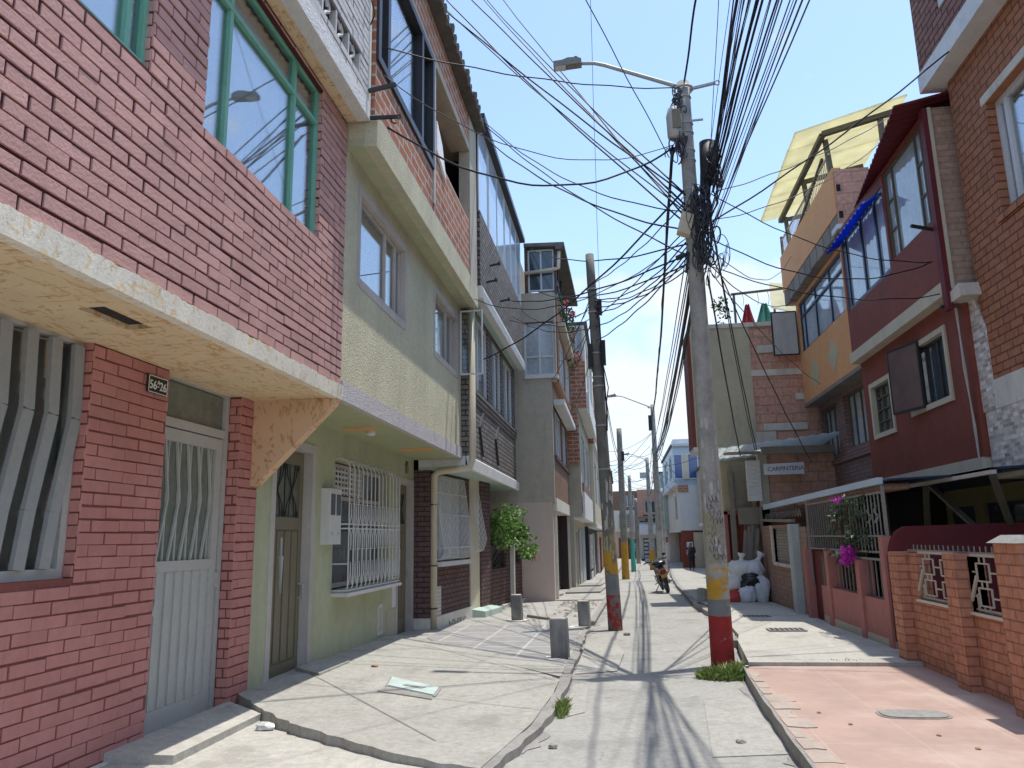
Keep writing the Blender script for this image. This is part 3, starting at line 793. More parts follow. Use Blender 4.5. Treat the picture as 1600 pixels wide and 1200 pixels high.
for k in range(5):
    y = 5.34 + k * .155; pts = [(q - .015, y, 2.13), (q - .015, y + .075, 1.70), (q - .015, y - .03, 1.23)]
    for a, b in zip(pts, pts[1:]): g.bar(a, b, .018, .018)
    g.bar((q - .02, y + .06, 2.13), (q - .02, y + .06, 1.23), .012)
obj('door_bars', g, M['grey_metal'], door)
g = MB(); g.tube([(q, 5.235, 1.07), (q + .05, 5.235, 1.05), (q + .06, 5.235, .95), (q + .04, 5.235, .86), (q, 5.235, .84)], .012, 8); obj('handle', g, M['galv'], door)
g = MB(); g.box(q, q + .02, 6.13, 6.17, 1.0, 1.12); obj('hinge', g, M['galv'], door)
# house number
g = MB(); g.box(LW + .012, LW + .028, 4.845, 5.07, 2.405, 2.525); npl = obj('number_plate', g, M['iron_black'], H)
M['white_paint'] = paint('white lettering', (.75, .75, .70), .6, .05, bmp=0)
text_mesh('digits', '56', .088, M['white_paint'], (LW + .0295, 4.853, 2.432), (0, 1, 0), (0, 0, 1), npl)
text_mesh('digits', 'A', .045, M['white_paint'], (LW + .0295, 4.945, 2.47), (0, 1, 0), (0, 0, 1), npl)
text_mesh('digits', '26', .088, M['white_paint'], (LW + .0295, 4.972, 2.432), (0, 1, 0), (0, 0, 1), npl)
g = MB(); g.box(LW + .028, LW + .0305, 4.948, 4.968, 2.452, 2.458)
for a, b, c, d in ((4.845, 5.07, 2.405, 2.41), (4.845, 5.07, 2.52, 2.525), (4.845, 4.85, 2.405, 2.525), (5.065, 5.07, 2.405, 2.525)): g.box(LW + .028, LW + .0305, a, b, c, d)
obj('plate_rim', g, M['white_paint'], npl)
# jetty slab with its painted soffit and bracket
g = MB(); hole = [(2.78, 3.06, -2.95, -2.8)]
def broken(g, x0, x1, y0, y1, z0, z1):
    """slab in which the soffit has been broken open"""
    g.box(x0, x1, y0, y1, z0 + .05, z1)
    hx0, hx1, hy0, hy1 = -2.86, -2.70, 3.62, 4.06
    pts = [(hx0, hy0), (hx1, hy0 + .04), (hx1 - .03, hy0 + .2), (hx1, hy0 + .3), (hx1 - .02, hy1), (hx0 + .02, hy1 - .02), (hx0, hy0 + .25)]
    g.box(x0, hx0, y0, y1, z0, z0 + .05); g.box(hx1, x1, y0, y1, z0, z0 + .05); g.box(hx0, hx1, y0, hy0, z0, z0 + .05); g.box(hx0, hx1, hy1, y1, z0, z0 + .05)
broken(g, LW - .15, LU + .0, .2, 6.56, 2.615, 2.68)
obj('soffit', g, M['cream_soffit'], H)
g = MB(); g.box(-2.87, -2.69, 3.6, 4.08, 2.645, 2.66); obj('broken_hole', g, M['dark'], H)
random.seed(5); g = MB(); ny = 240
for k in range(ny):   # uneven fascia
    a, b = .2 + 6.36 * k / ny, .2 + 6.36 * (k + 1) / ny
    e = lambda y: .0022 * math.sin(y * 9) + .0018 * math.sin(y * 31 + 1) + .0015 * math.sin(y * 67)
    g.face([(LU + .02, a, 2.61), (LU + .02, b, 2.61), (LU + .03 + e(b), b, 2.735 + e(b)), (LU + .03 + e(a), a, 2.735 + e(a))])
    g.face([(LU - .05, a, 2.742), (LU + .03 + e(a), a, 2.735 + e(a)), (LU + .03 + e(b), b, 2.735 + e(b)), (LU - .05, b, 2.742)])
    g.face([(LU - .05, a, 2.61), (LU - .05, b, 2.61), (LU + .02, b, 2.61), (LU + .02, a, 2.61)])
g.face([(LU - .05, 6.56, 2.61), (LU + .02, 6.56, 2.61), (LU + .03, 6.56, 2.735), (LU - .05, 6.56, 2.742)])
obj('fascia', g, M['cream_fascia'], H)
g = MB(); g.prism([(LW, 2.615), (LU + .01, 2.612), (LU - .02, 2.56), (LW + .06, 1.86), (LW, 1.85)], 'y', 6.46, 6.575); obj('bracket', g, M['bracket'], H)
# upper wall
wa, wb = (1.9, 3.50, 3.93, 5.25), (4.06, 5.93, 3.90, 5.30)
g = MB(); g.mat = 0; g.bricks('x', LU, 1, .2, 6.556, 2.742, 5.34, [wa, wb], phase=.1, j=.0145)
g.mat = 1; g.wall('x', LU - .002, LU - .16, .2, 6.556, 2.742, 5.37, [wa, wb]); g.mat = 0
for y, o in ((3.50, -1), (5.93, -1), (4.06, 1)): g.bricks('y', y, o, LU - .16, LU + .004, 3.9, 5.3, (), bw=.16)
obj('upper_wall', g, [M['pink_brick'], M['pink_mortar']], H)
sb = [(.17, .17, 0, 1)]
window(H, 'x', LU - .03, 1, 4.06, 5.93, 3.90, 5.33, M['green_metal'], M['clear'], cols=(.175, .735), rows=(.76,), bar=.04, dep=.05, curtain=M['sheer'])
window(H, 'x', LU - .03, 1, 1.9, 3.50, 3.93, 5.33, M['green_metal'], M['clear'], cols=(.25, .62, .9), rows=(.76,), bar=.04, dep=.05, curtain=M['sheer'])
# third floor slab, white brick and lattice blocks
g = MB(); g.box(LU - .5, -2.27, .2, 6.556, 5.372, 5.42); obj('upper_soffit', g, M['cream_soffit'], H)
g = MB(); g.box(-2.36, -2.235, .2, 6.55, 5.362, 5.53); obj('upper_fascia', g, M['white_edge'], H)
lat = []
g = MB(); xw = -2.255
rows = [(5.66, 5.90), (6.24, 6.48)]
ends = [6.28, 6.0]
hl = [(.2, e, a, b) for (a, b), e in zip(rows, ends)]
g.mat = 0; g.bricks('x', xw, 1, .2, 6.50, 5.53, 8.0, hl, bw=.30, bh=.078, j=.016); g.mat = 1; g.wall('x', xw - .002, xw - .12, .2, 6.50, 5.53, 8.0, hl)
obj('parapet', g, [M['whitewash_brick'], M['grey_joint']], H)
g = MB()
for (a, b), e in zip(rows, ends):
    y = e; g = MB()
    while y > 3.0:
        c = y - .155; zc = (a + b) / 2; s_ = []
        for k in range(13):
            t = k / 12 * 2 - 1
            s_.append((xw - .03, c + .055 * math.sin(t * PI), zc + t * .115))
        g.tube(s_, .017, 5)
        g.box(xw - .06, xw, y - .016, y + .016, a - .01, b + .01)
        g.tube([(xw - .03, c - .06 - .06 * math.cos(q * PI / 6), zc + .05 + .05 * math.sin(q * PI / 6)) for q in range(7)], .014, 5)
        g.tube([(xw - .03, c + .06 + .06 * math.cos(q * PI / 6), zc - .05 - .05 * math.sin(q * PI / 6)) for q in range(7)], .014, 5)
        y -= .31
    obj('lattice', g, M['whitewash_brick'], H)
g = MB(); g.box(xw - .12, -2.235, 6.50, 6.556, 5.53, 8.0); obj('corner_strip', g, M['white_plaster'], H)
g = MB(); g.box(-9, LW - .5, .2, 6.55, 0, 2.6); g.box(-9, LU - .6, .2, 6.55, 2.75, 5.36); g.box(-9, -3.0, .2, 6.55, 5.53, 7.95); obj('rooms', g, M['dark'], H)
g = MB(); g.box(-9.02, -2.2, .2, 6.5, 8.0, 8.15); obj('roof', g, M['roof_fibre'], H)
# iron brackets for cables at the corner
g = MB(); g.bar((-2.22, 6.45, 5.62), (-2.0, 6.6, 5.76), .035); obj('cable_bracket', g, M['iron_black'], H)
g = MB(); g.bar((-2.22, 6.5, 5.36), (-1.95, 6.62, 5.42), .03)
g.tube([(-2.0 + .04 * math.cos(k), 6.6, 5.38 + .04 * math.sin(k)) for k in [q * PI / 5 for q in range(9)]], .008, 5); obj('cable_bracket', g, M['iron_black'], H)
g = MB()
g.tube([(-2.23, 6.4, 6.6), (-2.18, 6.35, 6.55), (-2.15, 6.38, 6.4), (-2.2, 6.4, 6.3)], .008, 5)
obj('wire_hook', g, M['iron_black'], H)

# ------------------------------------------------------------------ pale green house
H = thing('green_house', 'pale green rendered house with a red block top floor, second on the left', 'house', (LW, 9, 0))
d1, w1, d2 = (6.98, 7.86, -.2, 2.29), (8.52, 9.35 + 1.3, .80, 2.29), (11.12, 11.9, -.2, 2.22)
g = MB(); g.wall('x', LW, LW - .18, 6.6, 12.0, -.15, 2.66, [d1, w1, d2]); obj('lower_wall', g, M['green_smooth'], H)
def tan_door(y0, y1, zt, handle=True):
    g = MB(); w = LW + .012; t = .085
    g.box(LW - .16, w, y0 - t, y0 + .004, -.05, zt + t); g.box(LW - .16, w, y1 - .004, y1 + t, -.05, zt + t); g.box(LW - .16, w - .001, y0 + .004, y1 - .004, zt - .004, zt + t)
    fr = obj('door_frame', g, M['frame_lilac'], H)
    g = MB(); q = LW - .09; z0 = -.02
    g.box(q - .04, q, y0 + .01, y0 + .09, z0, zt - .01); g.box(q - .04, q, y1 - .09, y1 - .01, z0, zt - .01)
    g.box(q - .04, q, y0 + .09, y1 - .09, zt - .14, zt - .01); g.box(q - .04, q, y0 + .09, y1 - .09, 1.48, 1.6); g.box(q - .04, q, y0 + .09, y1 - .09, z0, .2)
    g.box(q - .04, q - .014, y0 + .09, y1 - .09, .2, 1.48)
    n = 4; wv = (y1 - y0 - .2) / n
    for k in range(n): g.box(q - .014, q, y0 + .10 + wv * k + .02, y0 + .10 + wv * (k + 1) - .02, .22, 1.46)
    d = obj('door', g, M['door_tan'], H)
    g = MB(); g.box(q - .035, q - .03, y0 + .09, y1 - .09, 1.6, zt - .14); obj('door_pane', g, M['frost'], d)
    g = MB(); a, b, zc = y0 + .1, y1 - .1, (1.6 + zt - .14) / 2; hh = (zt - .14 - 1.6) / 2 - .01
    for c in (a + (b - a) * .25, a + (b - a) * .75):
        for s1 in (-1, -.5, .5, 1):
            for s2 in (-1, 1):
                g.tube([(q - .012, c, zc), (q - .012, c + s1 * (b - a) * .16, zc + s2 * hh * .55), (q - .012, c + s1 * (b - a) * .2, zc + s2 * hh)], .006, 4)
        g.lathe((q - .012, c, zc - .012), [(.0, 0), (.02, .012), (0, .024)], 8)
    g.bar((q - .012, (a + b) / 2, zc - hh), (q - .012, (a + b) / 2, zc + hh), .01)
    for c in (a + .03, (a + b) / 2, b - .03):
        for s2 in (-1, 1): g.tube([(q - .012, c + .025 * math.cos(t_ * PI / 4), zc + s2 * (hh - .03) + .025 * math.sin(t_ * PI / 4)) for t_ in range(8)], .005, 4, True)
    obj('grille', g, M['iron_black'], d)
    g = MB(); g.box(q, q + .012, y0 + .36, y0 + .385, .95, 1.4); g.prism([(y0 + .34, 1.22), (y0 + .405, 1.22), (y0 + .373, .86)], 'x', q, q + .02); obj('knocker', g, M['galv'], d)
    g = MB(); g.tube([(q, y1 - .05, .93), (q + .05, y1 - .05, .92), (q + .05, y1 - .05, .80), (q, y1 - .05, .79)], .01, 6); obj('handle', g, M['galv'], d)
tan_door(6.98, 7.86, 2.29); tan_door(11.12, 11.9, 2.2)
g = MB(); g.box(LW, LW + .10, 6.75, 7.98, -.1, .05); g.hexa([(LW, 7.6, -.1), (LW + .35, 7.35, -.1), (LW + .35, 8.2, -.1), (LW, 8.3, -.1), (LW, 7.6, .14), (LW + .35, 7.35, .125), (LW + .35, 8.2, .11), (LW, 8.3, .12)]); obj('door_step', g, M['drive'], H)
f = window(H, 'x', LW - .10, 1, 8.56, 10.62, .82, 2.27, M['frame_lilac'], M['shade_glass'], cols=(.5,), rows=(.72,), bar=.05, dep=.05)
g = MB()   # louvred vent in the window head
for a, b in ((8.75, 9.2), (9.28, 9.7)):
    for k in range(5): g.box(LW - .095, LW - .08, a, b, 1.92 + k * .062, 1.945 + k * .062)
    for k in range(5): g.box(LW - .095, LW - .078, a + (b - a) * k / 4 - .01, a + (b - a) * k / 4 + .01, 1.9, 2.22)
obj('vent', g, M['white_iron'], f)
# projecting white grille of twisted bars
g = MB(); xo = LW + .17; y0, y1, z0, z1 = 8.53, 10.66, .80, 2.26
for k in range(14):
    y = y0 + .04 + (y1 - y0 - .08) * k / 13
    g.tube([(LW - .02, y, z1 + .03), (LW + .07, y, z1 + .045), (xo - .03, y, z1), (xo, y, z1 - .07), (xo, y, z0 + .05), (xo - .02, y, z0), (LW, y, z0 - .01)], .0085, 6)
    if k < 13:
        ym = y + (y1 - y0 - .08) / 26; w_ = (y1 - y0 - .08) / 26
        for zc, s1, s2 in ((1.52, 1, 1), (1.52, -1, 1), (z0 + .06, 1, 0)):
            g.tube([(xo, ym - w_, zc), (xo, ym - w_ * .5, zc + s1 * .04), (xo, ym - w_ * .1, zc + s1 * .13), (xo, ym, zc + s1 * .26)], .006, 4)
            g.tube([(xo, ym + w_, zc), (xo, ym + w_ * .5, zc + s1 * .04), (xo, ym + w_ * .1, zc + s1 * .13), (xo, ym, zc + s1 * .26)], .006, 4)
for z in (z0 + .005, 1.495, 1.545): g.tube([(LW, y0, z), (xo, y0 + .01, z), (xo, y1 - .01, z), (LW, y1, z)], .009, 5)
for z in (1.26, 1.78): g.tube([(xo, y0 + .04, z), (xo, y1 - .04, z)], .004, 4)
for z in (1.1, 1.95): g.tube([(LW - .02, y0, z), (xo, y0 + .04, z)], .008, 5)
g.box(LW, xo + .03, y0 - .04, y1, z0 - .06, z0 - .02)
obj('window_grille', g, M['white_iron'], H)
# meter cupboard and boxes
g = MB(); g.box(LW, LW + .10, 8.14, 8.5, 1.32, 1.93); o = obj('meter_box', g, M['white_iron'], H)
g = MB(); g.box(LW + .1, LW + .106, 8.18, 8.3, 1.64, 1.87); g.box(LW + .1, LW + .106, 8.35, 8.47, 1.64, 1.87); obj('meter_glass', g, M['shade_glass'], o)
g = MB()
for y in (8.22, 8.4): g.lathe((LW + .1, y, 1.42), [(.0, 0), (.02, .006), (.02, .03), (0, .036)], 8)
obj('lock', g, M['galv'], o)
g = MB(); g.box(LW - .01, LW + .012, 10.84, 11.06, .42, .95); o = obj('gas_box', g, M['white_iron'], H)
g = MB()
for k in range(3): g.box(LW + .012, LW + .016, 10.9, 11.02, .8 + k * .04, .815 + k * .04)
obj('slots', g, M['iron_black'], o)
g = MB(); g.box(LW - .01, LW + .014, 10.22, 10.42, .12, .52); o = obj('meter_hatch', g, M['white_iron'], H)
g = MB(); g.box(LW + .014, LW + .018, 10.25, 10.39, .17, .47); obj('hatch_door', g, M['frame_lilac'], o)
g = MB(); g.box(LW - .01, LW + .008, 10.62, 11.06, -.1, .4); obj('bare_patch', g, M['grey_render'], H)
g = MB(); g.lathe((-2.85, 8.6, 2.56), [(.03, 0), (.06, .02), (.06, .06)], 12); obj('lamp_holder', g, M['white_iron'], H)
g = MB(); g.prism([(11.5, 2.36), (11.56, 2.4), (11.52, 2.55), (11.47, 2.48)], 'x', LW, LW + .04); obj('wall_ornament', g, M['door_tan'], H)
# jetty
g = MB(); g.box(LW - .1, LU, 6.575, 12.0, 2.615, 2.70); obj('soffit', g, M['green_soffit'], H)
M['orange_streak'] = paint('orange primer streak', (.62, .33, .14), .8, .15, 4, .6, (.42, .40, .25))
for q in ([(-3.12, 8.45), (-3.06, 8.22), (-2.66, 8.26), (-2.82, 8.62)], [(-3.12, 10.7), (-3.06, 10.42), (-2.52, 10.40), (-2.68, 10.85)]):
    g = MB(); g.slab(q, 2.6145, .003); obj('paint_streak', g, M['orange_streak'], H)
g = MB(); g.box(LU - .05, LU + .018, 6.575, 12.0, 2.612, 2.79); obj('fascia', g, M['lavender_grit'], H)
v1, v2 = (7.0, 8.64, 3.92, 4.83), (10.2, 11.74, 3.95, 4.83)
g = MB(); g.wall('x', LU, LU - .18, 6.56, 12.0, 2.79, 5.12, [v1, v2]); obj('upper_wall', g, M['green_stucco'], H)
for a, b, c, d in (v1, v2):
    g = MB(); w = LU + .008
    for q in ((a - .07, a + .004, c - .07, d + .09), (b - .004, b + .07, c - .07, d + .09), (a + .004, b - .004, d - .004, d + .088), (a + .004, b - .004, c - .09, c + .004)): g.box(LU - .1, w, q[0], q[1], q[2], q[3])
    sf = obj('window_surround', g, M['frame_lilac'], H)
    window(H, 'x', LU - .05, 1, a, b, c, d, M['frame_lilac'], M['clear'], cols=(.62, .86), bar=.04, dep=.05, curtain=M['sheer'])
# opened casement
g = MB(); y = 11.76
def frame_y(g, y, x0, x1, z0, z1, b=.022, d=.03):
    g.box(x0, x1, y, y + d, z0, z0 + b); g.box(x0, x1, y, y + d, z1 - b, z1); g.box(x0, x0 + b, y, y + d, z0 + b, z1 - b); g.box(x1 - b, x1, y, y + d, z0 + b, z1 - b)
frame_y(g, y, -2.43, -2.06, 3.93, 5.0); o = obj('casement', g, M['white_frame'], H)
g = MB(); g.box(-2.41, -2.08, y + .012, y + .016, 3.95, 4.98); obj('pane', g, M['clear'], o)
# top floor
g = MB(); g.box(LU - .4, -2.3, 6.58, 11.99, 5.12, 5.2); obj('upper_soffit', g, M['green_smooth'], H)
g = MB(); g.box(-2.3, -2.172, 6.575, 12.0, 5.105, 5.44); g.box(-2.9, -2.3, 6.58, 11.99, 5.2, 5.44); obj('beam', g, M['green_stucco'], H)
XT = -2.2
g = MB(); g.wall('x', XT, XT - .14, 6.575, 11.55, 5.44, 8.3, [(6.62, 8.95, 6.12, 7.62), (9.05, 11.4, 6.4, 7.62)]); obj('top_wall', g, M['orange_block'], H)
g = MB(); g.box(XT - .16, XT + .02, 11.396, 11.98, 5.44, 8.25); obj('column', g, M['grey_render'], H)
g = MB(); g.box(XT - .3, XT + .015, 6.59, 11.39, 7.615, 7.74); obj('lintel', g, M['grey_render'], H)
g = MB(); g.box(XT - .03, XT + .02, 8.956, 9.044, 5.6, 7.61); obj('white_pipe', g, M['frame_lilac'], H)
f = window(H, 'x', XT + .03, 1, 6.585, 8.95, 6.05, 7.64, M['black_frame'], M['clear'], cols=(.15, .74), bar=.085, dep=.12, curtain=M['sheer'])
g = MB(); g.box(-3.0, XT - .3, 9.1, 9.2, 5.5, 7.6); g.box(-4.5, -4.4, 9, 11.9, 5.5, 7.6); obj('terrace_wall', g, M['clay_brick'], H)
g = MB(); g.box(-4.5, XT - .02, 8.9, 11.95, 7.745, 7.83); obj('terrace_ceiling', g, M['frame_lilac'], H)
g = MB(); g.hexa([(XT - .05, 9.08, 6.4), (XT + .03, 9.08, 6.4), (XT + .03, 9.62, 6.22), (XT - .05, 9.62, 6.22), (XT - .05, 9.08, 6.82), (XT + .03, 9.08, 6.82), (XT + .03, 9.38, 6.62), (XT - .05, 9.38, 6.62)]); obj('hanging_cloth', g, M['sheer'], H)
g = MB(); random.seed(9)
g.box(-4.6, -2.02, 6.58, 12.05, 8.3, 8.33)
for k in range(26):
    y = 6.6 + k * .208
    g.tube([(-4.6, y, 8.9), (-2.0 + random.uniform(-.03, .02), y, 8.33 + random.uniform(-.01, .02))], [.09, .075], 7)
obj('roof', g, M['roof_fibre'], H)
g = MB(); g.box(-9, LW - .5, 6.6, 12, 0, 2.6); g.box(-9, LU - .6, 6.6, 12, 2.75, 5.1); g.box(-9, -4.6, 6.6, 12, 5.45, 8.2); g.box(-4.6, XT - .5, 6.6, 8.95, 5.45, 8.2); obj('rooms', g, M['dark'], H)

# ------------------------------------------------------------------ dark brick house
Y3 = 12.02
H = thing('dark_brick_house', 'slate dark brick house with white ledges and a glazed top floor', 'house', (-3.0, 15, 0))
X3 = -2.98
def skew(o):
    """the ground floor line runs slightly outwards along the street"""
    for v in o.data.vertices: v.co.x += .11 * (v.co.y - 12.05)
    for c in o.children: skew(c)
    return o
g = MB(); g.wall('x', X3, X3 - .32, 12.02, 14.08, .16, 2.45, [(12.16, 13.62, 1.02, 2.4)]); skew(obj('lower_wall', g, M['brown_brick'], H))
g = MB(); g.box(X3 - .31, X3 + .05, 12.03, 14.08, -.25, .16); skew(obj('plinth', g, M['white_plaster'], H))
random.seed(19); g = MB(); y = 12.75
for k in range(5):   # scrawled letters
    pts = [(X3 + .053, y + .07 * math.sin(q * .8 + k * 2) * (1 + .3 * (k % 2)) + q * .016, .0 + .05 * math.cos(q * (1.1 + .2 * k))) for q in range(9)]
    g.tube(pts, .004, 4); y += .19
g.tube([(X3 + .053, 12.7, -.06), (X3 + .053, 13.75, -.05)], .003, 4)
skew(obj('graffiti', g, M['shade_glass'], H))
g = MB(); g.hexa([(X3, 14.09, -.25), (X3 + .3, 14.09, -.25), (X3 + .3, 15.3, -.25), (X3, 15.3, -.25), (X3, 14.09, .11), (X3 + .28, 14.09, .07), (X3 + .28, 15.3, .05), (X3, 15.3, .1)]); skew(obj('door_step', g, M['mint'], H))
g = MB(); g.box(X3 - .14, X3 + .02, 14.1, 14.66, -.2, 2.45); skew(obj('side_panel', g, M['cream_pipe'], H))
g = MB(); g.box(X3 - .2, X3 + .05, 14.67, 15.32, -.2, 2.45); skew(obj('dark_pier', g, M['brown_brick'], H))
skew(window(H, 'x', X3 - .05, 1, 12.16, 13.62, 1.02, 2.4, M['white_frame'], M['pale_glass'], cols=(.33, .66), bar=.05))
g = MB()
for k in range(22):
    y = 12.12 + 1.54 * k / 21
    g.tube([(X3, y, 2.4), (X3 + .04, y, 2.38), (X3 + .10, y, 1.9), (X3 + .18, y, 1.3), (X3 + .20, y, 1.15), (X3 + .15, y, 1.05), (X3, y, 1.02)], .0075, 5)
for z, x in ((2.1, .08), (1.75, .13), (1.22, .19)): g.tube([(X3, 12.1, z), (X3 + x, 12.1, z), (X3 + x, 13.68, z), (X3, 13.68, z)], .009, 5)
g.box(X3, X3 + .16, 12.1, 13.68, .93, 1.0)
skew(obj('window_grille', g, M['white_iron'], H))
g = MB()
for k in range(6): g.tube([(X3 + .02, 14.14 + k * .09, 2.3), (X3 + .08, 14.14 + k * .09, 1.9), (X3 + .18, 14.14 + k * .09, 1.35), (X3 + .12, 14.14 + k * .09, 1.15), (X3, 14.14 + k * .09, 1.1)], .0075, 5)
skew(obj('side_grille', g, M['white_iron'], H))
g = MB(); g.box(X3, X3 + .03, 12.16, 12.46, .02, .62); o = obj('meter_hatch', g, M['frame_lilac'], H)
g = MB()
for k in range(9): g.box(X3 + .03, X3 + .038, 12.19, 12.43, .08 + k * .058, .1 + k * .058)
obj('louvres', g, M['white_iron'], o); skew(o)
g = MB(); g.box(X3 - .2, -2.36, 12.051, 12.06, 2.44, 2.45)
g = MB(); g.box(X3 - .2, -2.36, Y3 + .01, 17.79, 2.45, 2.5); obj('soffit', g, M['mint'], H)
g = MB(); g.box(X3 - .2, -2.41, Y3 + .01, Y3 + .06, 2.5, 2.66); obj('soffit_end', g, M['white_edge'], H)
g = MB(); g.prism([(-2.36, 2.44), (-2.30, 2.44), (-2.29, 2.62), (-2.34, 2.66), (-2.40, 2.66)], 'y', Y3, 17.8); obj('ledge', g, M['white_edge'], H)
X2 = -2.36
hw = [(12.25, 14.0, 3.85, 5.22), (14.5, 15.7, 3.85, 5.22), (16.0, 17.4, 3.85, 5.22)]
g = MB(); g.wall('x', X2, X2 - .15, Y3 + .005, 17.8, 2.66, 5.3, hw)
for k in range(3): g.box(X2 - .02, X2 + .025 + .012 * k, Y3 + .01, 17.79, 3.62 + k * .075, 3.685 + k * .075)
obj('upper_wall', g, M['slate_brick'], H)
for a, b, c, d in hw: window(H, 'x', X2 - .03, 1, a, b, c, d, M['white_frame'], M['clear'], cols=(.5,), bar=.05, curtain=M['sheer'])
g = MB()
for y in (13.0, 14.75):
    pts = [(X2 + .012, y + .35, 3.55), (X2 + .012, y, 3.25), (X2 + .012, y + .18, 2.95), (X2 + .012, y + .3, 2.78)]
    for a, b in zip(pts, pts[1:]): g.bar(a, b, .05, .04)
obj('brick_motif', g, M['iron_black'], H)
XG = -2.13
g = MB(); g.box(X2 - .3, XG - .1, Y3 + .01, 17.79, 5.3, 5.36); obj('upper_soffit', g, M['mint'], H)
g = MB(); g.prism([(XG - .1, 5.28), (XG + .03, 5.28), (XG + .05, 5.42), (XG + .02, 5.5), (XG - .1, 5.5)], 'y', Y3, 17.8); obj('upper_ledge', g, M['white_edge'], H)
g = MB(); g.wall('x', XG, XG - .15, 12.02, 17.8, 5.5, 6.85); obj('parapet', g, M['slate_brick'], H)
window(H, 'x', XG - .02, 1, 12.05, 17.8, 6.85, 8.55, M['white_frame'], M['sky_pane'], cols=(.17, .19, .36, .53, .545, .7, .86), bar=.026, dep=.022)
g = MB(); g.box(-6, XG + .1, Y3, 17.85, 8.55, 8.66); obj('roof', g, M['black_frame'], H)
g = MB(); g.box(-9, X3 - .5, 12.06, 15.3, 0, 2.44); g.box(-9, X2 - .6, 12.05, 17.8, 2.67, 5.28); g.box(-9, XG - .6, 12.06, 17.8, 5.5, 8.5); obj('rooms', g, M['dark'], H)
# down pipe at the party wall
g = MB(); g.tube([(-2.29, 12.03, 5.1), (-2.29, 12.03, 2.62), (-2.33, 12.03, 2.47), (-2.85, 12.03, 2.42), (-2.93, 12.06, 2.36), (-2.94, 12.07, -.05)], .055, 12); pipe = obj('drain_pipe', g, M['cream_pipe'], H, True)
g = MB()
for z in (1.9, .95, .3): g.tube([(-2.94 + .06 * math.cos(t_), 12.07 + .06 * math.sin(t_), z) for t_ in [q * PI / 4 for q in range(8)]], .012, 4, True)
obj('pipe_clip', g, M['iron_black'], pipe)
for y, z in ((12.6, 5.75), (13.0, 6.2), (14.2, 5.9)):
    g = MB(); g.bar((XG, y, z), (XG + .18, y, z + .03), .03); g.lathe((XG + .17, y, z), [(.02, 0), (.03, .03), (.02, .07)], 6); obj('cable_bracket', g, M['iron_black'], H)

# garden wall with iron panel and the shrub behind it
t = thing('garden_wall', 'dark brown brick garden wall with iron panels under the leafy shrub', 'wall', (-2.45, 16.8, -.1))
g = MB(); g.wall('x', X3, X3 - .14, 15.33, 17.05, -.25, 1.2, [(15.6, 16.75, .74, 1.14)]); skew(obj('brickwork', g, M['brown_brick'], t))
g = MB(); g.wall('x', X3, X3 - .14, 17.5, 18.15, -.25, 1.2, [(17.6, 18.0, .8, 1.14)]); skew(obj('brickwork', g, M['brown_brick'], t))
for a, b, n in ((15.6, 16.75, 10), (17.6, 18.0, 4)):
    g = MB(); g.bar((X3 - .06, a, .76), (X3 - .06, b, .76), .02); g.bar((X3 - .06, a, 1.12), (X3 - .06, b, 1.12), .02)
    for k in range(n): g.bar((X3 - .06, a + (b - a) * (k + .5) / n, .74), (X3 - .06, a + (b - a) * (k + .5) / n, 1.14), .014)
    skew(obj('iron_panel', g, M['iron_black'], t))
g = MB(); g.box(X3 - .02, X3 + .08, 17.06, 17.16, -.2, 1.28); skew(obj('post', g, M['white_iron'], t))
g = MB(); g.box(X3 - .1, X3 - .04, 17.17, 17.49, -.2, 1.15); skew(obj('gate', g, M['wine_dark'], t))
g = MB(); g.box(X3 - .04, X3 + .07, 15.34, 18.1, -.25, .0); skew(obj('foot', g, M['white_plaster'], t))
t = thing('leafy_shrub', 'bright green leafy shrub spilling over the garden wall', 'shrub', (-2.55, 16.3, -.1)); random.seed(21)
g = MB()
for _ in range(44):
    c = (random.uniform(-2.85, -2.1), random.uniform(15.5, 17.2), random.uniform(1.25, 1.75) + random.random() ** 3 * .35); s_ = random.uniform(.10, .26)
    g.leaves(c, (s_, s_, s_ * .8), 75, .085, .6, .1)
for _ in range(10):
    c = (random.uniform(-2.1, -1.85), random.uniform(16.4, 17.2), random.uniform(1.0, 1.3)); g.leaves(c, (.1, .1, .12), 20, .1, .6, .2)
obj('foliage', g, M['leaf'], t)
g = MB()
for k in range(5): g.tube([(-2.95, 16.6, -.1), (-2.9 + .03 * k, 16.4 + .08 * k, .7), (-2.75 + .13 * k, 15.7 + .35 * k, 1.4)], [.035, .025, .01], 6)
obj('stem', g, M['stem'], t)
g = MB(); g.leaves((-1.85, 17.0, .95), (.1, .12, .12), 40, .05, 0, .1); obj('blossom', g, M['flower_red'], t)
# ------------------------------------------------------------------ grey rendered house turned side-on
H = thing('grey_house', 'grey rendered house with a blank side wall above a blush pink base', 'house', (-1.55, 20, -.1))
Y4, Y4e = 18.2, 23.3
g = MB(); g.prism([(18.2, -.3), (18.75, -.3), (18.75, 2.17), (18.2, 2.17)], 'x', -6, -1.56); obj('lower_wall', g, M['blush_render'], H)
g = MB(); g.box(-1.85, -1.50, 18.55, 18.68, -.3, 2.0); g.box(-1.85, -1.50, 23.1, 23.25, -.3, 2.0); g.box(-1.9, -1.47, 18.4, 23.3, 1.98, 2.28); obj('gate_surround', g, M['white_plaster'], H)
g = MB(); g.box(-1.85, -1.80, 18.68, 23.1, -.2, 1.98); g.box(-1.84, -1.56, 23.02, 23.1, -.2, 1.98)
for k in range(14): g.box(-1.80, -1.79, 18.7, 23.0, -.1 + k * .145, -.02 + k * .145)
obj('gate', g, M['brown_gate'], H)
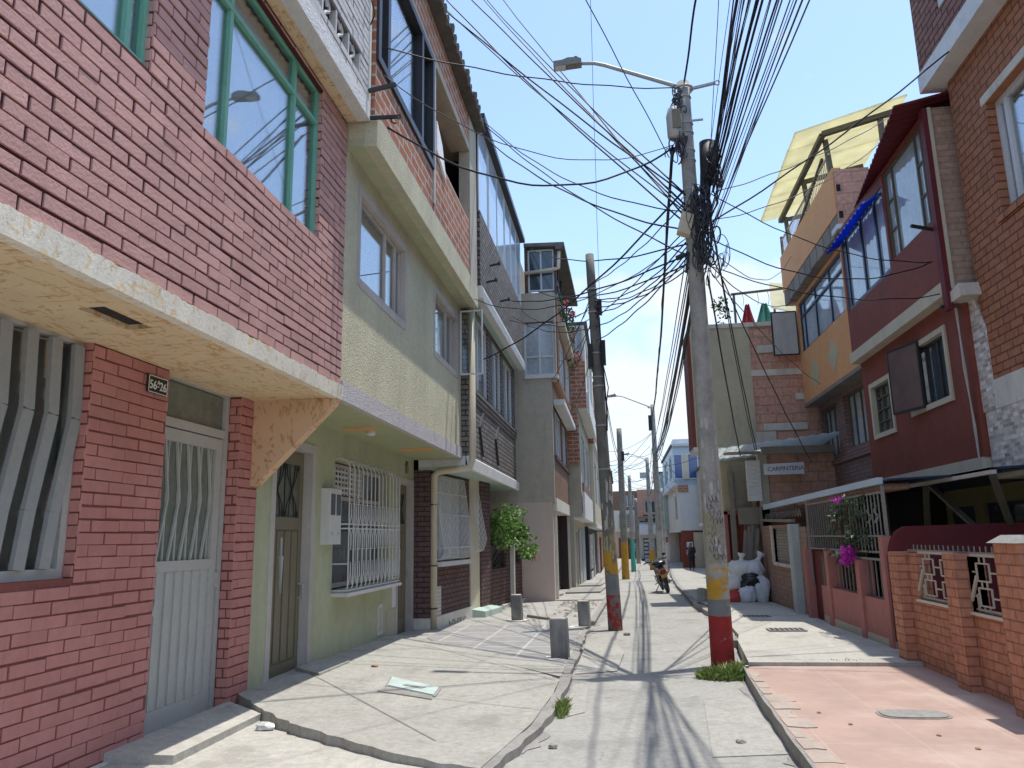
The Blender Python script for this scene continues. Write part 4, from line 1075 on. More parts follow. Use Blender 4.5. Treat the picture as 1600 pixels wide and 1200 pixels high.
g = MB(); g.box(-6, -1.50, Y4, Y4 + .2, 2.17, 5.1); g.box(-6, -1.37, Y4, Y4 + .2, 5.1, 5.22); g.box(-6, -1.37, Y4, Y4 + .2, 6.6, 7.35)
g.box(-6, -2.15, Y4, Y4 + .2, 5.22, 6.6); g.box(-1.42, -1.37, Y4, Y4 + .2, 5.22, 6.6)
obj('side_wall', g, M['grey_render'], H)
window(H, 'y', Y4 + .02, -1, -2.15, -1.40, 5.24, 6.56, M['white_frame'], M['pale_glass'], cols=(.5,), rows=(.36,), bar=.045)
g = MB(); g.box(-2.15, -1.33, Y4 - .07, Y4 + .2, 5.16, 5.24); obj('sill', g, M['white_edge'], H)
window(H, 'y', Y4 + .05, -1, -2.02, -1.36, 7.40, 8.50, M['white_frame'], M['shade_glass'], cols=(.5,), rows=(.45,), bar=.04)
g = MB(); g.box(-2.1, -2.02, Y4, Y4 + .15, 7.35, 8.6); g.box(-1.36, -1.3, Y4, Y4 + .15, 7.35, 8.6); obj('corner_post', g, M['brown_brick'], H)
g = MB(); g.tube([(-2.1, Y4 - .04, 7.86), (-1.32, Y4 - .04, 7.93), (-1.24, Y4 - .04, 7.95), (-1.22, Y4 - .02, 8.4)], .045, 8); obj('gutter_pipe', g, M['cream_pipe'], H, True)
g = MB(); g.hexa([(-2.1, Y4 - .1, 8.55), (-1.08, Y4 - .12, 8.5), (-1.02, Y4e, 8.5), (-2.1, Y4e, 8.55), (-2.1, Y4 - .1, 8.64), (-1.08, Y4 - .12, 8.6), (-1.02, Y4e, 8.6), (-2.1, Y4e, 8.64)]); g.box(-1.3, -1.12, Y4 - .14, Y4 + .02, 8.42, 8.58); obj('roof', g, M['roof_fibre'], H)
g = MB(); g.wall('x', -1.49, -1.7, Y4 + .2, Y4e, 2.28, 5.1, [(18.8, 21.0, 3.3, 4.55), (21.3, 22.9, 3.3, 4.55)]); obj('front_wall', g, M['tan_brick'], H)
for a, b in ((18.8, 21.0), (21.3, 22.9)): window(H, 'x', -1.53, 1, a, b, 3.3, 4.55, M['white_frame'], M['pale_glass'], cols=(.33, .66), bar=.05)
g = MB(); g.box(-1.6, -1.22, 18.5, 23.3, 4.55, 4.68); obj('ledge', g, M['white_edge'], H)
g = MB(); g.box(-1.55, -1.44, 18.4, 23.3, 3.22, 3.3); obj('front_sill', g, M['brown_brick'], H)
g = MB(); g.wall('x', -1.33, -1.5, Y4 + .2, Y4e, 5.1, 7.35, [(18.8, 20.6, 5.24, 6.4), (21.0, 22.9, 5.24, 6.4)]); obj('top_wall', g, M['tan_brick'], H)
for a, b in ((18.8, 20.6), (21.0, 22.9)): window(H, 'x', -1.36, 1, a, b, 5.24, 6.4, M['white_frame'], M['pale_glass'], cols=(.5,), bar=.05)
g = MB(); g.box(-1.5, -1.15, 18.6, 23.3, 6.55, 6.66); obj('top_ledge', g, M['cream_band'], H)
g = MB(); g.box(-1.45, -1.32, Y4 + .2, Y4e, 7.35, 7.45); g.box(-1.4, -1.35, 18.4, 23.2, 7.9, 7.95)
for k in range(5): g.box(-1.4, -1.35, 18.4 + k * 1.18, 18.46 + k * 1.18, 7.45, 8.5)
obj('balcony_frame', g, M['black_frame'], H)
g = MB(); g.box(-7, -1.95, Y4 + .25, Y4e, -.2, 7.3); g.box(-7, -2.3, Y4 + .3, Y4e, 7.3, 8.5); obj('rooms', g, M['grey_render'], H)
random.seed(4)
t = thing('hanging_plants', 'red flowering plants hanging over the top balcony of the grey house', 'plants', (-1.2, 20.5, 7.0))
g = MB(); fl = MB()
for k in range(14):
    c = (-1.18 + random.uniform(-.12, .12), 18.6 + k * .3, 7.35 - .04 * k + random.uniform(-.25, .3)); g.leaves(c, (.16, .2, .22), 26, .11, .5, .2)
    if k % 3 == 0 or k > 10: fl.leaves((c[0] + .08, c[1], c[2]), (.1, .12, .1), 24, .07, 0, .2)
obj('foliage', g, M['leaf_dark'], t); obj('blossom', fl, M['flower_red'], t)

# ------------------------------------------------------------------ houses further down the left side
def row_house(name, label, y0, y1, steps, mats, cat='house', ground=None, extra=None):
    """steps: (x_front, z0, z1, material, windows [(a,b,c,d)], glass) for each storey."""
    h = thing(name, label, cat, (steps[0][0], (y0 + y1) / 2, gz(y0)))
    for x, z0, z1, m, wins, gl in steps:
        g = MB(); g.wall('x', x, x - .2 if x < 0 else x + .2, y0, y1, z0, z1, wins)
        e = -6 if x < 0 else 9
        xi = x - .2 if x < 0 else x + .2
        g.box(min(e, xi), max(e, xi), y0, y0 + .15, z0, z1); g.box(min(e, xi), max(e, xi), y1 - .15, y1, z0, z1)
        obj('wall', g, m, h)
        for a, b, c, d in wins: window(h, 'x', x + (-.05 if x < 0 else .05), 1 if x < 0 else -1, a, b, c, d, M['white_frame'], gl, cols=(.5,), bar=.06)
    xs = steps[-1][0]
    g = MB(); e = -6.2 if xs < 0 else 9.2
    g.box(min(e, xs + (.1 if xs < 0 else -.1)), max(e, xs + (.1 if xs < 0 else -.1)), y0, y1, steps[-1][2], steps[-1][2] + .12); obj('roof', g, M['roof_fibre'], h)
    for (x, z0, *_), (x2, z2, *_) in zip(steps, steps[1:]):
        g = MB(); q = x2 + (.06 if x2 < 0 else -.06)
        g.box(min(x, q) - (.3 if x < 0 else 0), max(x, q) + (.3 if x > 0 else 0), y0 + .02, y1 - .02, z2 - .06, z2 + .1); obj('ledge', g, M['white_edge'], h)
    g = MB(); i = steps[0][0]; i2 = max([s_[0] for s_ in steps]) if xs > 0 else min([s_[0] for s_ in steps])
    a, b = (-5.9, i2 - .5) if xs < 0 else (i2 + .5, 8.9)
    g.box(a, b, y0 + .2, y1 - .2, -.8, steps[-1][2] - .05); obj('rooms', g, M['dark'], h)
    return h
h = row_house('block_house', 'house with raw orange block gable and white balcony, just past the grey house', 23.4, 30.5, [
    (-1.38, -.6, 1.95, M['grey_render'], [(24.2, 25.2, -.4, 1.5), (25.6, 27.2, -.4, 1.6), (27.6, 29.6, -.4, 1.6)], M['pale_glass']),
    (-1.12, 1.95, 5.25, M['grey_render'], [(24.4, 26.6, 3.0, 4.6), (27.4, 29.8, 3.0, 4.6)], M['pale_glass']),
    (-.86, 5.25, 7.9, M['white_plaster'], [(24.2, 26.4, 6.0, 7.6), (27.0, 29.6, 6.0, 7.6)], M['pale_glass'])], None)
g = MB(); g.box(-1.9, -.87, 23.31, 23.395, 5.26, 6.72); obj('gable', g, M['orange_block'], h)
g = MB(); g.box(-1.9, -1.13, 23.32, 23.395, 3.5, 5.1); obj('gable', g, M['orange_block'], h)
window(h, 'y', 23.3, -1, -1.35, -.9, 6.75, 7.85, M['white_frame'], M['pale_glass'], cols=(.5,), bar=.04)
g = MB(); g.box(-.86, -.78, 23.41, 30.49, 5.1, 5.75); obj('balcony_front', g, M['white_edge'], h)
g = MB(); g.box(-1.1, -1.03, 23.5, 30.4, 1.9, 2.7); obj('balcony_front', g, M['white_edge'], h)
g = MB(); g.box(-1.12, -1.06, 24, 30.2, 2.72, 3.0); obj('band', g, M['brown_band'], h)
g = MB()
for k, (a, b) in enumerate(((25.6, 27.2), (27.6, 29.6))):
    for q in range(8): g.box(-1.36, -1.345, a + (b - a) * q / 8 + .02, a + (b - a) * (q + 1) / 8 - .02, -.4, 1.6)
obj('gate', g, M['galv'], h)
h = row_house('shop_house', 'house with a navy shop front and white sign boards beyond the orange block gable', 30.6, 41, [
    (-1.25, -.8, 1.75, M['navy'], [], M['pale_glass']),
    (-.95, 1.75, 5.0, M['cream_band'], [(31.2, 34, 2.7, 4.4), (35, 39.5, 2.7, 4.4)], M['pale_glass']),
    (-.9, 5.0, 7.4, M['orange_block'], [(31.4, 34.5, 5.7, 7.0), (35.4, 39.5, 5.7, 7.0)], M['pale_glass'])], None)
g = MB(); g.box(-1.25, -1.2, 31.4, 33.4, .1, 1.45); g.box(-1.25, -1.2, 31.6, 33.2, -.35, -.05); g.box(-1.25, -1.18, 34.6, 35.2, -.3, 1.5); obj('sign_board', g, M['white_plaster'], h)
g = MB()
for k in range(3): g.box(-1.2, -1.195, 31.8, 33.0, .2 + k * .4, .5 + k * .4)
obj('sign_panel', g, M['frame_lilac'], h)
h = row_house('narrow_house', 'narrow pale house with a maroon door behind the leaning pole', 41.1, 52, [
    (-1.2, -.8, 1.6, M['blush_render'], [], M['pale_glass']),
    (-.8, 1.6, 4.7, M['grey_render'], [(42, 45, 2.4, 4.0), (46, 50, 2.4, 4.0)], M['pale_glass']),
    (-.75, 4.7, 7.0, M['white_plaster'], [(42, 45, 5.3, 6.6), (46, 50, 5.3, 6.6)], M['pale_glass'])], None)
g = MB(); g.box(-1.2, -1.14, 44, 46, -.62, 1.3); obj('door', g, M['wine'], h)
h = row_house('far_house', 'far tan brick house before the street end on the left', 52.1, 64, [
    (-.9, -.8, 1.8, M['tan_brick'], [], M['pale_glass']),
    (-.5, 1.8, 5.6, M['tan_brick'], [(53, 56, 2.6, 4.4), (58, 62, 2.6, 4.4)], M['pale_glass'])], None)

# ------------------------------------------------------------------ street end: houses across the far junction
def end_house(name, label, x0, x1, steps, gl):
    h = thing(name, label, 'house', ((x0 + x1) / 2, 70, -.62))
    for z0, z1, m, wins, dy in steps:
        g = MB(); g.wall('y', 70 - dy, 70 - dy + .2, x0, x1, z0, z1, wins); g.box(x0, x1, 70.4, 76, z0, z1); obj('wall', g, m, h)
        for w_ in wins: window(h, 'y', 70 - dy + .06, -1, *w_, M['white_frame'], gl, cols=(.5,), bar=.07)
    return h
h = end_house('end_house', 'pale two-storey house with shutters closing the street on the left', -2.5, 1.55, [
    (-.7, 1.75, M['blush_render'], [], 0), (1.75, 3.6, M['white_plaster'], [(-.1, 1.2, 2.0, 3.3)], .5), (3.6, 5.3, M['tan_brick'], [(.1, 1.3, 3.9, 4.9)], .5)], M['shade_glass'])
g = MB(); g.box(-.2, .7, 69.9, 69.98, -.6, 1.2); obj('door', g, M['wine'], h)
g = MB(); g.box(.75, 1.4, 69.9, 69.98, -.6, 1.1); obj('shutter', g, M['dark'], h)
g = MB()
for k in range(8): g.box(-.1, 1.2, 69.44, 69.47, 2.05 + k * .15, 2.12 + k * .15)
obj('shutter_slats', g, M['galv'], h)
h = end_house('end_house', 'brick house over a white fronted shop closing the street ahead', 1.6, 5.0, [
    (-.7, 1.55, M['white_plaster'], [(1.9, 4.0, -.6, 1.2)], 0), (1.55, 3.0, M['grey_render'], [(2.1, 3.3, 2.6, 2.95)], .3), (3.0, 5.4, M['salmon_block'], [(2.2, 3.2, 3.3, 4.4), (3.6, 4.6, 3.3, 4.4)], .5)], M['shade_glass'])
g = MB(); g.hexa([(1.65, 69.1, 1.45), (4.6, 69.1, 1.45), (4.6, 69.7, 1.5), (1.65, 69.7, 1.5), (1.65, 69.1, 2.15), (4.6, 69.1, 2.1), (4.6, 69.7, 2.4), (1.65, 69.7, 2.45)]); obj('shop_fascia', g, M['white_edge'], h)
g = MB(); g.box(1.7, 4.9, 69.2, 69.26, 2.55, 2.65); g.box(2.0, 4.5, 69.2, 69.24, 3.05, 3.15); obj('balcony_rail', g, M['iron_black'], h)
g = MB()
for k in range(5): g.box(2.0 + .02, 2.5, 69.96, 70.0, -.5 + k * .33, -.3 + k * .33)
obj('shop_shelves', g, M['white_edge'], h)
h = end_house('end_house', 'red brown house at the far right corner of the street end', 5.05, 9.5, [(-.7, 2.0, M['rose'], [], 0), (2.0, 5.2, M['tan_brick'], [(5.6, 7, 2.6, 4.2)], .4)], M['shade_glass'])

# ------------------------------------------------------------------ far right side
h = row_house('blue_window_house', 'far right house with dark blue windows over a white boxed storey', 47, 58, [
    (4.2, -.8, 1.55, M['wine'], [], M['shade_glass']),
    (3.55, 1.6, 4.3, M['white_plaster'], [(49, 51, 2.3, 3.8)], M['shade_glass']),
    (3.3, 4.3, 6.6, M['sky_sheet'], [(48, 50.5, 4.8, 6.2), (52, 56, 4.8, 6.2)], M['shade_glass'])], None)
M['deep_blue'] = paint('blue tinted glass', (.05, .10, .26), .1, .2, 1, bmp=0, spec=.8)
g = MB(); g.box(3.56, 6, 46.9, 46.99, 1.62, 4.28); obj('side_wall', g, M['white_frame'], h)
window(h, 'y', 46.85, -1, 3.32, 6.2, 4.62, 6.15, M['white_frame'], M['deep_blue'], cols=(.18, .3, .5, .75), bar=.06)
g = MB(); g.box(3.85, 4.2, 46.84, 46.9, 4.66, 6.1); obj('cream_panel', g, M['cream_band'], h)
g = MB(); g.box(3.5, 4.1, 46.86, 46.98, 3.85, 4.3); obj('brick_patch', g, M['orange_block'], h)
g = MB(); g.box(3.3, 6.2, 46.7, 58, 6.6, 6.75); g.box(3.4, 6.2, 47.4, 58, 6.75, 7.1); obj('roof_edge', g, M['zinc'], h)
g = MB(); g.box(4.24, 4.85, 46.92, 46.98, -.6, 1.5); obj('door', g, M['cream_band'], h)
g = MB(); g.box(3.8, 4.15, 46.7, 46.76, .3, .95); sg = obj('sign', g, M['white_edge'], h)
g = MB(); g.lathe((3.98, 46.69, .52), [(.0, 0), (.09, .02), (.1, .12), (.08, .22), (0, .25)], 10); obj('sign_emblem', g, M['iron_black'], sg)
g = MB(); g.box(3.55, 9, 46.98, 47.0, -.8, 1.6); obj('maroon_front', g, M['wine'], h)
h = row_house('teal_house', 'pale teal narrow house with hanging laundry near the right street end', 58.1, 69, [
    (3.5, -.8, 1.8, M['white_plaster'], [], M['shade_glass']),
    (3.1, 1.8, 5.9, M['mint'], [(59, 61, 2.8, 4.6), (63, 66, 2.8, 4.6)], M['shade_glass'])], None)
g = MB(); g.box(3.0, 3.06, 58.4, 60, 1.1, 3.0); obj('hanging_cloth', g, M['teal'], h)
g = MB(); g.box(2.9, 3.4, 58.1, 58.2, .85, 1.25); obj('awning', g, M['rose'], h)
h = row_house('plain_house', 'plain grey house hidden behind the banded pole', 22.2, 32, [(4.5, -.6, 2.2, M['white_plaster'], [], M['shade_glass']), (4.2, 2.2, 5.2, M['olive_render'], [(23, 26, 3, 4.4), (27, 30, 3, 4.4)], M['shade_glass'])], None)
h = row_house('shuttered_house', 'white house with roller shutters where the person in black stands', 32.1, 46.5, [(4.75, -.8, 1.9, M['white_plaster'], [], M['shade_glass']), (4.6, 1.9, 5.0, M['grey_render'], [(34, 37, 2.8, 4.2), (40, 44, 2.8, 4.2)], M['shade_glass'])], None)
g = MB()
for k in range(10): g.box(4.68, 4.745, 42.5, 45.5, -.5 + k * .22, -.34 + k * .22)
obj('roller_shutter', g, M['white_frame'], h)
g = MB(); g.box(3.9, 4.4, 31.98, 32.1, 5.9, 6.6); g.box(3.0, 4.6, 29.9, 30.0, 5.75, 5.8); obj('roof_box', g, M['blue_sheet'], h)
# ------------------------------------------------------------------ clay brick corner house, nearest on the right
XR = 4.2
H = thing('clay_brick_house', 'clay brick house with stone cladding, nearest on the right', 'house', (XR, 7, 0))
wn = (6.75, 8.33, 4.66, 5.96)
g = MB(); g.wall('x', XR, XR + .22, 2.5, 9.10, 2.98, 6.72, [wn]); g.box(XR + .02, 7, 9.02, 9.12, 1.95, 6.72); obj('brick_wall', g, M['clay_brick'], H)
g = MB(); g.box(XR - .015, XR + .2, 2.5, 9.02, 2.66, 2.98); obj('white_band', g, M['white_plaster'], H)
g = MB(); g.box(XR - .01, XR + .2, 2.5, 9.30, 1.96, 2.66); g.prism([(9.02, 2.66), (9.32, 2.66), (9.33, 4.0), (9.22, 4.08), (9.02, 3.6)], 'x', XR - .02, XR + .2); obj('stone_cladding', g, M['stone_clad'], H)
g = MB(); g.prism([(9.0, 3.98), (9.34, 3.98), (9.34, 4.10), (9.05, 4.14)], 'x', XR - .22, XR + .2); o = obj('stone_cap', g, M['pale_stone'], H)
g = MB(); g.box(XR - .02, 7, 2.5, 9.3, 1.9, 1.955); obj('soffit', g, M['pale_stone'], H)
g = MB(); g.wall('x', 5.0, 5.2, 2.5, 8.9, 0, 1.9, [(5.0, 6.2, 0, 1.7), (6.8, 8.4, .7, 1.7)]); obj('lower_wall', g, M['yellow_wall'], H)
window(H, 'x', 5.05, -1, 6.8, 8.4, .7, 1.7, M['blue_frame'], M['shade_glass'], cols=(.33, .66), rows=(.5,))
g = MB(); g.box(XR + .17, XR + .3, 6.9, 8.32, 4.6, 4.68); g.box(XR - .03, XR + .1, 6.7, 8.4, 4.58, 4.66); obj('sill', g, M['clay_brick'], H)
window(H, 'x', XR + .10, -1, 6.75, 8.33, 4.68, 5.96, M['white_frame'], M['clear'], cols=(.12, .5, .88), bar=.06, dep=.06, curtain=M['sheer'])
g = MB(); g.box(XR - .015, XR + .18, 6.75, 8.40, 5.962, 6.06); obj('lintel', g, M['pale_stone'], H)
g = MB(); g.box(3.955, 4.5, 2.5, 9.30, 6.70, 6.95); obj('slab', g, M['white_edge'], H)
wn2 = (6.6, 8.62, 7.36, 8.05)
g = MB(); g.wall('x', 3.975, 4.15, 2.5, 9.28, 6.95, 8.12, [wn2]); g.box(4.0, 7, 9.18, 9.285, 6.95, 8.12); obj('upper_wall', g, M['clay_plum'], H)
window(H, 'x', 4.0, -1, *wn2, M['white_frame'], M['clear'], cols=(.5,), bar=.06, curtain=M['sheer'])
g = MB(); g.box(5.0, 9, 2.6, 9.0, 1.96, 8.0); g.box(5.6, 9, 2.6, 8.9, 0, 1.9); obj('rooms', g, M['dark'], H)
g = MB(); g.box(3.98, 9, 2.5, 9.28, 8.12, 8.2); obj('roof', g, M['roof_fibre'], H)

# ------------------------------------------------------------------ wine red house
H = thing('wine_red_house', 'wine red house with cream bands and a blue plastic window hood', 'house', (4.15, 11.3, 0))
X1, X2 = 4.13, 4.0
ws, wl = (12.0, 12.85, 2.86, 3.62), (9.95, 11.2, 2.98, 3.80)
g = MB(); g.wall('x', X1, X1 + .2, 9.32, 13.25, 2.16, 4.12, [ws, wl]); obj('middle_wall', g, M['wine'], H)
g = MB(); g.box(X1 - .03, X1 + .2, 9.34, 13.3, 1.98, 2.16); g.box(X2 - .03, X2 + .2, 9.34, 13.27, 4.12, 4.29); obj('cream_band', g, M['cream_band'], H)
for a, b, c, d in (ws, wl):
    g = MB()
    for q in ((a - .07, a + .004, c - .07, d + .07), (b - .004, b + .07, c - .07, d + .07), (a + .004, b - .004, d - .004, d + .068), (a + .004, b - .004, c - .068, c + .004)): g.box(X1 - .025, X1 + .12, *q)
    obj('window_surround', g, M['cream_band'], H)
window(H, 'x', X1 + .05, -1, *ws, M['steel_dark'], M['shade_glass'], cols=(.33, .66), rows=(.25, .5, .75), bar=.025)
window(H, 'x', X1 + .05, -1, *wl, M['black_frame'], M['shade_glass'], cols=(.3, .62), bar=.04)
g = MB(); h0, h1 = Vector((X1 - .04, 10.72, 0)), Vector((X1 - .22, 11.32, 0)); nn = (h1 - h0).cross(Vector((0, 0, 1))).normalized() * .012
g.hexa([(*(h0 - nn)[:2], 2.97), (*(h1 - nn)[:2], 2.97), (*(h1 + nn)[:2], 2.97), (*(h0 + nn)[:2], 2.97), (*(h0 - nn)[:2], 3.86), (*(h1 - nn)[:2], 3.86), (*(h1 + nn)[:2], 3.86), (*(h0 + nn)[:2], 3.86)]); o = obj('shutter_leaf', g, paint('rusty brown sheet', (.13, .085, .08), .6, .2, 4, .4, (.2, .12, .09)), H)
g = MB()
for p_, q_ in (((h0, 2.97), (h1, 2.97)), ((h0, 3.86), (h1, 3.86)), ((h0, 2.97), (h0, 3.86)), ((h1, 2.97), (h1, 3.86))): g.bar((*p_[0][:2], p_[1]), (*q_[0][:2], q_[1]), .032)
obj('leaf_frame', g, M['iron_black'], o)
g = MB(); g.wall('x', X2, X2 + .2, 9.36, 13.22, 4.29, 6.5, [(9.48, 11.0, 5.12, 6.44), (11.05, 13.12, 5.0, 6.3)]); obj('upper_wall', g, M['wine'], H)
window(H, 'x', X2 + .03, -1, 9.48, 11.0, 5.12, 6.44, M['steel_dark'], M['pale_glass'], cols=(.12, .25, .82), bar=.035, sub=((.0, .25, .33, .33), (0, .25, .66, .66), (.82, 1, .33, .33), (.82, 1, .66, .66)))
window(H, 'x', X2 + .01, -1, 11.05, 13.12, 5.0, 6.3, M['blue_frame'], M['pale_glass'], cols=(.22, .55, .95), bar=.06)
M['end_brick'] = brick('bare buff brick', (.47, .31, .22), (.40, .25, .175), (.33, .25, .19), .24, .08, .009, stain=.5, stain_c=(.33, .27, .22))
g = MB(); g.box(X2 + .04, 7, 9.29, 9.36, 4.12, 6.5); obj('end_wall', g, M['end_brick'], H)
g = MB(); g.box(X2, X2 + .04, 9.27, 9.36, 4.15, 6.5); obj('end_band', g, M['cream_band'], H)
g = MB(); g.box(X2 - .06, X2, 9.28, 9.4, 3.9, 6.5); obj('corner_trim', g, M['wine_dark'], H)
# corrugated roof with maroon boarded soffit
g = MB(); n = 40
for k in range(n):
    a, b = 9.2 + 3.1 * k / n, 9.2 + 3.1 * (k + 1) / n
    za = 6.5 + .03 * (k % 2); zb = 6.5 + .03 * ((k + 1) % 2)
    xa = 3.61 + .34 * (a - 9.3) / 2.6; xb = 3.61 + .34 * (b - 9.3) / 2.6
    g.hexa([(xa, a, za), (6.0, a, za + .5), (6.0, b, zb + .5), (xb, b, zb), (xa, a, za + .025), (6.0, a, za + .525), (6.0, b, zb + .525), (xb, b, zb + .025)])
obj('roof', g, M['wine_dark'], H)
g = MB(); n = 22
for k in range(n):
    a, b = 11.1 + 2.1 * k / n, 11.1 + 2.1 * (k + 1) / n; za, zb = .05 * (k % 2), .05 * ((k + 1) % 2)
    g.hexa([(3.74, a, 6.06 + za), (X2 - .01, a, 6.2 + za), (X2 - .01, b, 6.2 + zb), (3.74, b, 6.06 + zb), (3.74, a, 6.07 + za), (X2 - .01, a, 6.21 + za), (X2 - .01, b, 6.21 + zb), (3.74, b, 6.07 + zb)])
obj('window_hood', g, M['blue_sheet'], H)
g = MB(); g.bar((X2 - .01, 9.5, 4.98), (X2 - .3, 9.42, 5.02), .035); obj('cable_bracket', g, M['iron_black'], H)
g = MB(); g.bar((X1 - .02, 9.45, 3.95), (X1 - .22, 9.4, 3.97), .03); obj('cable_bracket', g, M['iron_black'], H)
g = MB()
for k in range(3): g.tube([(X1 - .04 - .01 * k, 9.42, 3.95), (X1 - .08 + .02 * k, 9.36 + .02 * k, 3.2), (X1 - .03, 9.38 + .02 * k, 2.5), (X1 - .03, 9.4, 2.1)], .008, 5)
obj('loose_cable', g, M['frame_lilac'], H)
# porch: lean-to edge, struts, inner wall
g = MB(); g.box(3.66, 3.72, 8.2, 11.9, 1.89, 1.96); obj('porch_edge', g, M['frame_lilac'], H)
g = MB(); g.hexa([(3.66, 8.2, 1.93), (X1 + .2, 8.2, 1.97), (X1 + .2, 11.9, 1.97), (3.66, 11.9, 1.93), (3.66, 8.2, 1.955), (X1 + .2, 8.2, 1.99), (X1 + .2, 11.9, 1.99), (3.66, 11.9, 1.955)]); g.box(X1, 7.5, 9.3, 13.2, 1.96, 1.99); obj('porch_roof', g, M['blue_frame'], H)
g = MB(); g.wall('x', 5.2, 5.4, 8.0, 13.3, 0, 1.96, [(10.2, 12.0, .6, 1.72), (12.3, 13.1, 0, 1.7)]); obj('porch_wall', g, M['yellow_wall'], H)
window(H, 'x', 5.26, -1, 10.2, 12.0, .6, 1.72, M['blue_frame'], M['shade_glass'], cols=(.33, .66), rows=(.5,))
g = MB(); g.box(5.22, 5.26, 12.3, 13.1, 0, 1.7); obj('porch_door', g, M['blue_frame'], H)
g = MB()
for a, b in (((3.9, 9.2, 1.35), (3.75, 10.0, 1.9)), ((3.75, 10.1, 1.9), (3.95, 10.8, 1.2)), ((4.1, 8.9, 1.4), (3.72, 8.3, 1.9)), ((3.5, 10.9, 1.1), (3.7, 11.5, 1.85))): g.bar(a, b, .07, .03)
obj('porch_strut', g, M['steel_dark'], H)
g = MB(); g.box(5.6, 9, 9.4, 13.2, 0, 6.4); g.box(4.6, 9, 9.4, 13.2, 2.2, 6.4); obj('rooms', g, M['dark'], H)

# ------------------------------------------------------------------ ochre house
H = thing('ochre_house', 'ochre orange house with pale diamonds under dark framed windows', 'house', (4.2, 15.4, 0))
g = MB(); g.wall('x', XR, XR + .2, 13.27, 17.55, 4.14, 6.5, [(13.95, 17.38, 5.28, 6.42)]); obj('middle_wall', g, M['orange'], H)
M['diamond'] = paint('pale diamond paint', (.50, .44, .27), .8, .08, 3)
g = MB()
for yc, zc in ((16.45, 4.64), (15.02, 4.70)): g.prism([(yc, zc - .34), (yc + .36, zc), (yc, zc + .34), (yc - .36, zc)], 'x', XR - .006, XR + .01)
obj('diamond', g, M['diamond'], H)
window(H, 'x', XR + .04, -1, 13.95, 17.38, 5.28, 6.42, M['blue_frame'], M['pale_glass'], cols=(.3, .62, .9), rows=(.72,), bar=.05)
g = MB(); y = 17.45; g.box(3.62, 4.16, y, y + .03, 5.3, 6.28); o = obj('shutter_leaf', g, M['frame_lilac'], H)
g = MB(); frame_y(g, y - .01, 3.61, 4.17, 5.28, 6.3, .025, .05); obj('leaf_frame', g, M['iron_black'], o)
XP = 4.02
g = MB(); g.box(XP, XP + .15, 13.3, 17.85, 6.86, 7.72); obj('parapet', g, M['orange'], H)
g = MB()
for k in range(9): g.box(XP + .01, XR + .1, 13.35 + k * .5, 13.8 + k * .5, 6.52 + .02 * (k % 2), 6.84)
obj('soffit_board', g, M['timber'], H)
g = MB(); g.box(XP + .02, 4.62, 13.24, 13.37, 6.64, 7.66); o = obj('end_wall', g, M['salmon_block'], H)
for z in (7.25, 6.75):
    g = MB(); g.box(4.045, 4.115, 13.236, 13.242, z - .005, z + .125)
    for a in range(2):
        for b in range(3): g.box(4.05 + a * .035, 4.072 + a * .035, 13.225, 13.245, z + b * .045, z + .03 + b * .045)
    obj('brick_core', g, M['dark'], o)
g = MB(); g.box(XP - .03, XP + .2, 13.24, 13.6, 6.55, 6.64); obj('end_sill', g, M['white_edge'], H)
X5 = 4.48
wq = [(16.2, 17.45, 2.92, 3.95), (14.3, 15.7, 2.95, 4.0)]
g = MB(); g.wall('x', X5, X5 + .2, 13.3, 17.55, 2.0, 4.16, wq); g.box(X5 - .05, X5, 13.3, 17.5, 2.72, 2.8); obj('lower_wall', g, M['brown_band'], H)
for w_ in wq: window(H, 'x', X5 + .1, -1, *w_, M['steel_dark'], M['pale_glass'], cols=(.45, .75), bar=.04)
g = MB(); g.box(XR - .02, X5 + .1, 13.3, 17.55, 4.08, 4.15); obj('ledge', g, M['timber'], H)
g = MB(); g.box(5.0, 9, 13.4, 17.4, 0, 6.5); obj('rooms', g, M['dark'], H)
# pale blue awning over the yard
g = MB(); g.hexa([(2.92, 9.25, 1.88), (2.98, 9.25, 1.88), (2.98, 16.5, 1.83), (2.92, 16.5, 1.83), (2.92, 9.25, 1.955), (2.98, 9.25, 1.955), (2.98, 16.5, 1.93), (2.92, 16.5, 1.93)]); aw = obj('awning_edge', g, M['sky_sheet'], H)
g = MB(); g.hexa([(2.985, 9.1, 1.91), (4.12, 9.1, 1.95), (4.12, 16.5, 2.12), (2.985, 16.5, 1.9), (2.985, 9.1, 1.93), (4.12, 9.1, 1.97), (4.12, 16.5, 2.14), (2.985, 16.5, 1.92)]); obj('awning_sheet', g, M['blue_frame'], aw)
g = MB()
for k in range(44):
    y = 9.4 + k * .1; g.tube([(2.99, y, 1.86), (3.3, y, 1.86)], .04, 6)
obj('tile_edge', g, M['rough_brick'], aw)
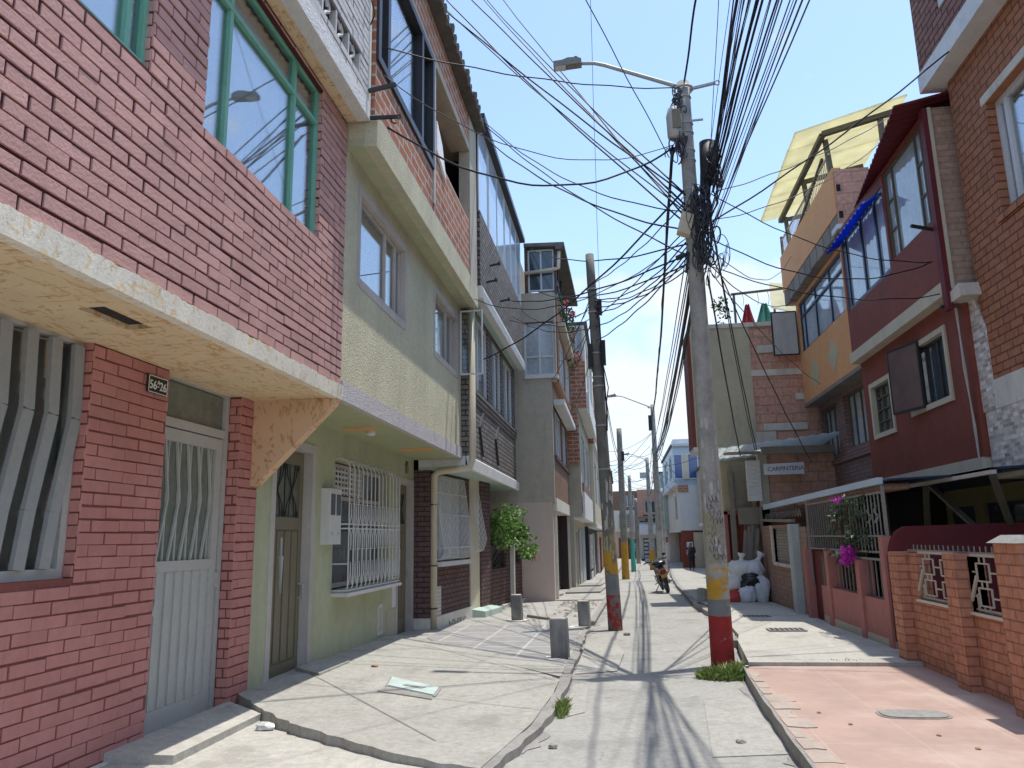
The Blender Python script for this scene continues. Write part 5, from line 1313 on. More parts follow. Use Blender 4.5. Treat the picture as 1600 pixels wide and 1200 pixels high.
# rooftop canopy of cream sheets on a steel frame
t = thing('roof_canopy', 'cream sheet canopy on a dark steel frame over the ochre roof', 'canopy', (4.0, 15, 7.7))
g = MB(); n = 6
for k in range(n):
    a, b = k / n, (k + 1) / n
    P = lambda u, v: (3.44 + .12 * u + (5.3 - 3.5) * v, 13.25 + 4.15 * u - .45 * v * (1 - u), 8.42 + .3 * v + .05 * u)
    g.hexa([(*P(a, 0)[:2], P(a, 0)[2] - .0), P(a, 1), P(b, 1), P(b, 0)] + [(p[0], p[1], p[2] + .03 + .02 * (k % 2)) for p in (P(a, 0), P(a, 1), P(b, 1), P(b, 0))])
obj('sheet', g, M['cream_sheet'], t)
g = MB()
g.bar((3.95, 13.4, 8.42), (3.98, 17.3, 8.42), .09); g.bar((3.95, 13.4, 8.44), (5.2, 13.1, 8.62), .09); g.bar((3.97, 15.3, 8.4), (5.2, 15.2, 8.62), .08); g.bar((3.98, 17.25, 8.4), (5.2, 17.2, 8.62), .08)
for y in (13.6, 15.3, 17.1): g.bar((4.1, y, 7.7), (4.05, y, 8.42), .08)
g.bar((4.05, 17.1, 7.5), (4.05, 13.9, 8.2), .05); g.bar((4.9, 13.2, 7.6), (4.9, 13.2, 8.55), .08)
obj('frame', g, M['steel_dark'], t)
t = thing('roof_railing', 'thin iron railing on top of the ochre parapet', 'railing', (4.05, 15.5, 7.72))
g = MB(); g.bar((4.06, 13.5, 8.1), (4.06, 17.7, 8.1), .03); g.bar((4.06, 13.5, 7.75), (4.06, 17.7, 7.75), .025)
for k in range(38): g.bar((4.06, 13.6 + k * .11, 7.72), (4.06, 13.6 + k * .11, 8.1), .012)
obj('bars', g, M['iron_pale'], t)
g = MB(); g.box(4.04, 4.1, 17.7, 17.76, 6.9, 8.2); obj('post', g, M['iron_black'], t)

# ------------------------------------------------------------------ olive house standing forward, its side wall facing the viewer
H = thing('olive_house', 'olive grey house with a half plastered brick side wall standing forward', 'house', (2, 19.5, 0))
YS = 17.7
g = MB(); g.box(1.80, 3.14, YS, YS + .2, 3.3, 6.05); g.box(2.3, 3.0, YS, YS + .2, 1.85, 3.3); g.box(2.75, 3.0, YS, YS + .2, -.3, 1.85); obj('plaster_wall', g, M['olive_render'], H)
g = MB(); g.box(3.14, 4.9, YS + .03, YS + .2, 3.0, 6.12); g.box(3.0, 4.9, YS + .03, YS + .2, -.2, 3.0); obj('brick_side', g, M['salmon_block'], H)
for q in ((3.12, 4.4, YS - .005, YS + .03, 4.88, 5.02), (3.3, 4.25, YS - .005, YS + .03, 3.62, 3.78), (4.05, 4.3, YS - .004, YS + .03, 4.3, 4.45), (3.3, 3.65, YS - .003, YS + .03, 5.42, 5.6), (1.78, 3.9, YS - .02, YS + .25, 6.05, 6.15), (3.1, 3.55, YS - .006, YS + .03, 3.35, 3.6)):
    g = MB(); g.box(*q); obj('mortar_band', g, M['pale_stone'], H)
g = MB(); g.box(1.72, 1.80, YS + .02, 18.75, 3.3, 6.0); obj('front_wall', g, M['wine'], H)
g = MB(); g.box(1.73, 2.3, YS + .01, 18.75, 3.2, 3.3); obj('soffit', g, M['white_edge'], H)
g = MB(); g.box(2.3, 2.38, YS + .2, 22, -.3, 3.2); obj('lower_front', g, M['white_plaster'], H)
g = MB(); g.box(2.3, 2.36, YS - .04, YS + .1, -.1, 1.85); g.box(2.69, 2.75, YS - .04, YS + .1, -.1, 1.85); g.box(2.3, 2.75, YS - .04, YS + .1, 1.78, 1.86); o = obj('door_frame', g, M['rose'], H)
g = MB(); g.box(2.36, 2.69, YS + .1, YS + .14, -.1, 1.8); g.box(2.6, 2.68, YS - .02, YS + .1, -.1, 1.78); obj('door', g, M['wine'], H)
g = MB(); g.box(2.4, 8, YS + .25, 21.9, -.2, 6.0); g.box(1.81, 2.4, YS + .22, 18.74, 3.31, 5.99); obj('rooms', g, M['olive_render'], H)
g = MB(); g.prism([(1.78, YS + .05), (1.78, 18.8), (2.35, 18.8), (2.35, 22), (8, 22), (8, YS + .05)], 'z', 6.0, 6.06); obj('roof', g, M['kerb'], H)
# on its roof
t = thing('clothes_line', 'rusty clothes line frame on the flat roof of the olive house', 'clothes line', (3.7, 18.5, 6.1))
g = MB(); g.bar((2.93, 18.5, 7.1), (4.6, 18.5, 7.2), .05); g.bar((3.0, 18.5, 6.06), (3.0, 18.5, 7.1), .05); g.bar((4.5, 18.5, 6.06), (4.5, 18.5, 7.2), .05); obj('frame', g, M['steel_dark'], t)
g = MB()
for x in (3.2, 3.55, 3.8): g.tube([(x, 18.5, 7.12), (x + .03, 18.5, 6.95), (x, 18.5, 6.8)], .006, 4)
obj('hooks', g, M['iron_black'], t)
def cloth(label, mat, x, w, z0, z1, seed):
    random.seed(seed); g = MB(); n = 10
    for k in range(n):
        a, b = -1 + 2 * k / n, -1 + 2 * (k + 1) / n
        f = lambda t_, z: (x + w * t_ * (1 - .75 * (z - z0) / (z1 - z0)), 18.4 + .06 * math.sin(t_ * 7), z)
        g.face([f(a, z0), f(b, z0), f(b, z1), f(a, z1)])
    o = obj('hung_cloth', g, mat); tag(o, label, 'laundry')
cloth('red and white cloth hung on the roof of the olive house', paint('red cloth', (.45, .06, .07), .9, .35, 6, bmp=0), 3.28, .2, 6.2, 6.8, 1)
cloth('green plastic sheet hung on the roof of the olive house', paint('sea green sheet', (.12, .36, .28), .6, .3, 6, bmp=0), 3.68, .26, 6.2, 6.8, 2)
t = thing('potted_plant', 'straggly potted cactus on the corner of the olive roof', 'plant', (2.9, 18.3, 6.1)); random.seed(8)
g = MB(); g.lathe((2.9, 18.3, 6.06), [(.1, 0), (.14, .2), (.12, .2)], 10); obj('pot', g, M['rose'], t)
g = MB()
for k in range(9): g.leaves((2.75 + random.uniform(-.2, .25), 18.3, 6.4 + random.uniform(-.1, .55)), (.09, .09, .13), 12, .1, .2, .1)
obj('foliage', g, M['leaf_dark'], t)
t = thing('sheet_canopy', 'small cream sheet shade leaning behind the olive roof', 'canopy', (4.3, 19.5, 6.1))
g = MB(); g.hexa([(4.0, 19.2, 6.9), (4.7, 19.2, 6.7), (5.0, 20.6, 7.9), (4.3, 20.6, 8.0), (4.0, 19.2, 6.93), (4.7, 19.2, 6.73), (5.0, 20.6, 7.93), (4.3, 20.6, 8.03)]); obj('sheet', g, M['cream_sheet'], t)
g = MB(); g.bar((4.1, 19.3, 6.06), (4.1, 19.3, 6.9), .05); g.bar((4.9, 20.5, 6.06), (4.9, 20.5, 7.9), .05); g.box(4.6, 5.6, 19.6, 19.8, 6.06, 7.1); obj('frame', g, M['clay_brick'], t)

# ------------------------------------------------------------------ carpentry workshop
t = thing('workshop', 'brick carpentry workshop with a zinc roof between ochre and olive houses', 'workshop', (3.6, 16.8, 0))
g = MB(); g.wall('y', 16.75, 16.9, 3.12, 4.48, -.1, 3.1, []); obj('brick_wall', g, M['salmon_block'], t)
g = MB(); g.box(2.94, 3.12, 16.7, 16.9, -.1, 3.0); obj('pillar', g, M['grey_render'], t)
g = MB(); n = 22
for k in range(n):
    a, b = 1.98 + 2.42 * k / n, 1.98 + 2.42 * (k + 1) / n; za, zb = .025 * (k % 2), .025 * ((k + 1) % 2)
    f = lambda x, y: 3.02 + (x - 2.05) * .11 - (y - 15.8) * .05
    g.hexa([(a, 15.8, f(a, 15.8) + za), (b, 15.8, f(b, 15.8) + zb), (b, 17.68, f(b, 17.68) + zb), (a, 17.68, f(a, 17.68) + za), (a, 15.8, f(a, 15.8) + za + .02), (b, 15.8, f(b, 15.8) + zb + .02), (b, 17.68, f(b, 17.68) + zb + .02), (a, 17.68, f(a, 17.68) + za + .02)])
obj('roof', g, M['pale_sheet'], t)
g = MB(); g.box(2.95, 4.4, 16.25, 16.35, 2.95, 3.1); g.bar((2.2, 16.4, 3.0), (2.95, 16.4, 3.0), .06); obj('roof_beam', g, M['timber'], t)
g = MB(); g.box(2.40, 2.85, 17.2, 17.3, 1.9, 2.9); g.box(2.36, 2.45, 17.1, 17.25, -.1, 2.7); g.box(2.8, 2.9, 17.1, 17.25, -.1, 2.9); obj('timber_frame', g, M['timber'], t)
g = MB(); g.box(2.66, 2.95, 16.6, 16.64, 2.02, 2.86); o = obj('louvre_panel', g, M['white_edge'], t)
g = MB()
for k in range(9): g.box(2.67, 2.94, 16.585, 16.6, 2.05 + k * .09, 2.105 + k * .09)
obj('louvre_slats', g, M['white_iron'], o)
g = MB(); g.box(2.5, 3.1, 17.0, 17.1, 1.55, 1.9); g.box(2.9, 3.1, 16.7, 16.8, 1.4, 1.9); obj('lintel_scrap', g, M['timber'], t)
s = thing('shop_sign', 'white board lettered CARPINTERIA hanging at the workshop corner', 'sign', (3.4, 16.3, 2.6))
g = MB(); g.hexa([(2.97, 16.28, 2.53), (3.76, 16.28, 2.53), (3.76, 16.31, 2.53), (2.97, 16.31, 2.53), (2.97, 16.28, 2.745), (3.76, 16.28, 2.77), (3.76, 16.31, 2.77), (2.97, 16.31, 2.745)]); obj('board', g, M['white_frame'], s)
M['sign_blue'] = paint('dark blue sign paint', (.02, .05, .13), .6, .1, bmp=0)
text_mesh('lettering', 'CARPINTERIA', .125, M['sign_blue'], (3.035, 16.278, 2.60), (1, 0, .02), (0, 0, 1), s, .001, .93)
g = MB(); g.tube([(3.1, 16.3, 2.74), (3.12, 16.3, 3.0)], .006, 4); g.tube([(3.65, 16.3, 2.76), (3.63, 16.3, 3.05)], .006, 4); obj('hanger', g, M['iron_black'], s)

# ------------------------------------------------------------------ yard fronts on the right
t = thing('yard_front', 'bare brick yard front with a diamond lattice opening beside the pale post', 'wall', (2.9, 14.8, 0))
g = MB(); g.wall('x', 2.9, 3.05, 13.75, 16.6, -.1, 1.5, [(14.0, 15.5, .82, 1.44)]); g.box(2.92, 3.05, 12.95, 13.75, -.1, 1.45); obj('brickwork', g, M['rough_brick'], t)
g = MB()
for k in range(-6, 16):
    a = 14.0 + k * .11
    for s_ in (1, -1):
        y0_, y1_ = (a, a + .62) if s_ > 0 else (a + .62, a)
        p0, p1 = Vector((2.95, y0_, .82)), Vector((2.95, y1_, 1.44))
        ts = [0, 1]
        def cl(p, q):
            t0, t1 = 0, 1; d = q.y - p.y
            for lim, sg in ((14.0, 1), (15.5, -1)):
                v = (lim - p.y) / d
                if (d > 0) == (sg > 0): t0 = max(t0, v)
                else: t1 = min(t1, v)
            return (p.lerp(q, t0), p.lerp(q, t1)) if t1 > t0 else None
        r_ = cl(p0, p1)
        if r_: g.bar(r_[0], r_[1], .012)
obj('lattice', g, M['iron_pale'], t)
g = MB(); g.box(2.86, 2.95, 13.95, 15.55, .76, .82); g.box(2.86, 2.95, 15.5, 15.62, .82, 1.5); obj('sill', g, M['pale_stone'], t)
g = MB(); g.bar((2.88, 13.55, 1.55), (2.88, 16.4, 1.62), .05)
for k in range(16): g.tube([(2.95, 13.3 + k * .2, 1.62), (2.95, 13.4 + k * .2, 1.74), (2.95, 13.5 + k * .2, 1.62)], .012, 4)
obj('top_lattice', g, M['timber'], t)
t = tag(obj('gate_post', MB().box(2.80, 2.93, 13.42, 13.72, -.1, 1.5), paint('pale grey post', (.44, .47, .47), .7, .08, 3, .3)), 'pale grey square post beside the diamond lattice', 'post')

t = thing('rose_yard_wall', 'faded rose yard wall with pillars, iron bars and a maroon gate', 'wall', (2.88, 10.8, 0))
g = MB(); g.wall('x', 2.86, 3.0, 9.0, 12.0, -.05, .60, []); g.box(2.855, 2.86, 9.02, 11.95, .0, .02)
obj('base', g, M['rose'], t)
g = MB(); g.box(2.852, 2.86, 9.0, 11.95, -.05, .19); obj('grey_foot', g, M['grey_render'], t)
for y in (9.98, 11.42, 12.7):
    g = MB(); g.box(2.83, 3.0, y, y + .16, -.05, 1.12 if y > 11 else 1.02); obj('pillar', g, M['rose'], t)
g = MB(); g.box(2.83, 3.0, 9.024, 9.16, -.05, 1.30); obj('end_pillar', g, M['rose'], t)
g = MB(); g.box(2.94, 2.97, 11.58, 12.7, .02, 1.08); o = obj('gate', g, M['wine_dark'], t)
g = MB(); g.box(2.925, 2.94, 12.0, 12.12, .15, 1.0); obj('gate_panel', g, M['steel_dark'], o)
g = MB(); n = 28
for k in range(n):
    y = 9.1 + 3.5 * k / (n - 1); g.bar((2.9, y, 1.1), (2.9, y, 1.8), .012)
for z in (1.12, 1.78, 1.3): g.bar((2.9, 9.05, z), (2.9, 12.65, z), .02)
for y in (9.05, 12.65): g.bar((2.9, y, .6), (2.9, y, 1.85), .03)
for k in range(14): g.bar((2.92, 9.15 + k * .16, .6), (2.92, 9.15 + k * .16, 1.02), .012)
for yc in (9.35, 9.6): g.tube([(2.9, yc + .07 * math.cos(q * .7), 1.45 + .015 * q) for q in range(12)], .01, 5)
g.bar((2.88, 9.12, 1.04), (2.88, 11.4, 1.04), .025)
obj('iron_bars', g, M['iron_grey'], t)
g = MB(); g.box(3.2, 3.9, 9.1, 12.4, 0, .05); g.box(2.95, 3.0, 11.3, 11.9, 1.05, 1.12); obj('shelf', g, M['white_edge'], t)

t = thing('bougainvillea', 'dusty bougainvillea with magenta blossom climbing through the iron bars', 'plant', (2.95, 10.4, .6)); random.seed(14)
g = MB(); f = MB()
for _ in range(24): g.leaves((2.88 + random.uniform(-.12, .15), random.uniform(9.6, 11.0), random.uniform(1.05, 1.78)), (.10, .16, .12), 20, .075, .4, .1)
for _ in range(7): f.leaves((2.76 + random.uniform(-.06, .04), 10.15 + random.uniform(-.10, .10), 1.08 + random.uniform(-.07, .08)), (.05, .06, .06), 45, .045, .1, .1)
for _ in range(4): f.leaves((2.84, 10.8 + random.uniform(-.2, .2), 1.76 + random.uniform(-.04, .04)), (.04, .06, .03), 10, .035, .1, .1)
obj('foliage', g, M['leaf_dark'], t); obj('blossom', f, M['flower'], t)
g = MB()
for k in range(5): g.tube([(2.98, 10.0 + .15 * k, .1), (2.97, 10.1 + .12 * k, .7), (2.9, 9.9 + .3 * k, 1.3), (2.86, 10.0 + .2 * k, 1.7)], [.02, .014, .01, .006], 5)
obj('stem', g, M['stem'], t)

t = tag(obj('dividing_wall', MB().prism([(2.86, -.05), (6.5, -.05), (6.5, 1.46), (3.05, 1.40), (2.95, 1.34), (2.90, 1.24), (2.86, 1.1)], 'y', 8.9, 9.02), M['wine_dark']), 'dark maroon dividing wall between the two yards', 'wall')

t = thing('brick_fence', 'orange brick fence with piers and iron grilles before the clay brick house', 'fence', (2.88, 7, 0))
XF = 2.76
ops = [(7.09, 7.89, .72, 1.14), (6.05, 6.78, .71, 1.14), (3.8, 5.63, .71, 1.14)]
g = MB(); g.wall('x', XF, XF + .12, 2.3, 8.24, -.05, 1.14, ops); obj('wall', g, M['fence_brick'], t)
for y0_, y1_, z in ((8.12, 8.36, 1.15), (6.78, 7.01, 1.16), (5.63, 5.99, 1.255)):
    g = MB(); g.box(XF - (.10 if z < 1.2 else .14), XF + .13, y0_, y1_, -.05, z); pi_ = obj('pier', g, M['fence_brick'], t)
    if z > 1.2:
        g = MB(); g.hexa([(XF - .17, 5.60, 1.256), (XF + .16, 5.60, 1.256), (XF + .16, 6.02, 1.256), (XF - .17, 6.02, 1.256), (XF - .1, 5.68, 1.31), (XF + .1, 5.68, 1.31), (XF + .1, 5.94, 1.31), (XF - .1, 5.94, 1.31)]); obj('cap', g, M['kerb'], pi_)
g = MB()
for a, b, c, d in ops: g.box(XF - .03, XF + .03, a - .03, b + .03, c - .02, c)
obj('sill', g, M['pale_stone'], t)
for a, b, c, d in ops:
    g = MB(); x = XF + .03
    g.bar((x, a, d + .01), (x, b, d + .01), .022)
    for z in (c + .02,): g.bar((x, a, z), (x, b, z), .016)
    m_ = (c + d) / 2; w_ = (b - a)
    n = 2 if w_ < 1 else 5; m0 = m_
    for k in range(n):
      for m_ in (m0 - .095, m0 + .095):
        yc = a + w_ * (k + .5) / n; q = w_ / n * .30; h_ = .068
        for p0, p1 in (((yc - q, m_ - h_), (yc + q, m_ - h_)), ((yc + q, m_ - h_), (yc + q, m_ + h_)), ((yc + q, m_ + h_), (yc - q, m_ + h_)), ((yc - q, m_ + h_), (yc - q, m_ - h_))): g.bar((x, *p0), (x, *p1), .012)
        for s_ in (-1, 1):
            g.bar((x, yc + s_ * q * .4, m_ + h_), (x, yc + s_ * q * .4, d if m_ > m0 else m0), .010); g.bar((x, yc + s_ * q * .4, m_ - h_), (x, yc + s_ * q * .4, c if m_ < m0 else m0), .010)
            g.bar((x, yc + s_ * q, m_), (x, yc + s_ * w_ / n * .5, m_), .012)
    for y in (a + .04, b - .04):
        g.bar((x, y, c), (x, y, c + .14), .013); g.bar((x - .01, y - .05, m_ - .03), (x - .03, y + .05, c + .08), .02)
    obj('grille', g, M['iron_pale'], t)
g = MB(); random.seed(2)
g.bar((XF + .03, 6.0, 1.165), (XF + .03, 8.15, 1.165), .02)
for k in range(20):
    y = 6.1 + k * .1; g.bar((XF + .03, y, 1.16), (XF + .03, y, 1.22), .008)
obj('spiked_rail', g, M['iron_grey'], t)
# ------------------------------------------------------------------ poles
def pole(name, label, x, y, z0, z1, r0, r1, bands, lean=(0, 0), cat='utility pole', group=None, dark=1.0):
    t = thing(name, label, cat, (x, y, z0), group=group)
    g = MB(); n = 14; k_ = 16; i0 = 0
    pts = [(x + lean[0] * q / k_, y + lean[1] * q / k_, z0 - .15 + (z1 - z0 + .15) * q / k_) for q in range(k_ + 1)]
    g.tube(pts, [r0 + (r1 - r0) * q / k_ for q in range(k_ + 1)], n)
    obj('shaft', g, banded(name + ' paint ' + label[:12], bands, dark=dark), t, True)
    return t
RED, GREY, YEL = (.33, .035, .035), (.20, .205, .21), (.52, .29, .035)
PX, PY = 1.0, 8.65
t = pole('lamp_pole', 'concrete pole with red, grey and yellow bands carrying a street lamp and tangled cables', PX, PY, -.02, 6.76, .125, .075, [(.51, RED, .05), (.68, GREY, .02), (1.0, YEL, .38), (1.05, (.4, .37, .28), .5), (1.62, (.33, .31, .22), .45)])
def lamp(t, x, y, z, l):
    g = MB(); g.tube([(x, y, z - .06), (x - .15 * l, y, z + .02), (x - .94 * l, y, z + .37 * l), (x - 1.06 * l, y, z + .41 * l), (x - 1.3 * l, y, z + .43 * l)], [.026, .026, .024, .024, .02], 8)
    g.tube([(x + .11 * math.cos(q * PI / 5), y + .11 * math.sin(q * PI / 5), z - .07) for q in range(10)], .016, 5, True); a = obj('lamp_arm', g, M['galv'], t, True)
    g = MB(); X = x - 1.22 * l; Z = z + .43 * l
    g.prism([(X, Z - .03), (X, Z + .03), (X - .05, Z + .055), (X - .17, Z + .06), (X - .24, Z + .035), (X - .345, Z + .03), (X - .35, Z - .035), (X - .31, Z - .045)], 'y', y - .06, y + .06)
    h = obj('lamp_head', g, paint('dull lamp housing', (.22, .215, .19), .5, .1, 4), a)
    g = MB(); g.hexa([(X - .335, y - .05, Z - .05), (X - .20, y - .05, Z - .054), (X - .20, y + .05, Z - .054), (X - .335, y + .05, Z - .05), (X - .335, y - .05, Z - .03), (X - .20, y - .05, Z - .03), (X - .20, y + .05, Z - .03), (X - .335, y + .05, Z - .03)]); obj('lens', g, M['white_frame'], h)
    g = MB(); g.lathe((X - .07, y, Z + .052), [(.022, 0), (.024, .04), (.012, .05)], 10); obj('light_sensor', g, M['iron_black'], h)
lamp(t, PX, PY, 6.74, 1.0)
g = MB(); g.lathe((PX - .14, PY - .08, 5.98), [(.06, 0), (.09, .03), (.095, .3), (.07, .40), (.03, .43)], 12); bx_ = obj('junction_box', g, M['grey_metal'], t, True)
g = MB(); g.box(PX - .17, PX - .07, PY - .185, PY - .165, 6.08, 6.32); obj('box_cover', g, M['door_tan'], bx_)
g = MB(); g.hexa([(PX - .20, PY - .2, 4.78), (PX - .06, PY - .2, 4.72), (PX - .06, PY - .06, 4.72), (PX - .2, PY - .06, 4.78), (PX - .13, PY - .2, 5.02), (PX + .0, PY - .2, 4.96), (PX + .0, PY - .06, 4.96), (PX - .13, PY - .06, 5.02)]); obj('junction_box', g, M['cream_band'], t)
g = MB(); g.tube([(1.21, 8.6, 5.42), (1.225, 8.6, 5.92)], .092, 14); obj('splice_case', g, M['iron_black'], t, True)
for z in (6.2, 6.08, 5.85, 5.72, 5.35, 5.12, 6.55):
    g = MB()
    r_ = .122 - .0068 * z + .004; g.tube([(PX + r_ * math.cos(q * PI / 6), PY + r_ * math.sin(q * PI / 6), z) for q in range(12)], .008, 4, True)
    obj('steel_band', g, M['galv'], t)
g = MB(); g.bar((PX, PY - .05, 6.22), (PX + .2, PY - .06, 6.22), .02); obj('step_bolt', g, M['galv'], t)
g = MB(); g.bar((PX, PY, 6.66), (PX + .37, PY - .05, 6.69), .03); g.tube([(PX + .4 + .03 * math.cos(q * .8), PY - .05, 6.69 + .03 * math.sin(q * .8)) for q in range(8)], .008, 4); obj('cross_arm', g, M['galv'], t)
g = MB(); g.tube([(PX - .12, PY - .1, 4.52), (PX - .22, PY - .1, 4.48)], .03, 8); g.tube([(PX - .08, PY - .1, 4.55), (PX - .12, PY - .1, 4.30)], .016, 6); obj('cable_clamp', g, M['iron_black'], t)
# pasted paper remnants on the shaft
scraps = []; random.seed(6)
for k in range(16):
    g = MB(); a = random.uniform(-2.6, -.6); z = random.uniform(1.0, 2.6); r_ = .126 - .0072 * z + .0015; w_, h_ = random.uniform(.1, .35), random.uniform(.05, .16)
    n = 4
    for q in range(n):
        a0, a1 = a + w_ * q / n, a + w_ * (q + 1) / n; j0, j1 = random.uniform(-.03, .03), random.uniform(-.03, .03)
        g.face([(PX + r_ * math.cos(a0), PY + r_ * math.sin(a0), z + j0 * .3), (PX + r_ * math.cos(a1), PY + r_ * math.sin(a1), z + j1 * .3), (PX + r_ * math.cos(a1), PY + r_ * math.sin(a1), z + h_ + j1), (PX + r_ * math.cos(a0), PY + r_ * math.sin(a0), z + h_ + j0)])
    scraps.append(g)
g = MB(); random.seed(23)   # scrawl round the shaft
for k in range(9):
    z = 1.12 + .075 * k; a0 = random.uniform(-2.3, -1.9); n_ = random.randint(9, 16); pts = []
    for q in range(n_):
        a = a0 + q * .09 + .10 * math.sin(q * 1.7 + k); zz = z + .035 * math.sin(q * (1.2 + .2 * (k % 3))) ; r_ = .1275 - .0072 * zz
        pts.append((PX + r_ * math.cos(a), PY + r_ * math.sin(a), zz))
    g.tube(pts, random.uniform(.0015, .0035), 4)
obj('graffiti', g, M['iron_black'], t)
M['paper'] = paint('weathered poster scraps', (.46, .44, .40), .9, .25, 14, .6, (.14, .13, .12))
for g in scraps: obj('poster_scrap', g, M['paper'], t)

t = pole('utility_pole', 'dark concrete pole with a red foot leaning beside the left kerb', -.14, 12.3, -.06, 6.02, .112, .07, [(.47, RED, .35), (.78, GREY, .1), (1.12, YEL, .35), (1.5, (.36, .30, .12), .45)], lean=(-.17, 0), dark=.5)
g = MB(); g.box(-.40, -.33, 12.2, 12.34, 4.05, 4.45); obj('junction_box', g, M['iron_black'], t)
g = MB(); g.box(-.19, -.11, 12.2, 12.34, 4.1, 4.5); obj('junction_box', g, M['iron_black'], t)
g = MB(); g.box(-.21, -.14, 12.2, 12.32, 4.95, 5.2); obj('junction_box', g, M['iron_black'], t)
for z in (4.3, 3.9, 3.75, 3.1, 2.4, 5.0, 5.4):
    g = MB(); cx = -.14 - .17 * (z + .06) / 6.08; r_ = .112 - .0066 * z + .004; g.tube([(cx + r_ * math.cos(q * PI / 6), 12.3 + r_ * math.sin(q * PI / 6), z) for q in range(12)], .012, 4, True)
    obj('steel_band', g, M['galv'], t)
g = MB(); g.tube([(-.19, 12.2, 4.9), (-.18, 12.19, 4.4), (-.15, 12.19, 3.8), (-.13, 12.18, 3.3), (-.14, 12.18, 3.0)], .014, 5); g.tube([(-.16, 12.2, 4.1), (-.09, 12.18, 3.7), (-.14, 12.18, 3.4)], .009, 5); obj('loose_cable', g, M['cable'], t)
random.seed(16)
for k in range(18):
    g = MB(); a = random.uniform(-2.7, -.5); z = random.uniform(1.0, 2.1); cx = -.14 - .17 * (z + .06) / 6.08; r_ = .114 - .0066 * z + .002; w_, h_ = random.uniform(.15, .4), random.uniform(.08, .22)
    for q in range(3):
        a0, a1 = a + w_ * q / 3, a + w_ * (q + 1) / 3; j0 = random.uniform(-.04, .04)
        g.face([(cx + r_ * math.cos(a0), 12.3 + r_ * math.sin(a0), z), (cx + r_ * math.cos(a1), 12.3 + r_ * math.sin(a1), z), (cx + r_ * math.cos(a1), 12.3 + r_ * math.sin(a1), z + h_ + j0), (cx + r_ * math.cos(a0), 12.3 + r_ * math.sin(a0), z + h_ + j0 * .5)])
    obj('poster_scrap', g, M['paper'], t)

t = pole('lamp_pole', 'farther concrete lamp pole with peeling white foot behind the motorcycle', 1.5, 31, gz(31), 6.55, .16, .08, [(gz(31) + 1.9, (.45, .43, .40), .4)])
lamp(t, 1.42, 31, 6.5, 1.1)
g = MB(); g.box(1.31, 1.42, 30.85, 31.05, 5.5, 6.1); obj('junction_box', g, M['iron_black'], t)
t = pole('utility_pole', 'plain dark pole with a yellow foot seen just right of the leaning pole', .13, 33, gz(33), 5.9, .16, .11, [(gz(33) + 1.5, YEL, .2)], dark=.7)
g = MB(); g.box(.2, .3, 32.85, 33, 4.5, 4.9); obj('junction_box', g, M['iron_black'], t)
t = pole('lamp_pole', 'distant lamp pole with a yellow foot in front of the white fronted shop', 1.78, 47, -.62, 6.0, .17, .1, [(.5, YEL, .2)])
lamp(t, 1.72, 47, 5.9, .8)
g = MB(); g.box(1.3, 1.7, 46.85, 47.05, 4.75, 5.1); obj('junction_box', g, M['grey_metal'], t)
pole('utility_pole', 'distant thin pole with a teal painted foot in mid street', .64, 45, -.62, 4.8, .14, .09, [(1.2, (.10, .42, .34), .05)])
pole('utility_pole', 'farthest bare pole near the street end', 1.2, 58, -.62, 4.1, .16, .12, [])
pole('utility_pole', 'stained pole wrapped in posters at the right kerb beyond the motorcycle', 2.0, 38, gz(38), 3.6, .14, .11, [(gz(38) + 1.4, (.5, .48, .45), .4)])

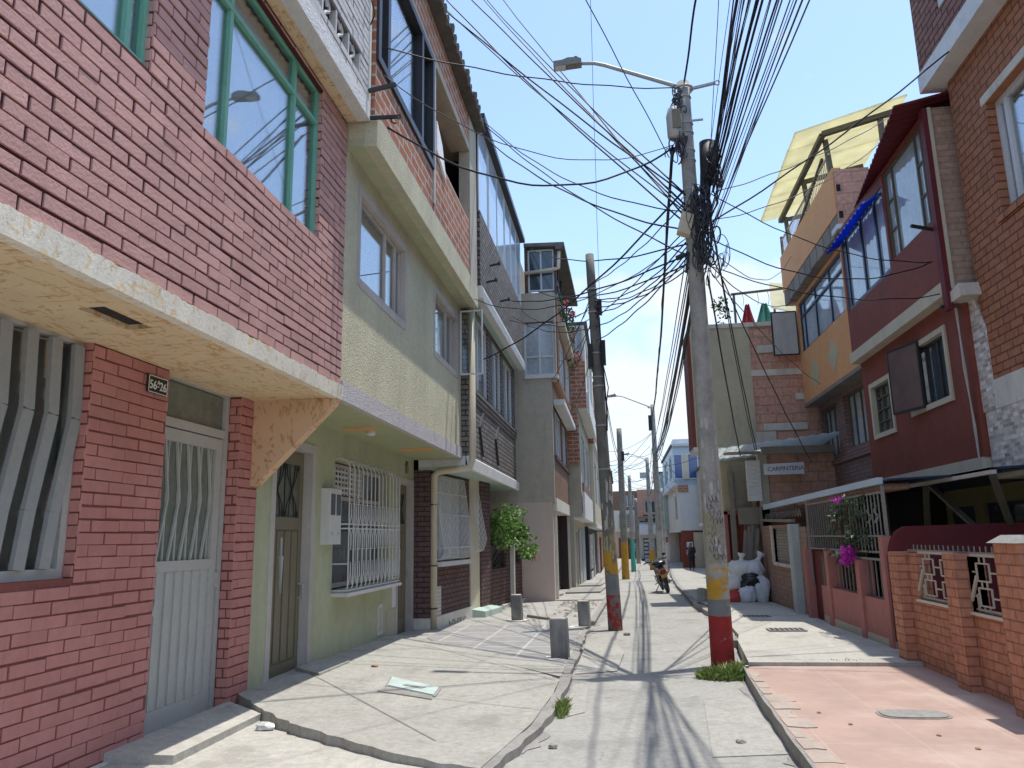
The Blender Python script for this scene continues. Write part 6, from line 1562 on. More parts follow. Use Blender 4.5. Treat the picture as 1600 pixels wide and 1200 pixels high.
# ------------------------------------------------------------------ cables
WIRES=[
((1.011,8.6,6.744),(1.094,4.357,7.064),-0.02,0.013,'over'),
((1.303,8.6,5.812),(1.239,1.662,6.932),-0.02,0.0158,'over'),
((1.315,8.6,5.77),(1.19,2.104,7.37),-0.02,0.0079,'over'),
((1.288,8.6,5.592),(1.278,0.754,6.712),-0.02,0.0065,'over'),
((1.253,8.6,5.408),(1.314,-0.014,6.528),-0.02,0.0058,'over'),
((1.291,8.6,5.527),(1.553,0.322,6.487),-0.02,0.0144,'over'),
((1.252,8.6,5.287),(1.569,-0.475,6.407),-0.02,0.0115,'over'),
((1.261,8.6,5.206),(1.699,-0.786,6.326),-0.02,0.0065,'over'),
((1.207,8.6,5.05),(1.85,-1.218,6.33),-0.02,0.0086,'over'),
((1.177,8.6,4.933),(1.868,-1.918,6.053),-0.02,0.0065,'over'),
((1.181,8.6,4.893),(2.176,-1.41,6.493),-0.02,0.0058,'over'),
((1.202,8.6,4.772),(2.018,-2.344,6.052),-0.02,0.0065,'over'),
((1.148,8.6,4.721),(2.367,-2.517,6.001),-0.02,0.0065,'over'),
((1.127,8.6,4.621),(2.378,-2.11,6.541),-0.02,0.005,'over'),
((1.2,8.6,4.833),(2.173,-1.502,6.548),-0.02,0.0036,'over'),
((1.267,8.6,5.479),(1.075,-0.19,6.263),-0.02,0.0043,'over'),
((1.221,8.6,5.487),(1.227,-0.312,6.143),-0.02,0.0043,'over'),
((1.179,8.6,5.446),(1.467,-0.216,6.291),-0.02,0.0072,'over'),
((1.281,8.6,5.626),(1.195,0.475,6.436),-0.02,0.0043,'over'),
((1.32,8.6,5.804),(1.349,2.475,7.561),-0.02,0.0043,'over'),
((1.13,8.6,4.553),(1.866,-3.829,5.427),-0.02,0.0043,'over'),
((1.302,8.6,5.546),(1.507,0.478,6.57),-0.02,0.0072,'over'),
((1.211,8.6,5.596),(1.041,0.632,6.662),-0.02,0.0036,'over'),
((1.243,8.6,5.033),(1.627,-2.03,5.756),-0.02,0.0058,'over'),
((1.198,8.6,5.409),(1.534,0.181,6.663),-0.02,0.0043,'over'),
((1.274,8.6,5.738),(1.524,2.341,7.594),-0.02,0.0036,'over'),
((1.189,8.6,5.278),(1.541,-0.555,6.385),-0.02,0.0072,'over'),
((1.259,8.6,5.804),(0.859,1.963,7.241),-0.02,0.0043,'over'),
((1.307,8.6,5.651),(1.083,0.92,6.733),-0.02,0.0072,'over'),
((1.178,8.6,5.119),(1.853,-0.795,6.514),-0.02,0.0036,'over'),
((0.815,8.6,5.883),(1.42,31.0,5.9),0.55,0.022,'down'),
((0.956,8.6,4.321),(1.42,31.0,4.5),0.5,0.02,'down'),
((0.939,8.6,4.283),(1.52,31.0,4.35),0.42,0.014,'down'),
((0.991,8.6,4.202),(1.54,31.0,4.2),0.34,0.014,'down'),
((0.937,8.6,4.478),(1.32,31.0,4.6),0.25,0.008,'down'),
((0.927,8.6,4.675),(1.47,31.0,4.9),0.15,0.008,'down'),
((1.45,31.0,5.2),(1.78,47.0,4.8),0.3,0.014,'far'),
((1.45,31.0,4.6),(1.78,47.0,4.199999999999999),0.4,0.014,'far'),
((1.45,31.0,4.3),(1.78,47.0,3.9),0.5,0.014,'far'),
((1.45,31.0,4.1),(1.78,47.0,3.6999999999999997),0.3,0.014,'far'),
((1.42,31.0,4.6),(0.1,33.0,4.9),0.2,0.008,'cross'),
((1.42,31.0,4.3),(0.1,33.0,4.4),0.3,0.01,'cross'),
((1.75,47.0,5.0),(0.1,33.0,4.2),0.5,0.01,'cross'),
((1.75,47.0,4.4),(0.62,45.0,4.0),0.1,0.01,'cross'),
((1.75,47.0,4.6),(3.0,52.0,5.2),0.2,0.01,'cross'),
((1.42,31.0,4.0),(4.2,27.0,4.6),0.2,0.01,'cross'),
((0.1,33.0,4.4),(0.6,45.0,4.0),0.2,0.01,'cross'),
((0.1,33.0,4.6),(-1.05,38.0,5.0),0.1,0.01,'cross'),
((1.45,31.0,4.8),(3.4,46.0,5.0),0.3,0.01,'cross'),
((0.6,45.0,4.2),(1.2,58.0,3.9),0.2,0.01,'cross'),
((1.75,47.0,4.2),(2.3,62.0,4.0),0.3,0.012,'far'),
((0.942,8.6,5.272),(-3.621,9.418,10.396),0.15,0.0108,'left'),
((0.915,8.6,5.073),(-3.607,9.845,10.825),0.2,0.008100000000000001,'left'),
((0.921,8.6,5.169),(-3.611,13.358,13.496),0.1,0.013500000000000002,'left'),
((0.93,8.6,5.072),(-3.615,15.17,14.945),0.12,0.0108,'left'),
((0.937,8.6,4.951),(-3.619,19.1,18.044),0.1,0.01215,'left'),
((0.939,8.6,4.517),(-2.1,12.093,8.541),0.2,0.00945,'left'),
((0.901,8.6,5.074),(-2.1,12.097,8.605),0.35,0.008100000000000001,'left'),
((0.893,8.6,4.955),(-3.597,10.854,11.666),0.22,0.0108,'left'),
((0.901,8.6,5.316),(-3.601,16.154,15.583),0.18,0.01215,'left'),
((0.901,8.6,4.835),(-2.1,12.078,8.287),0.28,0.0108,'left'),
((0.934,8.6,4.674),(-2.1,18.685,8.788),0.3,0.0108,'left'),
((0.934,8.6,4.439),(-2.1,19.371,7.881),0.35,0.0108,'left'),
((0.941,8.6,4.556),(-2.1,15.716,6.385),0.2,0.01215,'left'),
((0.953,8.6,6.664),(-2.15,6.619,6.201),0.12,0.008,'left'),
((0.815,8.6,5.883),(-2.1,6.668,5.353),0.55,0.012,'left'),
((0.833,8.6,5.931),(-2.15,6.696,5.937),0.5,0.006,'left'),
((0.901,8.6,5.316),(-2.2,12.655,4.388),0.25,0.013,'left'),
((0.932,8.6,4.753),(-2.15,11.591,5.122),0.45,0.007,'left'),
((0.915,8.6,4.362),(-0.28,12.3,5.1),0.12,0.009,'pole'),
((0.92,8.6,4.44),(-0.28,12.3,5.2),0.16,0.008,'pole'),
((0.901,8.6,4.835),(-0.26,12.3,4.9),0.05,0.008,'pole'),
((0.891,8.6,5.155),(-0.28,12.3,5.5),0.1,0.008,'pole'),
((-0.27,12.3,4.6),(-1.35,22.45663751106338,5.251284211919959),0.3837400555126552,0.008,'pole'),
((-0.27,12.3,4.76),(-2.05,15.293317323536767,5.918032075875688),0.20878764596153915,0.008,'pole'),
((-0.27,12.3,4.92),(-2.05,16.73955479288429,6.493876667198906),0.26354321112947166,0.008,'pole'),
((-0.27,12.3,5.08),(-1.35,20.545624140536784,5.628639495733894),0.3396320851404881,0.008,'pole'),
((-0.27,12.3,5.239999999999999),(-1.1,14.637548490855734,6.164844422288425),0.3990180443610112,0.008,'pole'),
((-0.27,12.3,5.3999999999999995),(-2.05,20.921417016789867,5.3133415250582905),0.28019476354166284,0.008,'pole'),
((0.925,8.6,4.518),(-0.27,12.3,4.5),0.1,0.009,'pole'),
((0.929,8.6,4.588),(-0.27,12.3,4.75),0.15000000000000002,0.009,'pole'),
((0.933,8.6,4.658),(-0.27,12.3,5.0),0.2,0.009,'pole'),
((0.938,8.6,4.729),(-0.27,12.3,5.25),0.25,0.009,'pole'),
((-0.27,12.3,5.1),(-2.05,15.0,5.75),0.2,0.007,'pole'),
((-0.27,12.3,4.9),(-1.35,18.3,5.6),0.2,0.007,'pole'),
((-0.27,12.3,5.3),(-1.3,20.5,6.5),0.1,0.007,'pole'),
((-0.26,12.3,4.7),(0.1,33.0,4.8),0.6,0.011,'pole'),
((-0.26,12.3,4.6),(0.1,33.0,4.6),0.7,0.008,'pole'),
((-0.06,8.34,8.806),(-0.176,12.3,5.088),0,0.004,'thin'),
((-0.973,5.4,7.782),(0.779,8.6,5.77),0.02,0.006,'left'),
((1.181,8.6,4.893),(4.642,8.396,7.248),0.12,0.01,'right'),
((1.281,8.6,5.284),(3.95,10.255,6.957),0.1,0.006,'right'),
((1.199,8.6,4.931),(4.0,10.61,6.831),0.2,0.006,'right'),
((1.199,8.6,4.717),(3.98,9.655,4.622),0.35,0.008,'right'),
((1.208,8.6,5.29),(3.98,9.619,4.609),0.25,0.007,'right'),
((1.147,8.6,4.385),(3.98,9.529,4.158),0.2,0.007,'right'),
((1.125,8.6,4.271),(2.417,15.6,2.871),0.12,0.012,'right'),
((1.21,8.6,4.89),(2.838,16.2,3.05),0.1,0.01,'right'),
((1.201,8.6,4.97),(2.811,16.2,3.024),0.25,0.008,'right'),
((1.184,8.6,4.499),(3.487,14.5,2.607),0.1,0.008,'right'),
((1.13,8.6,4.348),(4.15,15.932,4.304),0.15,0.006,'right'),
((1.121,8.6,4.426),(4.05,17.063,6.423),0.3,0.007,'right'),
((1.137,8.6,4.659),(4.0,16.701,7.345),0.5,0.006,'right'),
((1.75,37.40811772504034,4.1350609180317175),(-0.9,40.1277324901511,4.279646330380689),0.21230253736976007,0.009,'cross'),
((1.45,39.67518116007026,5.110746023671592),(-0.7,41.687613317891234,5.2290490199637425),0.20820732215750903,0.009,'cross'),
((1.75,41.601045897315345,3.8924012437440867),(-0.7,40.42987480605461,4.716299534339354),0.37334042524430344,0.009,'cross'),
((0.6,39.4468553141746,5.221270890109027),(-0.9,49.3826257244138,5.789284105279021),0.12173604209708125,0.009,'cross'),
((1.45,33.588817206109326,5.1906444287309075),(-0.7,43.862738901398316,4.431011563026007),0.1695809161911066,0.009,'cross'),
((1.45,30.691115522323038,5.3828717391203185),(-0.9,39.44952856858765,5.729113040752132),0.34603226387574604,0.009,'cross'),
((1.45,32.226285102782626,5.535222608404771),(-0.9,32.487484738385575,3.7152043460856685),0.2525451043187426,0.009,'cross'),
((1.45,44.32485519077735,5.406455392765301),(-0.7,43.97981267853858,4.803400544717233),0.05611269492865491,0.009,'cross'),
((1.75,31.357384988424556,4.556193364589484),(3.3,36.29873467120698,3.8996276815285205),0.3177141966871636,0.009,'cross'),
((1.45,41.21356255767347,3.897511766001508),(-0.7,39.82999202894267,5.337389326822813),0.30790884642458977,0.009,'cross'),
((0.6,39.20450699305108,5.5116610156823365),(-0.7,35.8207938831409,3.820523269392038),0.22671897981361122,0.009,'cross'),
((1.45,41.775931401961664,5.361267671174978),(-0.9,52.997916117231505,5.646493755969719),0.25444893932304485,0.009,'cross'),
((1.45,37.220800067190005,4.482099630228174),(3.0,40.459865502554095,3.401598835939828),0.08909766766950131,0.009,'cross'),
((1.45,33.547294550420574,4.352876349785315),(3.0,34.40076629034432,3.6679805334322966),0.3244345711120017,0.009,'cross'),
((0.929,8.6,4.361),(1.4,31.0,4.1),0.2,0.009,'down'),
((0.958,8.6,4.359),(1.45,31.0,4.25),0.28,0.009,'down'),
((0.987,8.6,4.357),(1.5,31.0,4.3999999999999995),0.36,0.009,'down'),
((1.016,8.6,4.355),(1.5499999999999998,31.0,4.55),0.44,0.009,'down'),
((1.044,8.6,4.353),(1.5999999999999999,31.0,4.699999999999999),0.52,0.009,'down'),
]

random.seed(31)
LBL = {'over': ('overhead cable', 'black overhead cable running from the lamp pole towards the viewer', 'overhead cables above the road'),
       'down': ('overhead cable', 'black cable sagging down the street from the near to the farther lamp pole', 'cables down the street'),
       'far': ('overhead cable', 'thin cable strung along the far part of the street', 'cables along the far street'),
       'cross': ('overhead cable', 'thin cable crossing between the distant poles', 'cables between the distant poles'),
       'left': ('service cable', 'service cable from the lamp pole to the houses on the left', 'service cables to the left houses'),
       'pole': ('overhead cable', 'cable tied to the leaning pole', 'cables tied to the leaning pole'),
       'thin': ('thin wire', 'very thin wire hanging across the sky beside the leaning pole', None),
       'right': ('service cable', 'service cable from the lamp pole to the houses on the right', 'service cables to the right houses')}
for a, b, sag, r, grp in WIRES:
    g = MB(); a, b = Vector(a), Vector(b); n = 22; ln = (b - a).length; ph = random.uniform(0, 6)
    pts = []
    for k in range(n + 1):
        t_ = k / n; p = a.lerp(b, t_); p.z -= 4 * sag * t_ * (1 - t_)
        w_ = .006 * math.sin(t_ * 19 + ph) * (1 if r > .012 else .4); p.x += w_; p.z += .008 * math.sin(t_ * 27 + ph)
        pts.append(p)
    g.tube(pts, r * .95, 6)
    if r > .016:   # twisted second strand on the thick ones
        g.tube([p + Vector((.018 * math.cos(k * 1.9), 0, .018 * math.sin(k * 1.9))) for k, p in enumerate(pts)], r * .55, 5)
    cat, lab, gr = LBL[grp]
    o = obj('cable', g, M['cable'] if r > .0065 else M['cable_grey'], None, True); tag(o, lab, cat, gr)
# knots of spare cable round the near lamp pole
M['cable_mixed'] = paint('assorted black and grey cable', (.05, .052, .062), .45, .3, 3, bmp=0, island=.9, spec=.5)
def tangle(label, cx, cy, cz, rx, ry, rz, n, r, seed, rad=(.05, .16)):
    random.seed(seed); g = MB()
    for _ in range(n):
        c = Vector((cx + random.gauss(0, rx), cy + random.gauss(0, ry), cz + random.uniform(-rz, rz))); R = random.uniform(*rad)
        u = Vector((random.gauss(0, 1), random.gauss(0, .5), random.gauss(0, .4))).normalized(); v = Vector((random.gauss(0, .3), random.gauss(0, .3), 1)).normalized()
        s0, s1 = random.uniform(0, 6), random.uniform(3, 7); m_ = 12
        g.tube([c + u * math.cos(s0 + s1 * k / m_) * R * .55 + v * math.sin(s0 + s1 * k / m_) * R * 1.2 for k in range(m_ + 1)], r * random.uniform(.6, 1.3), 5)
    o = obj('cable_tangle', g, M['cable_mixed'], None, True); tag(o, label, 'cable tangle'); return o
tangle('small tangle of black cable beside the junction box near the top of the lamp pole', .88, 8.55, 5.84, .04, .04, .12, 30, .008, 1, (.04, .09))
tangle('wiry black loops under the lamp arm at the pole top', .92, 8.57, 6.46, .03, .04, .12, 16, .009, 2, (.03, .08))
tangle('dense tangle of black cables beside the black splice case on the pole', 1.29, 8.5, 5.55, .03, .05, .26, 24, .009, 3, (.04, .10))
tangle('thick knot of grey and black cables wrapped round the middle of the lamp pole', 1.08, 8.52, 4.85, .055, .05, .40, 80, .008, 4, (.05, .15))
tangle('loose cable loops hanging below the knot on the lamp pole', 1.14, 8.5, 4.42, .07, .05, .14, 22, .005, 5, (.06, .18))
g = MB(); random.seed(12)
for k in range(18):
    x = random.uniform(1.12, 1.3); z0_ = random.uniform(5.3, 5.6); x1 = random.uniform(1.02, 1.2)
    g.tube([(x, 8.55, z0_), (x + random.uniform(-.05, .05), 8.5, 5.1), (x1, 8.5, random.uniform(4.5, 4.9))], random.uniform(.006, .013), 5)
o = obj('hanging_cables', g, M['cable']); tag(o, 'bunch of hanging cables dropping from the splice case to the knot below it', 'cable tangle')

# ------------------------------------------------------------------ bollards and stump
M['bol'] = paint('dark grey bollard paint', (.17, .168, .16), .85, .25, 5, .95, (.50, .49, .46), .4, 30)
def bollard(label, x, y, w, h):
    t = thing('bollard', label, 'bollard', (x, y, gz(y) + .05), group='concrete slab bollards on the left pavement')
    z = gz(y) + .03; g = MB(); d = .10
    g.hexa([(x - w / 2, y, z), (x + w / 2, y, z), (x + w / 2 + .02, y + d, z), (x - w / 2 + .02, y + d, z), (x - w / 2 - .012, y, z + h), (x + w / 2 - .012, y, z + h), (x + w / 2 + .005, y + d, z + h), (x - w / 2 + .005, y + d, z + h)]); obj('slab', g, M['bol'], t)
    g = MB(); g.hexa([(x - w / 2 + .0, y + .012, z + h), (x + w / 2 - .02, y + .012, z + h), (x + w / 2, y + d - .01, z + h), (x - w / 2 + .015, y + d - .01, z + h)] + [(x - w / 2 + .0, y + .02, z + h + .012), (x + w / 2 - .02, y + .02, z + h + .012), (x + w / 2, y + d - .02, z + h + .012), (x - w / 2 + .015, y + d - .02, z + h + .012)]); obj('cap', g, M['pale_stone'], t)
    return t
bollard('nearest grey slab bollard, at the corner of the dark paving', -.73, 8.85, .185, .44)
bollard('grey slab bollard with a white smear beside the leaning pole', -.62, 12.3, .17, .40)
bollard('grey slab bollard in front of the brown garden wall', -1.81, 13.35, .17, .44)
o = obj('stump', MB().lathe((1.58, 16.5, gz(16.5) + .1), [(.105, 0), (.1, .25), (.085, .29), (.03, .30)], 12), M['bol']); tag(o, 'squat dark concrete stump at the right kerb', 'bollard')

# ------------------------------------------------------------------ sacks and timber by the workshop
def sack(label, mat, c, r, seed, neck=None, cat='sack'):
    random.seed(seed); t = thing('rubbish_sack', label, cat, (c[0], c[1], c[2] - r[2]), group='sacks heaped by the workshop')
    bm = bmesh.new(); bmesh.ops.create_icosphere(bm, subdivisions=4, radius=1)
    ph = [random.uniform(0, 6) for _ in range(6)]
    g = MB(); pos = {}
    for v in bm.verts:
        d = v.co; q = .10 * math.sin(4 * d.x + ph[0]) * math.sin(3 * d.z + ph[1]) + .07 * math.sin(9 * d.y + 4 * d.z + ph[2]) + .04 * math.sin(15 * d.x + 8 * d.z + ph[3]) + .03 * math.sin(22 * d.z + 6 * d.y + ph[4])
        k = 1 + q; e = .82   # slumped, flat bottomed
        z = d.z * k; z = max(z, -.82)
        pos[v] = (c[0] + r[0] * math.copysign(abs(d.x) ** e, d.x) * k, c[1] + r[1] * math.copysign(abs(d.y) ** e, d.y) * k, c[2] + r[2] * z)
    for f in bm.faces: g.face([pos[v] for v in f.verts])
    bm.free(); o = obj('bag', g, mat, t, True)
    for p in o.data.polygons: p.use_smooth = True
    if neck:
        nv = Vector(neck); b = Vector(c) + Vector((nv.x * r[0] * .75, 0, nv.z * r[2] * .75)); g = MB()
        g.tube([b, b + nv * .06, b + nv * .10, b + nv * .15, b + nv * .19], [.09, .045, .04, .075, .09], 9); obj('tied_neck', g, mat, t, True)
    # weld so that smooth shading is continuous
    bm = bmesh.new(); bm.from_mesh(o.data); bmesh.ops.remove_doubles(bm, verts=bm.verts, dist=1e-5); bmesh.ops.recalc_face_normals(bm, faces=bm.faces); bm.to_mesh(o.data); bm.free()
    return t
M['sackw'] = paint('woven white sack', (.72, .71, .68), .65, .06, 4, .2, (.42, .40, .37), .12, 26)
M['sackb'] = paint('bluish white sack', (.64, .66, .70), .6, .06, 4, .2, (.38, .39, .42), .12, 26)
M['bag_black'] = paint('black plastic bag', (.015, .016, .022), .3, .2, 8, bmp=.5, bscale=14, spec=.6, bdist=.03)
M['bag_red'] = paint('red striped bag', (.50, .06, .07), .6, .15, 8, bmp=.3)
sy = 16.35; s0 = -.02
sack('red bag squashed under the heap beside the banded pole', M['bag_red'], (2.19, sy - .1, s0 + .13), (.16, .14, .15), 1)
sack('round bluish white sack at the front of the heap', M['sackb'], (2.43, sy - .15, s0 + .17), (.17, .15, .19), 2)
sack('tall grey white sack tied at the top, right end of the heap', M['sackb'], (2.72, sy - .1, s0 + .27), (.16, .15, .29), 3, (-.2, 0, 1))
sack('black plastic bag in the middle of the heap', M['bag_black'], (2.54, sy - .02, s0 + .42), (.24, .20, .2), 4)
sack('creamy sack half hidden behind the banded pole', M['sackw'], (2.20, sy, s0 + .42), (.19, .17, .19), 5)
sack('large creamy sack with a pointed ear on top of the heap', M['sackw'], (2.36, sy + .05, s0 + .66), (.25, .17, .19), 6, (.15, 0, 1))
sack('bluish white sack with an open neck, topmost right of the heap', M['sackb'], (2.63, sy + .02, s0 + .68), (.2, .16, .17), 7, (.5, 0, 1))
t = thing('timber_bundle', 'grey weathered boards leaning in a bundle behind the sacks', 'timber', (2.5, 16.9, 0)); random.seed(10)
for k in range(9):
    g = MB(); a = random.uniform(-.03, .03)
    g.bar((2.36 + k * .035, 16.62 + .03 * (k % 3), -.05), (2.60 + k * .036 + a, 16.95 + .02 * (k % 3), 1.45 + random.uniform(-.12, .1)), .05, .022, up=(0, 1, 0)); obj('board', g, M['timber'], t)

# ------------------------------------------------------------------ motorcycle
def motorcycle(x, y, z, rot, lean):
    t = thing('motorcycle', 'black motorcycle seen from behind with an orange plate, parked at the right kerb', 'motorcycle', (x, y, z))
    t.rotation_euler = (0, lean, rot)
    def part(name, g, m, par=None, smooth=False):
        me = D.meshes.new(name); me.from_pydata(g.v, [], g.f); me.materials.append(m)
        bm = bmesh.new(); bm.from_mesh(me); bmesh.ops.recalc_face_normals(bm, faces=bm.faces)
        for f in bm.faces: f.smooth = smooth
        bm.to_mesh(me); bm.free(); o = D.objects.new(name, me); COL.objects.link(o); o.parent = par or t; return o
    for yy, nm in ((-.55, 'rear_wheel'), (.55, 'front_wheel')):
        g = MB(); g.tube([(0, yy + .215 * math.cos(q * PI / 12), .26 + .215 * math.sin(q * PI / 12)) for q in range(24)], .05, 8, True); w_ = part(nm, g, M['bag_black'], None, True)
        g = MB()
        for q in range(6): g.bar((0, yy, .26), (0, yy + .19 * math.cos(q * PI / 3), .26 + .19 * math.sin(q * PI / 3)), .02)
        g.tube([(-.06, yy, .26), (.06, yy, .26)], .045, 10); part('rim', g, M['galv'], w_)
    g = MB(); g.hexa([(-.06, -.75, .50), (.06, -.75, .50), (.09, -.2, .45), (-.09, -.2, .45), (-.05, -.80, .64), (.05, -.80, .64), (.1, -.2, .62), (-.1, -.2, .62)]); g.hexa([(-.09, -.2, .3), (.09, -.2, .3), (.11, .3, .35), (-.11, .3, .35), (-.1, -.2, .6), (.1, -.2, .6), (.12, .3, .78), (-.12, .3, .78)]); part('body', g, M['iron_black'])
    g = MB(); g.hexa([(-.09, -.62, .62), (.09, -.62, .62), (.11, .1, .64), (-.11, .1, .64), (-.08, -.6, .70), (.08, -.6, .70), (.1, .1, .70), (-.1, .1, .70)]); part('seat', g, M['bag_black'])
    g = MB(); g.prism([(-.075, .42), (.075, .42), (.075, .52), (-.075, .52)], 'y', -.83, -.815); part('number_plate', g, M['orange'] if False else paint('yellow orange plate', (.60, .33, .05), .5, .1, 5, bmp=0))
    g = MB(); g.hexa([(-.075, -.82, .53), (.075, -.82, .53), (.09, -.7, .53), (-.09, -.7, .53), (-.085, -.82, .63), (.085, -.82, .63), (.09, -.7, .66), (-.09, -.7, .66)]); part('tail_light', g, paint('dark red lens', (.16, .02, .015), .3, .2, 6, bmp=0, spec=.7))
    for s_ in (-1, 1):
        g = MB(); g.tube([(s_ * .08, -.74, .56), (s_ * .17, -.76, .55)], .018, 6); part('indicator', g, paint('amber lens', (.5, .18, .02), .3, .1, 6, bmp=0))
        g = MB(); g.tube([(s_ * .05, .42, .82), (s_ * .2, .40, .86), (s_ * .33, .33, .84)], .018, 6); part('handlebar', g, M['iron_black'])
        g = MB(); g.tube([(s_ * .25, .38, .86), (s_ * .29, .38, .95)], .008, 5); g.lathe((s_ * .3, .38, .92), [(.0, 0), (.06, .02), (.06, .07), (0, .09)], 8); part('mirror', g, M['iron_black'])
        g = MB(); g.tube([(s_ * .07, .55, .26), (s_ * .07, .42, .82)], .022, 6); part('fork', g, M['galv'])
        g = MB(); g.tube([(s_ * .1, .0, .28), (s_ * .21, .0, .26), (s_ * .22, .06, .26)], .014, 5); part('foot_peg', g, M['galv'])
        g = MB(); g.tube([(s_ * .14, -.1, .45), (s_ * .2, -.3, .50), (s_ * .2, -.45, .35), (s_ * .14, -.3, .26)], .012, 5, True); part('side_guard', g, M['iron_black'])
    g = MB(); g.tube([(.12, .1, .22), (.13, -.3, .24), (.14, -.72, .32)], [.03, .04, .045], 8); part('exhaust', g, M['galv'], None, True)
    g = MB(); g.hexa([(-.06, -.86, .3), (.06, -.86, .3), (.07, -.6, .46), (-.07, -.6, .46), (-.055, -.86, .42), (.055, -.86, .42), (.07, -.6, .5), (-.07, -.6, .5)]); part('mudguard', g, M['iron_black'])
    g = MB(); g.lathe((0, -.42, .70), [(.12, 0), (.18, .03), (.20, .09), (.18, .14), (.12, .17), (.03, .185)], 14); bx = part('luggage', g, M['bag_black'], None, True)
    g = MB()
    for k in range(5): g.tube([(-.17 + .085 * k, -.57, .74), (-.15 + .075 * k, -.42, .885), (-.13 + .065 * k, -.27, .84)], .012, 5)
    part('strap', g, M['iron_black'], bx)
    g = MB(); g.tube([(-.07, 0, .28), (-.30, .02, .02)], .013, 6); part('side_stand', g, M['galv'])
    return t
motorcycle(1.17, 22.3, gz(22.3) + .02, math.radians(4), math.radians(-15))

# ------------------------------------------------------------------ people
def skinned(name, chains, mat, parent, scale, off, sub=1, root=0):
    """chains: list of polylines [(x,y,z,r)...] that share joints by equal coordinates."""
    idx, vs, rs, es = {}, [], [], []
    for ch in chains:
        last = None
        for x, y, z, r in ch:
            k = (round(x, 4), round(y, 4), round(z, 4))
            if k not in idx: idx[k] = len(vs); vs.append((x * scale, y * scale, z * scale)); rs.append(r * scale)
            if last is not None and last != idx[k]: es.append((last, idx[k]))
            last = idx[k]
    me = D.meshes.new(name); me.from_pydata(vs, es, []); o = D.objects.new(name, me); COL.objects.link(o)
    sk = o.modifiers.new('skin', 'SKIN'); sk.use_smooth_shade = True
    o.modifiers.new('smooth', 'SUBSURF').levels = sub; o.modifiers['smooth'].render_levels = sub
    for k, r in enumerate(rs):
        me.skin_vertices[0].data[k].radius = (r, r)
    me.skin_vertices[0].data[root].use_root = True
    dg = bpy.context.evaluated_depsgraph_get(); new = D.meshes.new_from_object(o.evaluated_get(dg))
    o.modifiers.clear(); o.data = new; D.meshes.remove(me); new.name = name
    new.materials.clear(); new.materials.append(mat)
    for p in new.polygons: p.use_smooth = True
    o.parent = parent
    return o
M['skin'] = paint('skin', (.33, .19, .13), .6, .05, 3, bmp=0)
def person(label, loc, h, rot, mats, armbend):
    t = thing('person', label, 'person', loc); t.rotation_euler = (0, 0, rot); s = h / 1.7
    body = [[(0, 0, .92, .10), (0, 0, 1.15, .10), (0, 0, 1.36, .09), (0, .0, 1.46, .05), (0, .01, 1.53, .085), (0, .02, 1.60, .088), (0, .01, 1.665, .06)]]
    for q in (-1, 1):
        a = [(0, 0, 1.36, .09), (q * .17, 0, 1.38, .05), (q * .24, .0, 1.12, .042), (q * (.24 - .02 * armbend), .12 * armbend + .02, .90 + .12 * armbend, .032), (q * (.235 - .04 * armbend), .18 * armbend + .02, .83 + .12 * armbend, .03)]
        body.append(a); hx, hy, hz, _ = a[-1]
        for k, (dx, dy, l) in enumerate(((-.022, .012, .075), (-.008, .016, .09), (.008, .014, .085), (.02, .006, .07))):
            body.append([a[-1], (hx + dx, hy + dy, hz - l * .5, .009), (hx + dx, hy + dy + .012, hz - l, .008)])
        body.append([a[-1], (hx - q * .03, hy + .02, hz - .02, .010), (hx - q * .035, hy + .035, hz - .05, .009)])
        body.append([(0, 0, .92, .10), (q * .09, 0, .86, .075), (q * .10, .01, .48, .052), (q * .10, -.01, .10, .036), (q * .10, .0, .05, .036), (q * .105, .12, .03, .03)])
    skinned('body', body, M['skin'], t, s, loc, 1)
    up = [[(0, 0, .95, .21), (0, 0, 1.1, .195), (0, 0, 1.3, .195), (0, 0, 1.42, .10)]]
    for q in (-1, 1): up.append([(0, 0, 1.3, .195), (q * .20, 0, 1.36, .09), (q * .245, .0, 1.12, .066), (q * (.245 - .02 * armbend), .11 * armbend + .02, .92 + .12 * armbend, .052)])
    up.append([(0, 0, .95, .21), (0, 0, .80, .205)])
    skinned('jacket', up, mats[0], t, s, loc, 1)
    lo = [[(0, 0, .93, .14), (0, 0, .86, .12)]]
    for q in (-1, 1): lo.append([(0, 0, .86, .12), (q * .095, 0, .78, .095), (q * .10, .01, .48, .075), (q * .10, -.01, .10, .062)])
    skinned('trousers', lo, mats[1], t, s, loc, 1)
    skinned('hair', [[(0, -.015, 1.56, .085), (0, -.01, 1.63, .10), (0, .0, 1.685, .075)]], mats[2], t, s, loc, 1)
    for q in (-1, 1): skinned('shoe', [[(q * .10, -.02, .045, .045), (q * .103, .06, .04, .045), (q * .106, .13, .035, .035)]], mats[2], t, s, loc, 1)
    return t
M['cloth_black'] = paint('black jacket', (.022, .02, .032), .8, .2, 6, bmp=0)
M['cloth_navy'] = paint('dark navy trousers', (.02, .022, .045), .8, .2, 6, bmp=0)
M['cloth_blue'] = paint('blue overall', (.05, .10, .33), .8, .2, 6, bmp=0)
M['cloth_white'] = paint('white shirt', (.55, .58, .62), .8, .1, 6, bmp=0)
M['hair'] = paint('dark hair', (.02, .015, .012), .6, .2, 8, bmp=0)
p = person('person in a black jacket and dark trousers standing with back turned on the right pavement', (3.7, 42.9, -.5), 1.45, math.radians(8), (M['cloth_black'], M['cloth_navy'], M['hair']), 1.2)
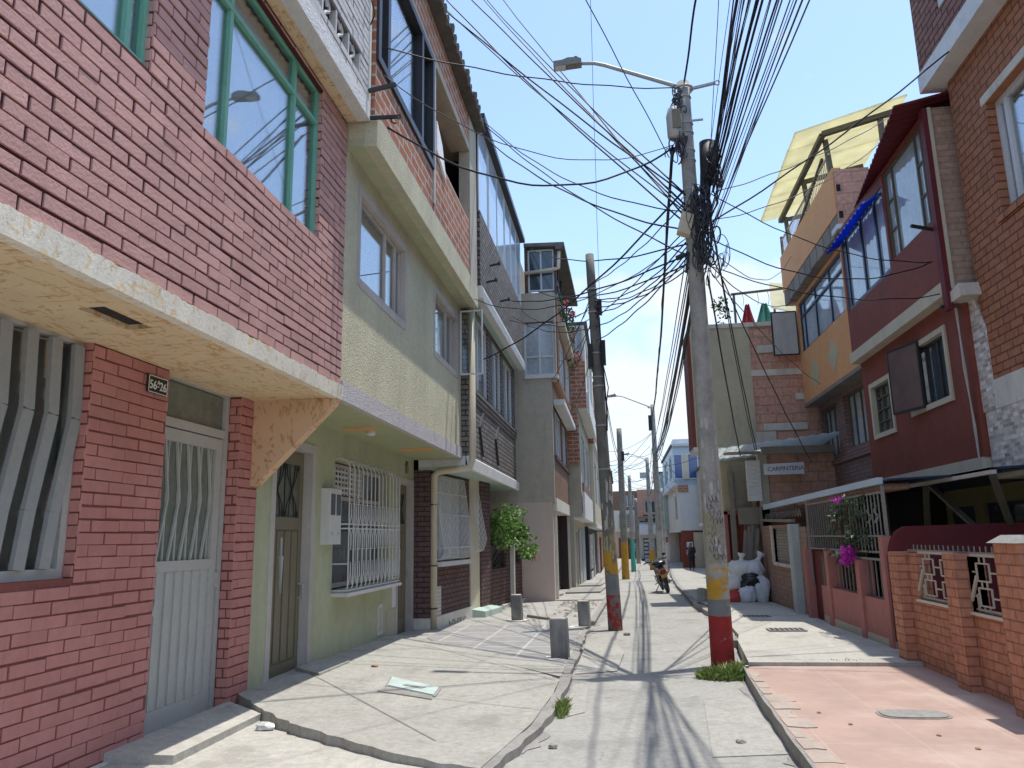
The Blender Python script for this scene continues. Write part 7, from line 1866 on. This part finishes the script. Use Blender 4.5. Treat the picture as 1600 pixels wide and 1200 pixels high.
b_ = tag(obj('shoulder_bag', MB().hexa([(3.44, 42.8, .35), (3.58, 42.8, .35), (3.60, 43.0, .35), (3.44, 43.0, .35), (3.46, 42.8, .58), (3.6, 42.8, .62), (3.6, 43.0, .62), (3.46, 43.0, .58)]), paint('mauve bag', (.28, .2, .24), .7, .1, bmp=0)), 'small mauve bag on the shoulder of the person in black', 'bag')
person('distant person in blue standing before the white fronted shop', (2.55, 69.0, -.62), 1.6, math.radians(170), (M['cloth_blue'], M['cloth_blue'], M['hair']), .6)
person('distant person in a white top by the dark shutter at the street end', (1.05, 69.2, -.62), 1.6, math.radians(160), (M['cloth_white'], M['cloth_navy'], M['hair']), .4)

# ------------------------------------------------------------------ sky, sun, camera
EL, AZ = math.radians(77.4), math.radians(57)      # sun to the right and a little ahead
w = D.worlds.new('World'); scene.world = w; w.use_nodes = True; nt = w.node_tree; bg = nt.nodes['Background']
sk = N(nt, 'ShaderNodeTexSky', sky_type='NISHITA'); sk.sun_disc = False; sk.sun_elevation = EL; sk.sun_rotation = AZ; sk.altitude = 200; sk.air_density = 1.0; sk.dust_density = 1.0; sk.ozone_density = .6
tc = N(nt, 'ShaderNodeTexCoord').outputs['Generated']
sp = N(nt, 'ShaderNodeSeparateXYZ'); L(nt, tc, sp.inputs[0])
cl = noise(nt, tc, 5.5, 9, .58, stretch=(1, 1, 2.0))
low = ramp(nt, sp.outputs[2], [(.0, (1, 1, 1)), (.15, (.8,) * 3), (.26, (.2,) * 3), (.42, (0, 0, 0))])
ad = N(nt, 'ShaderNodeMath', operation='MULTIPLY_ADD'); L(nt, low, ad.inputs[0]); ad.inputs[1].default_value = .2; L(nt, cl, ad.inputs[2])
cv = N(nt, 'ShaderNodeVectorMath', operation='DOT_PRODUCT'); L(nt, tc, cv.inputs[0]); cv.inputs[1].default_value = Vector((.05, .97, .2)).normalized()
mr = N(nt, 'ShaderNodeMapRange'); mr.inputs[1].default_value = .975; mr.inputs[2].default_value = .998; mr.inputs[4].default_value = .19; L(nt, cv.outputs['Value'], mr.inputs[0])   # the bank of cloud over the street end
a2 = N(nt, 'ShaderNodeMath', operation='ADD'); L(nt, ad.outputs[0], a2.inputs[0]); L(nt, mr.outputs[0], a2.inputs[1]); ad = a2
cf = ramp(nt, ad.outputs[0], [(.62, (0, 0, 0)), (.78, (.9,) * 3)])
veil = ramp(nt, sp.outputs[2], [(.0, (.75,) * 3), (.2, (.36,) * 3), (.45, (.10,) * 3), (1, (.0,) * 3)])
c1 = mix(nt, veil, sk.outputs[0], (2.55, 2.95, 3.3))
c1 = mix(nt, 1.0, c1, (.86, .915, .95), 'MULTIPLY')
L(nt, mix(nt, cf, c1, (3.0, 3.1, 3.2)), bg.inputs[0]); bg.inputs[1].default_value = .15
sun = D.lights.new('sun', 'SUN'); sun.energy = 2.1; sun.angle = math.radians(.53); sun.color = (1, .95, .87)
so = D.objects.new('sun', sun); COL.objects.link(so)
d = Vector((math.cos(EL) * math.sin(AZ), math.cos(EL) * math.cos(AZ), math.sin(EL))); so.rotation_euler = d.to_track_quat('Z', 'Y').to_euler(); so.location = d * 60
cam = D.cameras.new('camera'); cam.sensor_width = 36; cam.lens = 36 * 1195 / 1600; cam.clip_end = 3000; cam.clip_start = .05
co = D.objects.new('camera', cam); COL.objects.link(co); scene.camera = co
psi, th, rho = math.radians(7.7323), math.radians(11.4082), math.radians(1.07)
fw = Vector((-math.sin(psi) * math.cos(th), math.cos(psi) * math.cos(th), math.sin(th))); r0 = Vector((math.cos(psi), math.sin(psi), 0)); u0 = r0.cross(fw)
r_ = r0 * math.cos(rho) - u0 * math.sin(rho); u_ = u0 * math.cos(rho) + r0 * math.sin(rho)
m4 = Matrix((r_, u_, -fw)).transposed().to_4x4(); m4.translation = (0, 0, 1.35); co.matrix_world = m4
vs = scene.view_settings; scene.display_settings.display_device = 'sRGB'; vs.view_transform = 'Standard'; vs.look = 'None'; vs.exposure = 1.15; vs.gamma = 1; vs.use_curve_mapping = False
scene.cycles.max_bounces = 6; scene.cycles.transparent_max_bounces = 8; scene.cycles.use_denoising = True
bpy.context.view_layer.update()
